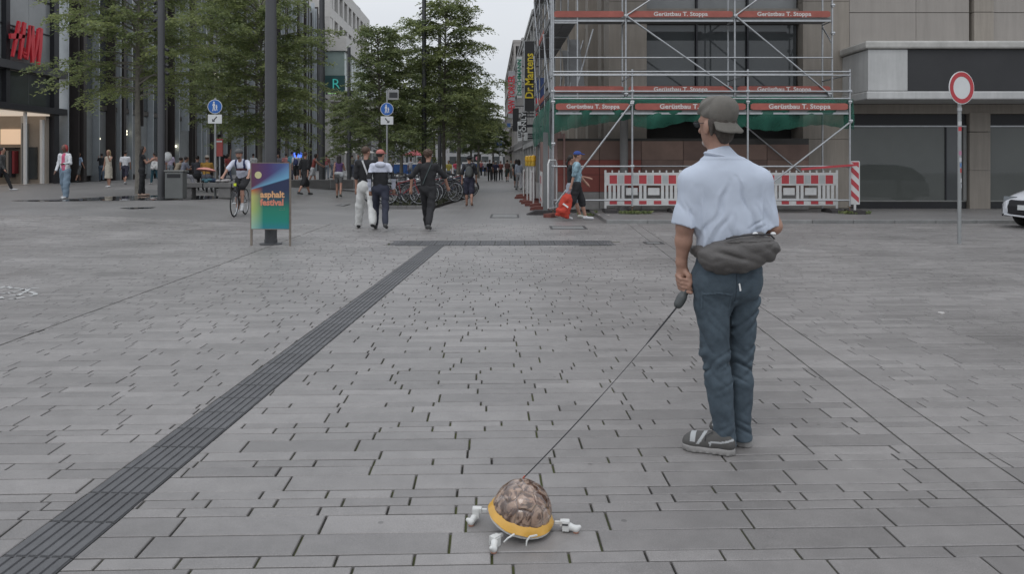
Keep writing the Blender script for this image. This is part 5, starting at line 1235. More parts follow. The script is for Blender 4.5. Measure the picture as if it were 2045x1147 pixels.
    if cap:
        c = SDF(); c.ell(hc + up_ * .055 * s - fw * .01 * s, (.088 * s, .103 * s, .078 * s), .01, hy); c.cut(hc + up_ * .04 * s, -up_); kind = cap[1] if len(cap) > 1 else 'peak'
        if kind == 'peak': c.ell(hc + fw * .12 * s + up_ * .048 * s, (.06 * s, .07 * s, .012), .01, hy, R(-8))
        if kind == 'hat': c.ell(hc + up_ * .045 * s, (.14 * s, .15 * s, .014), .02, hy)
        if kind == 'helmet': c.ell(hc + up_ * .065 * s, (.1 * s, .13 * s, .085 * s), .01, hy)
        c.cuts = [(hc + up_ * .03 * s, -up_)]
        c.build({'peak': 'cap', 'hat': 'hat', 'helmet': 'helmet'}.get(kind, 'cap'), cm(cap[0], 'headgear'), t, min(vox, .018))
    if extra: extra(t, dict(T=T, AL=AL, AR=AR, LL=LL, LR=LR, s=s, hc=hc, vox=vox, fw=fw, rt=rt))
    return t
def backpack(col):
    def f(t, q):
        T, s = q['T'], q['s']; c = SDF(); c.ell(T(0, -.19, 1.2), (.135 * s, .09, .2 * s), .02); c.ell(T(0, -.25, 1.12), (.1 * s, .05, .11 * s), .03); c.disp = fold(.006)
        o = c.build('backpack', cm(col), t, q['vox'])
        m_ = MB()
        for sg in (-1, 1): m_.tube([T(sg * .1, -.13, 1.36), T(sg * .11, -.02, 1.47), T(sg * .11, .105, 1.38), T(sg * .12, .12, 1.2), T(sg * .14, -.04, 1.08)], .018, 6)
        m_.build('strap', cm(col), o)
    return f
def strap(col, a, b, w=.02):
    def f(t, q):
        T = q['T']; MB().tube([T(a[0], -.09, a[1]), T(a[0] * .6 + b[0] * .4, -.118, a[1] * .6 + b[1] * .4), T(a[0] * .3 + b[0] * .7, -.122, a[1] * .3 + b[1] * .7), T(b[0], -.1, b[1])], w, 6).build('strap', cm(col), t)
    return f
def bag(nm, label, loc, r, col, rz=0, handles=True):
    t = thing(nm, label, 'bag', loc, rz); c = SDF(); c.cone((-r[0] * .25, 0, r[2] * .8), (-r[0] * .45, 0, -r[2] * .7), r[0] * .3, r[0] * .5, .05, .7); c.cone((r[0] * .25, 0, r[2] * .8), (r[0] * .45, 0, -r[2] * .7), r[0] * .3, r[0] * .5, .05, .7); c.ell((0, 0, -r[2] * .4), (r[0] * .8, r[1] * .8, r[2] * .55), .06); c.ell((0, 0, r[2] * .2), (r[0] * .6, r[1] * .5, r[2] * .7), .05); c.cut((0, 0, r[2] * .95), (.1, 0, 1)); c.disp = lambda P: .022 * np.clip(1 - np.abs(vnoise(P * A([11, 9, 6.]), 61)) * 2.3, -.8, 1) + .006 * vnoise(P * 25); c.build('body', cm(col), t, .014)
    if handles: MB().tube([(-r[0] * .3, 0, r[2] * .8), (0, 0, r[2] * 1.25), (r[0] * .3, 0, r[2] * .8)], .008, 6).build('handle', cm(col), t)
    return t
BLK = (.018, .018, .02)
person('person with pink red hair, open white shirt over pink top and wide light blue jeans', 130, py=397, yaw=176, H=1.68, legs=(8, 4, -8, 8), arms=((15, 14, 70), (0, 16, 30)), top=(.62, .63, .65), sleeve=1.1, bottom=(.17, .23, .29), wide=1.5, hair='bob', hairm=mat('hair_red', (.35, .05, .05), .6), skin=SKIN_D, female=True, shoes=(.6, .6, .6),
       topm=(cm((.62, .63, .65)), cm((.5, .1, .18))), open_=lambda C: ((C[:, 1] > .05) & (np.abs(C[:, 0]) < .065)).astype(int))
person('person with long blonde hair in a long cream dress, hand raised to the face', 217, py=374.5, yaw=172, H=1.7, legs=(6, 2, -6, 4), arms=((50, 12, 110), (0, 10, 20)), top=(.48, .44, .37), sleeve=0, bottom=(.48, .44, .37), skirt='dress', hair='long', hairm=HAIRL, female=True, shoes=(.6, .6, .6))
person('person in a white t-shirt and dark shorts seen from behind, walking off left', 250, py=369, yaw=12, H=1.75, legs=(20, 5, -20, 14), top=(.66, .67, .7), bottom=(.03, .03, .05), length=.55, hair='short', hairm=HAIRD, skin=SKIN, shoes=(.4, .4, .4))
person('person in dark clothes half hidden behind the woman in the cream dress', 203, D=46, yaw=30, H=1.7, arms=((60, 10, 90), (0, 8, 20)), top=BLK, bottom=(.08, .11, .15), hairm=HAIRD, female=True)
person('person all in black with long dark hair, standing sideways near the puddle', 284, py=391.5, yaw=-62, H=1.67, legs=(3, 0, -4, 3), arms=((25, 4, 90), (28, 4, 95)), top=BLK, sleeve=.3, bottom=BLK, hair='long', hairm=HAIRD, female=True, shoes=(.35, .25, .2))
person('person in a pale blue shirt near the shop window, behind the person with red hair', 157, D=44, yaw=-20, H=1.72, top=(.3, .38, .5), bottom=(.1, .1, .1), length=.5)
person('person in dark grey coat with white soles cut off by the left edge', 4, py=381, yaw=-80, H=1.78, legs=(22, 2, -20, 20), top=(.06, .06, .06), sleeve=1.1, bottom=BLK, shoes=(.5, .5, .5), hairm=HAIRD)
person('person with a pale bag standing left of the lamp post by the bin', 309, D=40, yaw=60, H=1.66, arms=((40, 5, 90), (40, 5, 80)), top=(.45, .25, .22), sleeve=.3, bottom=(.03, .09, .12), hairm=HAIRD, female=True, hair='ponytail', shoes=(.4, .4, .4), extra=lambda t, q: None)
bag('shoulder_bag', 'white shoulder bag carried by the person left of the lamp post', (px2x(309, 39.8), 39.8, 1.0 + gz(px2x(309, 39.8), 39.8)), (.24, .12, .2), (.6, .6, .6))
person('seated person in tan shirt leaning over, behind the litter bin', 350, D=34, yaw=-40, H=1.72, legs=(84, 84, 80, 80), arms=((40, 8, 60), (50, 8, 60)), top=(.3, .25, .19), bottom=BLK, sit=.5, lean=22, hairm=HAIRD)
person('seated person in grey shirt and pale trousers beside the one in tan, behind the bin', 363, D=33.6, yaw=-50, H=1.72, legs=(80, 70, 74, 60), arms=((30, 8, 60), (40, 8, 60)), top=(.2, .21, .26), bottom=(.42, .42, .46), sit=.5, lean=15, hairm=HAIRD, sleeve=.6)
person('seated person in mustard yellow jacket and pale cap on the far side of the bench', 412, D=29.2, yaw=8, H=1.7, legs=(85, 85, 85, 85), arms=((30, 6, 60), (30, 6, 60)), top=(.36, .2, .04), sleeve=1.1, bottom=(.1, .1, .12), sit=.5, lean=8, cap=((.42, .38, .33), 'peak'))
person('seated person in dark jacket next to the mustard jacket, facing away', 394, D=31, yaw=5, H=1.7, legs=(85, 85, 85, 85), arms=((30, 6, 60), (30, 6, 60)), top=(.05, .05, .06), sleeve=1.1, bottom=BLK, sit=.5, hairm=HAIRD)
person('person in black raising a bare arm, partly behind the blue sign pole', 441, D=32.5, yaw=-25, H=1.74, arms=((20, 6, 60), (70, 30, 100)), top=BLK, sleeve=.4, bottom=BLK, hairm=HAIRD, female=True)
person('person in black t-shirt and long black shorts striding to the right of the poster', 609, py=390, yaw=-28, H=1.8, legs=(26, 4, -26, 10), arms=((-10, 8, 14), (-14, 8, 10)), top=BLK, sleeve=.9, bottom=BLK, length=.58, wide=1.25, hair='short', hairm=HAIRB, shoes=(.05, .05, .05))
person('person in white shirt with dark pack left of the man in black shorts', 592, D=42, yaw=5, H=1.7, top=(.5, .5, .54), bottom=BLK, length=.5, hairm=HAIRD, extra=backpack((.03, .04, .1)))
person('person in teal shirt beside the one with the white shirt', 583, D=44, yaw=-20, H=1.78, top=(.08, .22, .28), bottom=(.05, .05, .07), hairm=HAIRD)
person('person in rust red top and white shorts leaning right, behind the man in black shorts', 625, D=39, yaw=-70, H=1.66, arms=((40, 8, 20), (45, 8, 20)), top=(.25, .06, .05), sleeve=0, bottom=(.5, .5, .52), length=.35, hair='bob', hairm=HAIRD, female=True, lean=12)
wp = person('person with long dark hair, purple top, grey shirt tied at the hips and grey shorts', 677, py=395.5, yaw=8, H=1.7, legs=(10, 4, -16, 14), arms=((-10, 10, 10), (20, 14, 70)), top=(.09, .05, .13), sleeve=0, bottom=(.1, .1, .1), length=.3, hair='long', hairm=HAIRD, female=True, shoes=(.06, .06, .05),
       extra=lambda t, q: SDF().ell(q['T'](0, -.01, 1.0), (.2, .16, .09), .02).ell(q['T'](.12, -.05, .93), (.1, .12, .1), .04).build('tied_shirt', cm((.36, .37, .38)), t, q['vox']))
person('person in black t-shirt and white trousers, left of the pair walking arm in arm', 731, py=457, yaw=4, H=1.86, legs=(15, 4, -17, 14), arms=((0, 6, 10), (-14, 4, 20)), top=BLK, sleeve=.85, bottom=(.62, .62, .6), wide=1.35, hair='short', hairm=HAIRB, shoes=(.03, .03, .03), head_yaw=-38, apart=.26, extra=strap((.6, .6, .6), (-.07, 1.46), (.1, 1.02)))
person('person in pink cap, white and black hooded jacket and navy trousers, walking off', 760, py=459.5, yaw=6, H=1.8, legs=(20, 3, -20, 20), apart=.1, arms=((-16, 12, 34), (-6, 20, 34)), top=BLK, sleeve=1.1, bottom=(.025, .028, .045), wide=1.05, hair='short', hairm=HAIRD, cap=((.42, .15, .13), 'peak'), head_yaw=-35, shoes=(.07, .07, .07), wt=1.08,
       topm=(cm(BLK), cm((.55, .57, .66))), open_=lambda C: ((C[:, 2] > 1.27) & (np.abs(C[:, 0]) < .26) | ((C[:, 2] < 1.12) & (np.abs(C[:, 0]) > .2))).astype(int),
       extra=lambda t, q: SDF().ell(q['T'](0, -.09, 1.44), (.12, .07, .07), .02).build('hood', cm((.55, .57, .66)), t, .016))
person('broad person all in black with curly brown hair, arms held away from the body', 855, py=459.5, yaw=-2, H=1.8, legs=(20, 3, -16, 24), apart=-.08, head_yaw=-14, arms=((-22, 34, 30), (18, 36, 14)), top=BLK, sleeve=.85, bottom=BLK, wide=1.2, hair='curly', hairm=HAIRB, shoes=(.1, .1, .1), wt=1.14, extra=strap((.06, .08, .08), (.08, 1.46), (-.1, 1.02), .012))
person('person with dark hat, grey backpack and dark shorts walking away down the street', 937, py=412, yaw=2, H=1.72, legs=(9, 3, -10, 12), arms=((0, 12, 10), (6, 12, 16)), top=(.025, .025, .03), sleeve=.8, bottom=(.03, .035, .05), length=.5, wide=1.2, cap=(BLK, 'hat'), hairm=HAIRD, shoes=(.16, .09, .06), extra=backpack((.075, .08, .08)))
far = [(978, 62, 5, BLK, (.03, .03, .03), 'first'), (985, 66, 0, (.08, .07, .06), BLK, ''), (990, 61, -4, (.03, .03, .07), (.02, .02, .02), ''), (1000, 64, 8, (.2, .06, .05), BLK, ''), (1013, 60, -6, (.1, .05, .045), (.02, .03, .025), ''), (1021, 72, 170, (.2, .22, .2), (.1, .1, .1), ''), (1028, 68, 175, BLK, (.3, .25, .22), ''), (969, 84, 0, (.4, .4, .42), BLK, ''), (961, 88, 170, (.3, .1, .1), BLK, ''), (944, 86, 0, (.06, .06, .1), BLK, '')]
FL = ['person in black with dark trousers, leftmost of the group walking down the street', 'person in brown grey top inside the group walking away', 'person with pale cap and dark blue top in the middle of the walking group', 'person in dull red top in the walking group', 'person with reddish hair and long dark dress right of the walking group', 'far person in grey green walking towards us behind the long dark dress', 'far person in black with pale trousers by the right hand shop fronts', 'very far person in pale grey top left of the walking group', 'very far person in dull red near the blue banner', 'very far person in dark blue beside the hat wearer']
for (px, D, yw, tc_, bc, _), lb in zip(far, FL):
    person(lb, px, D=D, yaw=yw, H=1.62 + .02 * (px % 9), top=tc_, bottom=bc, hairm=HAIRD if px % 2 else HAIRB, skirt='dress' if px == 1013 else None, female=px == 1013, cap=((.6, .6, .6), 'peak') if px == 990 else None, vox=.03)
person('person with long dark hair in pale blue top walking beside the barriers', 1036, D=42, yaw=12, H=1.68, top=(.38, .42, .5), sleeve=1.1, bottom=(.4, .4, .42), hair='long', hairm=HAIRD, female=True)
person('person in black just ahead of the one in pale blue by the barriers', 1031, D=46, yaw=0, H=1.7, top=BLK, bottom=BLK, length=.5, hair='long', hairm=HAIRD, female=True)
back = [(652, 52, 20, (.3, .08, .1), 'person in faded red far behind the stone bench'), (664, 56, -30, (.4, .4, .4), 'person in pale grey far behind, beside the pram'), (703, 58, 10, (.16, .15, .12), 'person in olive shirt behind the men, left'), (716, 48, 170, (.12, .14, .2), 'person in dull blue far behind, close to the white trousers'), (571, 50, 0, (.45, .2, .2), 'person in salmon top behind the poster on the right'), (506, 48, 30, (.5, .5, .5), 'person in white behind the cyclist on the right'), (455, 46, 60, (.25, .05, .05), 'person in dark red behind the cyclist on the left'), (820, 60, 15, (.4, .4, .43), 'person in grey hoodie behind the parked bicycles'), (838, 57, -60, (.45, .22, .2), 'person in pink behind the parked bicycles'), (800, 62, 170, (.1, .1, .12), 'person in dark jacket far behind the parked bicycles'), (896, 54, 160, (.5, .42, .1), 'person in yellow top behind the bicycles beside the tree trunk'), (910, 66, 0, (.45, .06, .1), 'person in bright red beside the tree trunks'), (780, 55, 20, (.3, .28, .26), 'person in beige behind the pink cap'), (556, 55, 170, (.2, .2, .25), 'person far behind the lamp post'), (340, 44, 0, (.4, .35, .45), 'person in lilac far behind the white balloon'), (328, 47, 160, (.05, .05, .06), 'person in black far behind the white balloon')]
for px, D, yw, c_, lb in back: person(lb, px, D=D, yaw=yw, H=1.66 + (px % 7) * .02, top=c_, bottom=(.05, .06, .09) if px % 2 else (.15, .17, .2), hairm=HAIRD if px % 3 else HAIRB, vox=.03, sleeve=.6)
# couple with the red bag
person('person in blue cap, pale patterned t-shirt and black shorts walking right with a red bag', 1152, D=20.0, yaw=-88, H=1.8, legs=(18, 4, -16, 14), arms=((20, 8, 20), (-20, 4, 4)), top=(.3, .42, .48), sleeve=.8, bottom=BLK, length=.6, wide=1.15, cap=((.035, .07, .26), 'peak'), hairm=HAIRB, shoes=(.55, .55, .56), wt=1.15,
       topm=mat('patterned_tshirt', (.24, .36, .42), .8, 0, .75, 7))
person('dark haired person half hidden behind the man in the blue cap, hand stretched forward', 1140, D=20.55, yaw=-88, H=1.72, legs=(20, 4, -18, 16), arms=((30, 4, 30), (38, 4, 40)), top=BLK, sleeve=.3, bottom=(.3, .33, .38), length=.5, hair='ponytail', hairm=HAIRD, female=True, shoes=(.5, .5, .45))
rb_ = bag('carrier_bag', 'bulging bright red carrier bag hanging from the hand of the man in the blue cap', (px2x(1128, 19.85), 19.7, .40), (.2, .13, .33), (.46, .05, .03), R(-8)); rb_.rotation_euler = (0, R(16), 0)
MB().box(-.08, .08, -.135, -.125, -.02, .02).build('white_stripe', WHITE, rb_, rot=(0, R(20), 0))
# ================================================================ BICYCLES
def bike(frame, parked=True, label='', group=None):
    t = thing('bicycle', label, 'bicycle', (0, 0, 0), 0, group); fm = cm(frame, 'bike_paint'); fm.node_tree.nodes['Principled BSDF'].inputs['Roughness'].default_value = .3
    TY = mat('tyre_rubber', (.02, .02, .02), .85)
    for y_ in (-.52, .52):
        w = MB(); n = 28; w.tube([(0, .335 * math.cos(2 * math.pi * i / n), .335 * math.sin(2 * math.pi * i / n)) for i in range(n)], .017, 6, closed=True); w = w.build('wheel', TY, t, loc=(0, y_, .352), smooth=True)
        MB().tube([(0, .31 * math.cos(2 * math.pi * i / n), .31 * math.sin(2 * math.pi * i / n)) for i in range(n)], .01, 5, closed=True).build('rim', STEEL, w, smooth=True)
        sp = MB()
        for i in range(14): a = 2 * math.pi * i / 14; sp.tube([(.02 if i % 2 else -.02, 0, 0), (0, .31 * math.cos(a), .31 * math.sin(a))], .0022, 3, cap=False)
        sp.build('spokes', STEEL, w); MB().tube([(-.05, 0, 0), (.05, 0, 0)], .022, 8).build('hub', STEEL, w)
    bb = (0, -.08, .3); st = (0, -.2, .83); hd = (0, .36, .84); hb = (0, .385, .68); rw = (0, -.52, .352); fw = (0, .52, .352)
    f = MB(); f.tube([bb, (0, -.185, .74)], .016, 8).tube([(0, -.18, .7), hd], .016, 8).tube([bb, hb], .019, 8).tube([hd, hb], .02, 8)
    for s_ in (-.045, .045): f.tube([bb, (s_, rw[1], rw[2])], .01, 6).tube([(0, -.18, .7), (s_, rw[1], rw[2])], .009, 6)
    f.build('frame', fm, t, smooth=True)
    k = MB()
    for s_ in (-.05, .05): k.tube([(0, .385, .68), (s_, .4, .62), (s_, fw[1], fw[2])], .012, 6)
    k.build('fork', fm, t, smooth=True)
    MB().tube([(-.29, .27, .99), (-.2, .33, 1.0), (0, .37, .98), (.2, .33, 1.0), (.29, .27, .99)], .012, 6).tube([hd, (0, .365, .98)], .014, 6).build('handlebar', DARKMETAL, t, smooth=True)
    SDF().ell((0, -.22, .89), (.06, .12, .03), .02).ell((0, -.12, .895), (.028, .1, .022), .03).build('saddle', BLACK, t, .012); MB().tube([(0, -.19, .74), (0, -.215, .88)], .013, 6).build('seat_post', STEEL, t)
    MB().lathe([(0, -.004), (.09, -.004), (.09, .004), (0, .004)], n=16, ax='x').build('chainring', DARKMETAL, t, loc=(.05, -.08, .3)); MB().tube([(.07, -.08, .3), (.075, .02, .17)], .01, 6).tube([(-.07, -.08, .3), (-.075, -.18, .43)], .01, 6).box(.07, .15, -.01, .05, .155, .18).box(-.15, -.07, -.21, -.15, .42, .445).build('crank', STEEL, t)
    if parked:
        for y_ in (-.52, .52): MB().tube([(0, y_ + .375 * math.cos(a), .352 + .375 * math.sin(a)) for a in [R(d) for d in (range(20, 200, 18) if y_ < 0 else range(-10, 150, 18))]], .02, 5).build('mudguard', DARKMETAL, t, smooth=True)
        MB().box(-.06, .06, -.72, -.28, .74, .755).tube([(.05, -.7, .75), (.05, -.52, .36)], .006, 4).tube([(-.05, -.7, .75), (-.05, -.52, .36)], .006, 4).build('luggage_rack', STEEL, t)
        MB().tube([(0, .43, .82), (0, .5, .82)], .04, 8).build('headlight', STEEL, t)
    return t
BG_ = 'bicycles parked between the trees'
bks = [bike(c, True, 'x', BG_) for c in ((.2, .025, .03), (.03, .03, .035), (.26, .26, .28), (.03, .045, .1))]
spots = [(806, 25.6, -92, 0, 'red framed parked bicycle seen side on, nearest of the parked ones'), (772, 26.8, -60, 2, 'silver parked bicycle just right of the pink capped man'), (790, 28.0, -70, 1, 'black parked bicycle behind the red one'), (838, 27.2, -100, 1, 'black parked bicycle half behind the man in black'), (822, 29.5, -80, 2, 'silver parked bicycle in the second row'),
         (868, 28.5, -75, 0, 'red parked bicycle right of the man in black'), (884, 27.6, -120, 1, 'black parked bicycle right of the man in black, by the trunk'), (902, 29.5, -100, 3, 'blue parked bicycle near the slim pale trunk'), (915, 31.5, -70, 1, 'dark parked bicycle at the right end of the row'), (850, 32, -95, 3, 'blue parked bicycle at the back of the rack'), (778, 31, -85, 1, 'dark parked bicycle at the back left of the rack'), (893, 34, -85, 2, 'silver parked bicycle at the back right of the rack'), (800, 34, -70, 0, 'red parked bicycle at the very back'), (815, 27.2, -65, 1, 'black parked bicycle leaning just behind the red one'), (830, 25.9, -110, 2, 'silver parked bicycle by the left hand of the man in black'), (788, 25.9, -100, 1, 'black parked bicycle at the left front corner of the bed'), (876, 30.2, -80, 1, 'dark parked bicycle in the second row right of the man in black'), (858, 29.3, -70, 2, 'silver parked bicycle behind the man in black'), (905, 33, -75, 0, 'red parked bicycle in the back row near the right end'), (840, 33.5, -88, 1, 'dark parked bicycle in the middle of the back row')]
used = set()
for px, D, a, k, lb in spots:
    o = copy_tree(bks[k]) if k in used else bks[k]; used.add(k); o.location = (px2x(px, D), D, .1 if D < 40 else 0); o.rotation_euler = (0, R(rnd.uniform(-7, 7)), R(a)); o['label'] = lb
# low planter the bikes stand on
pl = thing('planting_bed', 'long low dark kerbed tree bed where the bicycles are parked', 'planter', (0, 0, 0))
xa, xb = px2x(762, 25.0), px2x(866, 25.0)
MB().prism([(xa, 24.9), (xb, 24.9), (xb + .85, 34), (xb + .55, 45), (xa - .8, 45)], -.02, .085).build('soil', mat('dark_soil', (.035, .034, .03), .95, 0, .3, 8, .6, 20), pl)
for k in range(6): MB().box(xa + k * (xb - xa) / 6 + .004, xa + (k + 1) * (xb - xa) / 6 - .004, 24.74, 24.9, -.02, .1).build('edge_stone', SG, pl)
gsh = np.random.default_rng(77); Vg = []
for k in range(700):
    x = gsh.uniform(xa + .1, xb + .2); y = gsh.uniform(25, 34); h = gsh.uniform(.04, .16); a = gsh.uniform(0, 6.28); c_, s_ = math.cos(a) * .03, math.sin(a) * .03; dx, dy = gsh.normal(0, .05, 2)
    Vg += [(x - c_, y - s_, .085), (x + c_, y + s_, .085), (x + dx + c_ * .5, y + dy, .085 + h), (x + dx - c_ * .5, y + dy, .085 + h)]
o = npmesh('ground_cover', Vg, np.arange(len(Vg)).reshape(-1, 4), mat('dull_ground_cover', (.05, .055, .03), .8), pl, False); o['kind'] = 'stuff'
# cyclist riding towards us
cb = bike((.03, .035, .03), False, 'black bicycle ridden towards us beside the festival poster'); CXp, CD = 479, 20.4; cb.location = (px2x(CXp, CD), CD, gz(px2x(CXp, CD), CD)); cb.rotation_euler = (0, 0, R(184)); cb['category'] = 'bicycle'
MB().box(-.03, .03, .43, .46, .8, .87).build('yellow_tag', mat('hi_vis_yellow', (.6, .7, .03), .5), cb)
person('cyclist with grey helmet, white jersey with dark chest stripes and backpack straps riding towards us', None, yaw=184, H=1.8, loc=(px2x(CXp, CD), CD + .22, gz(px2x(CXp, CD), CD)), legs=(62, 62, 28, 40), arms=((42, 22, 14), (42, 22, 14)), top=(.55, .57, .62), sleeve=.7, bottom=BLK, length=.5, hair='short', hairm=HAIRB, cap=((.1, .1, .1), 'helmet'), sit=.86, lean=28, shoes=(.5, .5, .5), vox=.014,
       topm=(cm((.55, .57, .66)), cm((.1, .03, .04)), cm((.02, .03, .1))), open_=lambda C: np.where((C[:, 2] > 1.19) & (C[:, 2] < 1.25) & (np.abs(C[:, 0]) < .17), 1, np.where((np.abs(np.abs(C[:, 0]) - .11) < .022) & (C[:, 2] > 1.2), 2, 0)),
       extra=lambda t, q: SDF().ell(q['hc'] + q['fw'] * .05 - np.array([0, 0, .08]), (.05, .045, .035), .02).build('beard', HAIRB, t, .012))
# ================================================================ MAIN FIGURE
MX_, MY_ = 1.072, 3.98
man = thing('person', 'person in backwards grey cap, light blue t-shirt, jeans and hip bag, holding the leash', 'person', (MX_, MY_, 0))
A = np.array; hcen = A([-.020, .0, 1.665]); fy = R(28); fw = A([-math.sin(fy), math.cos(fy), 0]); rt = A([math.cos(fy), math.sin(fy), 0]); up_ = A([0, 0, 1.])
b = SDF()
b.ell(hcen + up_ * .03, (.077, .098, .1), .02, fy); b.ell(hcen + fw * .03 - up_ * .045, (.056, .06, .062), .03, fy); b.ell(hcen + fw * .055 - up_ * .085, (.03, .03, .022), .02, fy)
b.cone(hcen + fw * .095 + up_ * .02, hcen + fw * .12 - up_ * .018, .01, .015, .012); b.cone(hcen + fw * .088 + up_ * .035 + rt * .03, hcen + fw * .088 + up_ * .035 - rt * .03, .012, k=.02)
b.ell(hcen + fw * .09 - up_ * .05, (.022, .014, .01), .012, fy)
for sg in (-1, 1): b.ell(hcen + rt * sg * .077 - fw * .005 - up_ * .005, (.011, .021, .034), .004, fy); b.ell(hcen + rt * sg * .078 - fw * .003 - up_ * .03, (.009, .012, .014), .004, fy)
b.cone((-.005, -.015, 1.47), (-.022, .0, 1.62), .056, .052, .03); b.cone((.015, 0, 1.0), (.018, 0, 1.36), .13, .15, .05, .6); b.cone((-.12, 0, 1.395), (.155, 0, 1.395), .045, k=.05)
# left arm down to the leash handle
shL, elL, wrL = A([-.155, 0, 1.375]), A([-.186, -.005, 1.15]), A([-.197, .03, .965])
b.chain([shL, elL], [.052, .043], .02); b.cone(elL, elL * .6 + wrL * .4, .044, .041, .02); b.cone(elL * .6 + wrL * .4, wrL, .041, .026, .02)
hd = A([-.186, .045, .905]); b.cone(wrL, hd, .026, .03, .02, 1); b.ell(hd + A([.0, 0, -.008]), (.036, .022, .045), .02, R(25))
# grip axis: handle passes through the fist, from upper right to lower left
gr0 = A([-.165, .055, .872]); gax = A([-.38, -.15, -.9]); gax /= np.linalg.norm(gax)
pal = A([-.2, .05, .885])
for q in range(4):
    k0 = A([-.216 + .004 * q, .035 + .0 * q, .895 - .021 * q]); k1 = k0 + A([.012, -.038, -.012]); k2 = k1 + A([.036, -.006, -.006]); k3 = k2 + A([.014, .022, .004]); r = (.0098, .0102, .0098, .0085)[q]
    b.chain([A([-.2, .05, .90]) * .45 + k0 * .55, k0, k1, k2, k3], [.016, r + .002, r, r * .95, r * .85], .006)
b.chain([A([-.185, .03, .925]), A([-.165, -.005, .9]), A([-.158, -.01, .872]), A([-.166, -.015, .85])], [.017, .0135, .0115, .0095], .008)
# right arm: bent forward out of sight
shR, elR, wrR = A([.19, 0, 1.375]), A([.268, .0, 1.155]), A([.19, .2, 1.06])
b.chain([shR, elR, wrR], [.052, .042, .028], .02); b.ell((.165, .25, 1.045), (.032, .05, .036), .02)
for q in range(4): o_ = A([.175 - .014 * q, .28, 1.06 - .012 * q]); b.chain([o_, o_ + A([-.03, .03, -.006]), o_ + A([-.055, .03, -.02])], [.0105, .01, .0085], .006)
b.chain([A([.165, .24, 1.07]), A([.13, .26, 1.085]), A([.105, .27, 1.08])], [.014, .012, .0095], .008)
hipL, knL, anL = A([-.045, .0, .88]), A([-.022, .02, .47]), A([.012, -.01, .1]); hipR, knR, anR = A([.12, .045, .88]), A([.118, .07, .47]), A([.122, .07, .1])
for h_, k_, a_ in ((hipL, knL, anL), (hipR, knR, anR)): b.chain([h_, k_], [.07, .04], .02); b.chain([k_, (k_ + a_) / 2 + A([0, -.01, .04]), a_], [.04, .04, .032], .02)
b.cone(anL + A([.01, -.01, -.05]), (-.13, .045, .035), .028, .024, .02); b.cone(anR + A([0, 0, -.05]), (.06, .2, .035), .028, .024, .02)
MSKIN = mat('tanned_skin', (.35, .20, .145), .5, 0, .16, 14, .15, 90)
b.build('body', MSKIN, man, .0052)
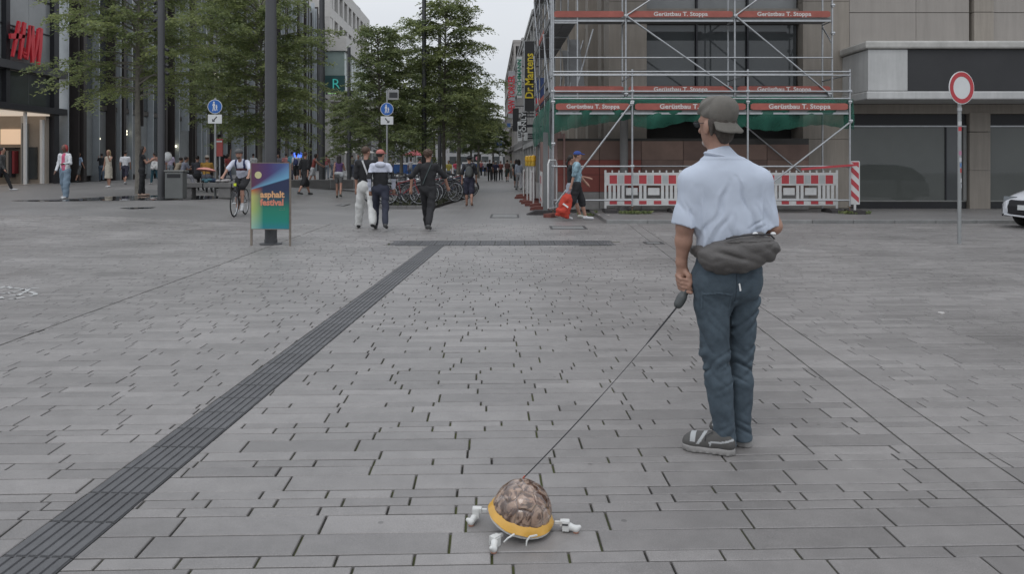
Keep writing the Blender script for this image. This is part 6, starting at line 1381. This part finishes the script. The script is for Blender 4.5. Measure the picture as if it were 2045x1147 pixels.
# t-shirt
c = SDF()
c.cone((.046, 0, 1.02), (.033, 0, 1.2), .178, .173, .05, .68); c.cone((.035, 0, 1.2), (.018, .005, 1.36), .178, .172, .05, .66); c.cone((-.005, .0, 1.435), (-.15, .0, 1.385), .066, .062, k=.06); c.cone((.01, .0, 1.435), (.195, .0, 1.385), .066, .062, k=.06); c.ell((.02, -.04, 1.36), (.15, .075, .11), .05)
c.cone((-.004, -.012, 1.44), (-.008, -.012, 1.515), .082, .066, .04)
c.cone((-.14, 0, 1.375), (-.187, -.002, 1.08), .074, .08, .04, pc=((-.25, 0, 1.172), (-.26, 0, -1)))
c.cone((.188, 0, 1.375), (.25, .01, 1.08), .07, .074, .04, pc=((.3, 0, 1.155), (.15, 0, -1)))
def sh_disp(P):
    x, y, z = P[:, 0], P[:, 1], P[:, 2]; low = np.clip((1.42 - z) / .35, 0, 1); back = (y < .04)
    tor = np.clip((.2 - np.abs(x - .03)) / .05, 0, 1)
    # folds fan out from the shoulder blades to the gathered hem, sharp ridges with flat valleys
    u = x - .03 + (z - 1.3) * .28 * np.sin((x - .03) * 9); q = np.stack([u * 17, y * 6, z * 2.6], 1); r1 = 1 - np.abs(vnoise(q, 3)) * 2.2
    q2 = np.stack([(u + .35 * z) * 24, y * 6, (z - .35 * x) * 4.5], 1); r2 = 1 - np.abs(vnoise(q2, 23)) * 2.2
    d = tor * low * (.015 * np.clip(r1, -.6, 1) + .009 * np.clip(r2, -.6, 1) * np.clip((1.25 - z) / .12, 0, 1))
    slv = 1 - tor; q3 = np.stack([x * 12, y * 10, (z + x * .9) * 9], 1); d += slv * np.clip((1.38 - z) / .1, 0, 1) * .009 * np.clip(1 - np.abs(vnoise(q3, 31)) * 2.2, -.6, 1)
    for sx_, sg in ((-.118, 1), (.192, -1)):                                                              # armpit creases
        d -= .007 * np.exp(-((x - sx_ - sg * (1.3 - z) * .06) / .007) ** 2) * np.clip((1.36 - z) / .08, 0, 1) * (z > 1.02) * (y < .05)
    # the folds one can pick out on his back: (x0,z0)-(x1,z1), half width, height
    for x0, z0, x1, z1, w_, a_ in ((.008, 1.39, -.06, 1.12, .012, .009), (-.025, 1.36, -.10, 1.1, .010, -.006), (.077, 1.34, .11, 1.17, .012, .008), (.044, 1.41, .15, 1.15, .010, .009), (.06, 1.40, .135, 1.18, .007, -.006), (-.14, 1.07, -.026, 1.27, .012, .010),
                                   (-.08, 1.06, .026, 1.25, .011, .009), (-.11, 1.06, .0, 1.26, .006, -.006), (.113, 1.15, .2, 1.2, .007, .007), (.13, 1.13, .215, 1.165, .006, .007), (.16, 1.26, .2, 1.14, .009, .008), (.03, 1.22, .055, 1.1, .009, .006), (-.225, 1.33, -.2, 1.2, .009, .006), (-.2, 1.3, -.165, 1.19, .007, .006), (.255, 1.32, .235, 1.18, .009, .006), (.215, 1.33, .25, 1.2, .006, -.005)):
        dx, dz = x1 - x0, z1 - z0; h = np.clip(((x - x0) * dx + (z - z0) * dz) / (dx * dx + dz * dz), 0, 1); dist = np.hypot(x - x0 - h * dx + .006 * np.sin(z * 40), z - z0 - h * dz)
        d -= -a_ * np.exp(-(dist / w_) ** 2) * np.sin(np.pi * np.clip(.12 + h * .85, 0, 1)) * (y < .05)
    d += .002 * vnoise(P * 13, 5) + .0009 * vnoise(P * 34, 6)
    d -= .0035 * np.exp(-((z - 1.503 + .12 * (x + .01) ** 2) / .006) ** 2) * (np.abs(x) < .12)
    return d * np.where(np.abs(x - .02) > .2, .55, 1)
c.disp = sh_disp
c.cut((-.14, 0, 1.035), (.2, 0, -1)); c.disp = sh_disp
SHIRT = mat('pale_blue_jersey', (.49, .54, .63), .85, 0, .05, 5, .12, 300)
c.build('shirt', SHIRT, man, .0052)
# collar rib and sleeve hem seams
cr = MB(); cr.tube([(-.008 + .075 * math.cos(a), -.012 + .068 * math.sin(a), 1.512 - .018 * math.cos(a)) for a in np.linspace(0, 2 * math.pi, 25)[:-1]], .0085, 6, closed=True); cr.build('collar', SHIRT, man, smooth=True)
# jeans
c = SDF(); c.cone((.04, .0, 1.02), (.034, .0, .9), .158, .172, .04, .7); c.ell((-.035, -.055, .885), (.09, .07, .1), .04); c.ell((.115, -.04, .885), (.08, .07, .1), .04)
c.chain([(-.05, .0, .87), (-.043, .0, .76), (-.026, .012, .5)], [.1, .088, .071], .03, 1.05); c.chain([(-.026, .012, .5), (-.01, .0, .35), (.012, -.01, .13)], [.073, .067, .055], .02); c.cone((.012, -.01, .13), (.012, -.012, .05), .056, .066, .02)
c.chain([(.118, .04, .87), (.123, .05, .76), (.121, .065, .5)], [.092, .08, .066], .03, 1.05); c.chain([(.121, .065, .5), (.122, .065, .35), (.124, .07, .13)], [.066, .062, .052], .02); c.cone((.124, .07, .13), (.125, .07, .05), .053, .06, .02)
def jn(P):
    x, y, z = P[:, 0], P[:, 1], P[:, 2]; w = vnoise(P * 6, 2)
    leg = np.where(x > .055, 1., -1.); zt = z + leg * (x - .05) * .55 + .25 * y
    rd = np.clip(1 - np.abs(vnoise(np.stack([x * 9 + leg, y * 8, zt * 24], 1), 41)) * 2.3, -.7, 1); rd2 = np.clip(1 - np.abs(vnoise(np.stack([x * 11, y * 10 + leg, (z - leg * (x - .05) * .8) * 17], 1), 43)) * 2.3, -.7, 1)
    kn = np.exp(-((z - .44) / .09) ** 2); hm = np.exp(-((z - .1) / .06) ** 2); st = np.exp(-((z - .76) / .07) ** 2); th = np.exp(-((z - .6) / .12) ** 2)
    d = (kn * .0085 + hm * .0075) * rd + (st * .007 + th * .0035 + kn * .003 + .0015) * rd2 + .0025 * vnoise(np.stack([x * 14, y * 14, z * 4], 1), 47)
    d += .003 * vnoise(P * A([22, 22, 8]), 4) + .002 * vnoise(P * 35, 8)
    # pocket edges, yoke seam
    d += np.where((y < -.02) & (np.abs(z - (.83 - .16 * np.abs(x + .045))) < .0035) & (np.abs(x + .045) < .07), -.004, 0) + np.where((y < -.02) & (np.abs(np.abs(x + .045) - .07) < .003) & (z > .74) & (z < .83), -.003, 0)
    d += np.where((y < 0) & (np.abs(x - .048) < .003) & (z > .78), .004, 0)
    return d
c.disp = jn
def jeans_mat():
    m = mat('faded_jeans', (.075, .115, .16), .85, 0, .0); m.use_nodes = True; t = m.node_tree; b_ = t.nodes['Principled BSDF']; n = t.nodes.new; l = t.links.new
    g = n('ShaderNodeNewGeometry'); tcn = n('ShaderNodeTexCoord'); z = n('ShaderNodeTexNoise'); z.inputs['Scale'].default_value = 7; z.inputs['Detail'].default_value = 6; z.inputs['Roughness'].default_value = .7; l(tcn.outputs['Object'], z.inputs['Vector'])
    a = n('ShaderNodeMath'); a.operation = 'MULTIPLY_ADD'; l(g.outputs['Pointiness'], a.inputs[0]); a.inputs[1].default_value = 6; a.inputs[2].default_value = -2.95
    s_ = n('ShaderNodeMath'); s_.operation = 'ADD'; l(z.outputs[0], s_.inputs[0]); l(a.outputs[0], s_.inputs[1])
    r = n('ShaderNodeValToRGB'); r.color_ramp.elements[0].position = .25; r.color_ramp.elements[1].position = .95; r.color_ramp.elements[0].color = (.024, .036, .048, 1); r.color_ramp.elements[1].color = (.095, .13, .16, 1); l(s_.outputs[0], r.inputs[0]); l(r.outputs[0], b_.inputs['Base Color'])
    w = n('ShaderNodeTexNoise'); w.inputs['Scale'].default_value = 500; l(tcn.outputs['Object'], w.inputs['Vector']); bp = n('ShaderNodeBump'); bp.inputs['Strength'].default_value = .3; bp.inputs['Distance'].default_value = .002; l(w.outputs[0], bp.inputs['Height']); l(bp.outputs[0], b_.inputs['Normal'])
    return m
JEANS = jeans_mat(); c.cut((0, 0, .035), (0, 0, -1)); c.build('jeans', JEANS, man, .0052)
MB().obox((.057, -.135, .862), (.0035, 0, .002), (0, .003, 0), (-.003, 0, .018)).build('white_label', WHITE, man)
# hip bag worn at the back: part of what he wears
c = SDF(); c.ell((.09, -.125, 1.038), (.165, .066, .092), .02, 0, 0, R(-9)); c.ell((-.04, -.115, 1.0), (.115, .062, .078), .05, 0, 0, R(6)); c.ell((.185, -.085, 1.05), (.07, .066, .068), .05); c.ell((.02, -.125, .985), (.12, .055, .05), .04)
c.cone((-.11, -.05, 1.03), (-.12, .08, 1.02), .035, .03, .03); c.cone((.228, -.03, 1.06), (.225, .1, 1.04), .036, .03, .03)
def bgd(P):
    x, y, z = P[:, 0], P[:, 1], P[:, 2]; w = vnoise(P * 6, 9)
    r_ = np.clip(1 - np.abs(vnoise(np.stack([x * 8, y * 8, (z + x * .3) * 22], 1), 51)) * 2.3, -.7, 1); r4 = np.clip(1 - np.abs(vnoise(np.stack([(x + z) * 14, y * 9, (z - x * .5) * 20], 1), 53)) * 2.3, -.7, 1)
    return .006 * r_ + .004 * r4  + .005 * vnoise(P * 11, 12) + .0025 * vnoise(P * 30, 13) + np.where(np.abs(z - 1.083 - .05 * (x - .05)) < .004, .005, 0)
c.disp = bgd
BAGM = mat('grey_brown_nylon', (.092, .085, .081), .6, 0, .1, 8, .2, 120); hb_ = c.build('hip_bag', BAGM, man, .0052)
SDF().ell((.13, -.145, 1.128), (.014, .01, .009), .01).ell((.232, -.105, 1.125), (.014, .01, .009), .01).build('cord_stopper', WHITE, hb_, .003)
MB().tube([(-.02, -.16, 1.105), (.05, -.17, 1.12), (.13, -.165, 1.127), (.2, -.15, 1.125), (.24, -.1, 1.1)], .004, 6).build('zip_cord', DARKMETAL, hb_, smooth=True)
# cap worn backwards
c = SDF(); cc = hcen + up_ * .062 - fw * .006; c.ell(cc, (.086, .109, .084), .01, fy); c.cone(cc + fw * .05 + up_ * .03, cc - fw * .05 + up_ * .03, .058, .06, .04); c.cuts = [(hcen + up_ * .045 - fw * .0, -up_ * .93 + fw * .28)]
bk = hcen - fw * .105 + up_ * .03
c.disp = lambda P: .003 * vnoise(P * 18, 2) + .0035 * np.sin((P @ up_) * 90 + (P @ fw) * 60 + 3 * vnoise(P * 9, 4)) * ((P @ fw) > (hcen @ fw) - .03) - .002 * np.exp(-(((P - hcen) @ rt) / .003) ** 2)
CAPM = mat('washed_grey_cap', (.135, .125, .11), .9, 0, .16, 16, .2, 200); cp = c.build('cap', CAPM, man, .0042)
V = []; F = []; nu, nv = 14, 6
for i in range(nu + 1):
    a = (i / nu - .5) * 2
    for j in range(nv + 1):
        v_ = j / nv; dirb = -fw * math.cos(a * .95) + rt * math.sin(a * .95); base_ = hcen + up_ * (.035 - .012 * abs(a)) + dirb * A([.092]) * (1 + 0 * a)
        p_ = base_ + dirb * .02 * v_ - up_ * (.07 * v_ * math.cos(a * 1.2) ** .5) - fw * .026 * v_
        V.append(p_)
for i in range(nu):
    for j in range(nv): q = i * (nv + 1) + j; F.append((q, q + 1, q + nv + 2, q + nv + 1))
o = npmesh('cap_peak', V, F, CAPM, cp, True); m_ = o.modifiers.new('t', 'SOLIDIFY'); m_.thickness = .004
c = SDF(); c.ell(hcen + up_ * .02 - fw * .02, (.079, .084, .07), .01, fy); c.ell(hcen - fw * .058 - up_ * .04, (.05, .03, .05), .03, fy); c.ell(hcen - rt * .07 - fw * .035 - up_ * .01, (.01, .015, .04), .015, fy)
c.cuts = [(hcen - fw * .022, fw * 1.)]; c.disp = lambda P: .005 * vnoise(P * A([60, 60, 20])); c.build('hair', mat('grey_brown_hair', (.06, .048, .04), .7, 0, .4, 60), man, .004)
gl_ = MB()
for sg in (-1, 1):
    cg = hcen + fw * .112 + rt * sg * .034 + up_ * .018; gl_.tube([cg + rt * .024 * math.cos(a) + up_ * .018 * math.sin(a) for a in np.linspace(0, 6.283, 15)[:-1]], .0016, 5, closed=True)
    gl_.tube([cg + rt * sg * .026, cg + rt * sg * .045 - fw * .02, cg + rt * sg * .046 - fw * .115], .0016, 5)
gl_.build('glasses', DARKMETAL, man, smooth=True)
for sg in (-1, 1): cg = hcen + fw * .112 + rt * sg * .034 + up_ * .018; MB().add([cg + rt * .023 * math.cos(a) + up_ * .017 * math.sin(a) for a in np.linspace(0, 6.283, 13)[:-1]], [tuple(range(12))]).build('lens', mat('lens_glass', (.2, .25, .28), .05, 0, 0, alpha=.35), man)
c = SDF(); c.ell(hcen + fw * .058 - up_ * .08, (.04, .035, .026), .02, fy); c.build('stubble_beard', mat('white_stubble', (.38, .33, .3), .9, 0, .2, 80), man, .0045)
# trainers
SU = mat('grey_suede', (.085, .082, .078), .85, 0, .12, 18); SWH = mat('trainer_white', (.36, .37, .37), .6, 0, .06)
def trainer(heel, toe):
    heel, toe = A(heel), A(toe); d = toe - heel; L_ = np.linalg.norm(d); yaw = math.atan2(-d[0], d[1])
    t = bpy.data.objects.new('shoe', None)
    c = SDF(); Z = lambda y_, z_, x_=0: (x_, y_, z_)
    c.chain([Z(.03, .05), Z(.12, .05, .0), Z(.2, .043, -.003), Z(L_ - .035, .038, -.005)], [.036, .042, .045, .036], .02); c.cone(Z(.035, .055), Z(.05, .085), .036, .034, .02); c.cone(Z(.1, .07), Z(.19, .05), .035, .03, .03)
    c.cut((0, 0, .024), (0, 0, -1)); c.cut((0, .02, .098), (0, -.2, 1)); c.disp = lambda P: .001 * vnoise(P * 60)
    def fm(C):
        m_ = np.zeros(len(C), int); y_, z_ = C[:, 1], C[:, 2]
        m_[(y_ > L_ - .07) & (y_ < L_ - .045) & (z_ > .055)] = 1; m_[(np.abs(y_ - .165 - (z_ - .06) * -.6) < .008) & (z_ > .045)] = 1; m_[(np.abs(y_ - .11) < .010 - (.07 - z_) * .3) & (z_ > .04) & (z_ < .066)] = 1
        m_[(np.abs(z_ - .08 + .25 * np.clip(y_, 0, .06)) < .005) & (y_ < .11)] = 1; return m_
    V, F = c.mesh(.0045); o = npmesh('shoe', V, F, [SU, SWH], man, True, fm(V[F].mean(1))); o.location = heel; o.rotation_euler = (0, 0, yaw)
    s_ = SDF(); s_.chain([Z(.035, .018), Z(.12, .016, .0), Z(.2, .018, -.003), Z(L_ - .04, .024, -.005)], [.043, .043, .05, .042], .02); s_.cut((0, 0, .033), (0, 0, 1)); s_.cut((0, 0, .001), (0, 0, -1)); s_.disp = lambda P: .0015 * np.sign(np.sin(P[:, 1] * 190)) * (P[:, 2] < .01)
    s_.build('sole', mat('worn_sole', (.27, .26, .25), .8, 0, .15, 20), o, .0045)
    l_ = MB()
    for k in range(5): y_ = .125 + k * .017; l_.tube([Z(y_, .074 - k * .004, -.03), Z(y_ + .01, .094 - k * .007, 0), Z(y_, .074 - k * .004, .03)], .0026, 5)
    l_.tube([Z(.12, .098, 0), Z(.1, .112, .03), Z(.125, .1, .05)], .0025, 5).tube([Z(.12, .098, 0), Z(.1, .112, -.03), Z(.13, .095, -.05), Z(.135, .07, -.055)], .0025, 5).build('laces', BLACK, o)
    return o
trainer((.05, -.055, 0), (-.185, .05, 0)); trainer((.155, .045, 0), (.03, .29, 0))
# ================================================================ LEASH AND HANDLE, ROBOT TORTOISE
lh = thing('retractable_leash', 'grey black retractable leash handle with an orange button held in his left hand', 'leash handle', (MX_ - .2, MY_ + .03, .83))
def W_(p): return (p[0] + .2, p[1] - .03, p[2] - .83)
c = SDF(); c.chain([W_((-.168, .012, .865)), W_((-.182, .006, .825)), W_((-.2, -.002, .79)), W_((-.222, -.01, .755))], [.012, .014, .019, .02], .012, 1.); c.ell(W_((-.208, -.004, .775)), (.02, .024, .04), .02, 0, 0, R(28))
c.chain([W_((-.168, .012, .865)), W_((-.158, .05, .84)), W_((-.17, .055, .8)), W_((-.2, .02, .77))], [.011, .012, .012, .014], .01); c.build('casing', mat('handle_grey', (.06, .065, .065), .45, 0, .1), lh, .0045)
MB().lathe([(0, -.006), (.011, -.006), (.012, .004), (0, .009)], n=12).build('button', mat('orange_button', (.5, .2, .06), .5), lh, loc=W_((-.167, .008, .878)))
TX, TY_, = px2x(1042, 3.12), 3.12
p1 = Vector((MX_ - .226, MY_ - .012, .745)); pa = Vector((px2x(1044, 3.16), 3.16, pz(957, 3.16)))
ls = MB(); pts = []; rad = []
for i in range(25):
    s_ = i / 24; p = p1.lerp(pa, s_); p.z -= .035 * 4 * s_ * (1 - s_) * .6; pts.append(p); rad.append(.0042 if s_ < .22 else (.0018 if s_ < .55 else .0026))
ls.tube(pts, rad, 6); tag(ls.build('leash', BLACK, smooth=True), 'thin black leash running from the handle down to the robot tortoise', 'leash')
rt_ = thing('robot_tortoise', 'small walking robot with a clear brown domed tortoise shell, yellow rim and white jointed legs', 'robot', (TX, TY_, 0))
tilt = Matrix.Rotation(R(13), 4, 'Y') @ Matrix.Rotation(R(9), 4, 'X')
sh = bpy.data.objects.new('shell', None)
def shell_mat():
    m = bpy.data.materials.new('brown_clear_plastic'); m.use_nodes = True; t = m.node_tree; b_ = t.nodes['Principled BSDF']; n = t.nodes.new; l = t.links.new
    b_.inputs['Base Color'].default_value = (.30, .2, .15, 1); b_.inputs['Roughness'].default_value = .06; b_.inputs['Alpha'].default_value = .62; b_.inputs['Coat Weight'].default_value = 1; b_.inputs['Coat Roughness'].default_value = .04; b_.inputs['Specular IOR Level'].default_value = .9
    tcn = n('ShaderNodeTexCoord'); z = n('ShaderNodeTexNoise'); z.inputs['Scale'].default_value = 16; z.inputs['Distortion'].default_value = 2.2; z.inputs['Detail'].default_value = 4; l(tcn.outputs['Object'], z.inputs['Vector'])
    r = n('ShaderNodeValToRGB'); r.color_ramp.elements[0].color = (.07, .028, .012, 1); r.color_ramp.elements[1].color = (.50, .34, .25, 1); r.color_ramp.elements[0].position = .42; r.color_ramp.elements[1].position = .6; l(z.outputs[0], r.inputs[0]); l(r.outputs[0], b_.inputs['Base Color'])
    r2 = n('ShaderNodeMapRange'); l(z.outputs[0], r2.inputs[0]); r2.inputs['From Min'].default_value = .3; r2.inputs['From Max'].default_value = .7; r2.inputs['To Min'].default_value = .96; r2.inputs['To Max'].default_value = .55; l(r2.outputs[0], b_.inputs['Alpha']); ag = n('ShaderNodeAttribute'); ag.attribute_name = 'groove'; mg = n('ShaderNodeMix'); mg.data_type = 'RGBA'; l(ag.outputs['Fac'], mg.inputs[0]); l(r.outputs[0], mg.inputs[6]); mg.inputs[7].default_value = (.07, .035, .022, 1); l(mg.outputs[2], b_.inputs['Base Color']); return m
# dome with pressed scute pattern
cs = [(0, 0)] + [(.62 * math.cos(a), .62 * math.sin(a)) for a in [R(30 + 60 * k) for k in range(6)]] + [(1.08 * math.cos(a), 1.08 * math.sin(a)) for a in [R(k * 30) for k in range(12)]]
V = []; F = []; GR = []; nu, nv = 150, 52
for j in range(nv + 1):
    v_ = j / nv; ph = v_ * math.pi / 2
    for i in range(nu):
        a = 2 * math.pi * i / nu; rr_ = math.sin(ph) ** .92; x, y = rr_ * math.cos(a), rr_ * math.sin(a); z = math.cos(ph) ** .9
        ds = sorted(math.hypot(x - p[0], y - p[1]) for p in cs); e_ = min(1, (ds[1] - ds[0]) / .055); g_ = 1 - .035 * (1 - e_) + .02 * min(1, (ds[1] - ds[0]) / .5)
        GR.append(.8 * (1 - min(1, (ds[1] - ds[0]) / .055))); V.append((x * .118 * g_, y * .118 * g_, z * .116 * g_ + .002))
for j in range(nv):
    for i in range(nu): F.append((j * nu + i, (j + 1) * nu + i, (j + 1) * nu + (i + 1) % nu, j * nu + (i + 1) % nu))
dome = npmesh('dome', V, F, shell_mat(), rt_, True); ga = dome.data.attributes.new('groove', 'FLOAT', 'POINT'); ga.data.foreach_set('value', GR); dome.matrix_local = Matrix.Translation((0, 0, .078)) @ tilt
# yellow rim: a flared, faceted skirt
V = []; F = []; n = 40
for k, (r, z) in enumerate(((.1175, .014), (.128, .002), (.137, -.017), (.134, -.02), (.125, -.004), (.114, .008))):
    for i in range(n): a = 2 * math.pi * i / n; w = 1 + (.02 * math.cos(a * 8) if k in (2, 3) else 0); V.append((r * w * math.cos(a) * .98, r * w * math.sin(a), z + (.004 * math.cos(a * 8) if k in (2, 3) else 0)))
for k in range(6):
    for i in range(n): F.append((k * n + i, k * n + (i + 1) % n, ((k + 1) % 6) * n + (i + 1) % n, ((k + 1) % 6) * n + i))
rim = npmesh('rim', V, F, mat('amber_yellow_plastic', (.62, .34, .05), .35, 0, .12, 12, coat=.4), rt_, True); fixn(rim.data); smooth_mesh(rim.data, 25); rim.matrix_local = Matrix.Translation((0, 0, .078)) @ tilt
PLW = mat('printed_white_plastic', (.60, .60, .58), .5, 0, .06, 20)
bd = MB().lathe([(0, -.052), (.06, -.050), (.115, -.034), (.128, -.026), (.12, -.018), (0, -.016)], n=32).build('underbody', PLW, rt_, smooth=True); bd.matrix_local = Matrix.Translation((0, 0, .072)) @ tilt
inn = bpy.data.objects
for nm, cpos, hs, m_ in (('battery', (.03, -.066, .022), (.03, .018, .02), BLACK), ('circuit_board', (0, .0, .012), (.06, .045, .003), mat('circuit_green', (.03, .08, .04), .4)), ('servo', (-.05, -.045, .02), (.012, .02, .016), BLACK), ('servo', (-.04, .05, .02), (.012, .02, .016), BLACK), ('wiring', (.045, -.01, .062), (.026, .01, .01), mat('orange_wire', (.5, .18, .03), .5)), ('electronics_box', (-.03, -.03, .05), (.02, .022, .022), mat('pcb_brown', (.12, .07, .05), .5))):
    o = MB().obox(cpos, (hs[0], 0, 0), (0, hs[1], 0), (0, 0, hs[2])).build(nm, m_, rt_, bevel=.003); o.matrix_local = Matrix.Translation((0, 0, .078)) @ tilt
def rleg(hip, outd, ft):
    """hip point, outward unit direction, foot point: bracketed servo, shank and boot"""
    hip, ft = Vector(hip), Vector(ft); o2 = Vector(outd).normalized(); sd = Vector((-o2.y, o2.x, 0)); k = hip + o2 * .04
    g = MB().obox(k, o2 * .019, sd * .0125, (0, 0, .011)).build('leg', PLW, rt_, bevel=.002)
    m_ = MB(); m_.obox(hip + o2 * .012, o2 * .012, sd * .006, (0, 0, .005))
    for s_ in (-1, 1): m_.obox(k + sd * s_ * .017 + o2 * .004 - Vector((0, 0, .009)), o2 * .013, sd * .0018, Vector((0, 0, .017)))
    m_.obox(k + o2 * .004 - Vector((0, 0, .025)), o2 * .013, sd * .018, Vector((0, 0, .0018))); m_.build('bracket', PLW, g)
    c = SDF(); kn = k + o2 * .004 - Vector((0, 0, .028)); c.cone(tuple(kn), (kn.x * .6 + ft.x * .4, kn.y * .6 + ft.y * .4, .022), .009, .012, .008); c.cone((kn.x * .6 + ft.x * .4, kn.y * .6 + ft.y * .4, .02), (ft.x, ft.y, .016), .0135, .0125, .008); c.cone((ft.x, ft.y, .015), (ft.x + o2.x * .014, ft.y + o2.y * .014, .024), .0115, .008, .008); c.build('boot', PLW, g, .0028)
    MB().lathe([(0, 0), (.011, .0), (.012, .004), (0, .005)], n=12).build('foot_pad', mat('pinkish_rubber', (.4, .2, .14), .7), g, loc=(ft.x, ft.y, .001))
    MB().tube([k - sd * .0185 - o2 * .01, k - sd * .0185 + o2 * .014], .0035, 8).build('servo_horn', BLACK, g)
def LP(px, py, D): return (px2x(px, D) - TX, D - TY_, pz(py, D))
rleg(LP(972, 1020, 3.2), (-1, .05, 0), LP(941, 1046, 3.16)); rleg(LP(1003, 1068, 3.03), (-.62, -.75, 0), LP(986, 1096, 2.94)); rleg(LP(1108, 1044, 3.12), (1, -.12, 0), LP(1150, 1058, 3.1)); rleg(LP(1070, 1015, 3.22), (.2, 1, 0), LP(1066, 1000, 3.34))
MB().tube([LP(1027, 1068, 2.98), LP(1014, 1076, 2.96), LP(1006, 1084, 2.96)], [.004, .0035, .0025], 6).build('cable', PLW, rt_, smooth=True); MB().tube([LP(1072, 1070, 2.98), LP(1058, 1073, 2.95), LP(1052, 1081, 2.95), LP(1051, 1091, 2.95)], [.004, .004, .0035, .0025], 6).build('cable', PLW, rt_, smooth=True)
an = MB().tube([(px2x(1041, 3.14) - TX, 3.14 - TY_, pz(966, 3.14)), (pa.x - TX, pa.y - TY_, pa.z)], .0035, 6).build('antenna_mount', DARKMETAL, rt_); MB().tube([(pa.x - TX, pa.y - TY_, pa.z), (pa.x - TX + .008, pa.y - TY_, pa.z + .012)], .003, 6).build('red_clip', mat('clip_red', (.4, .08, .05), .5), rt_)
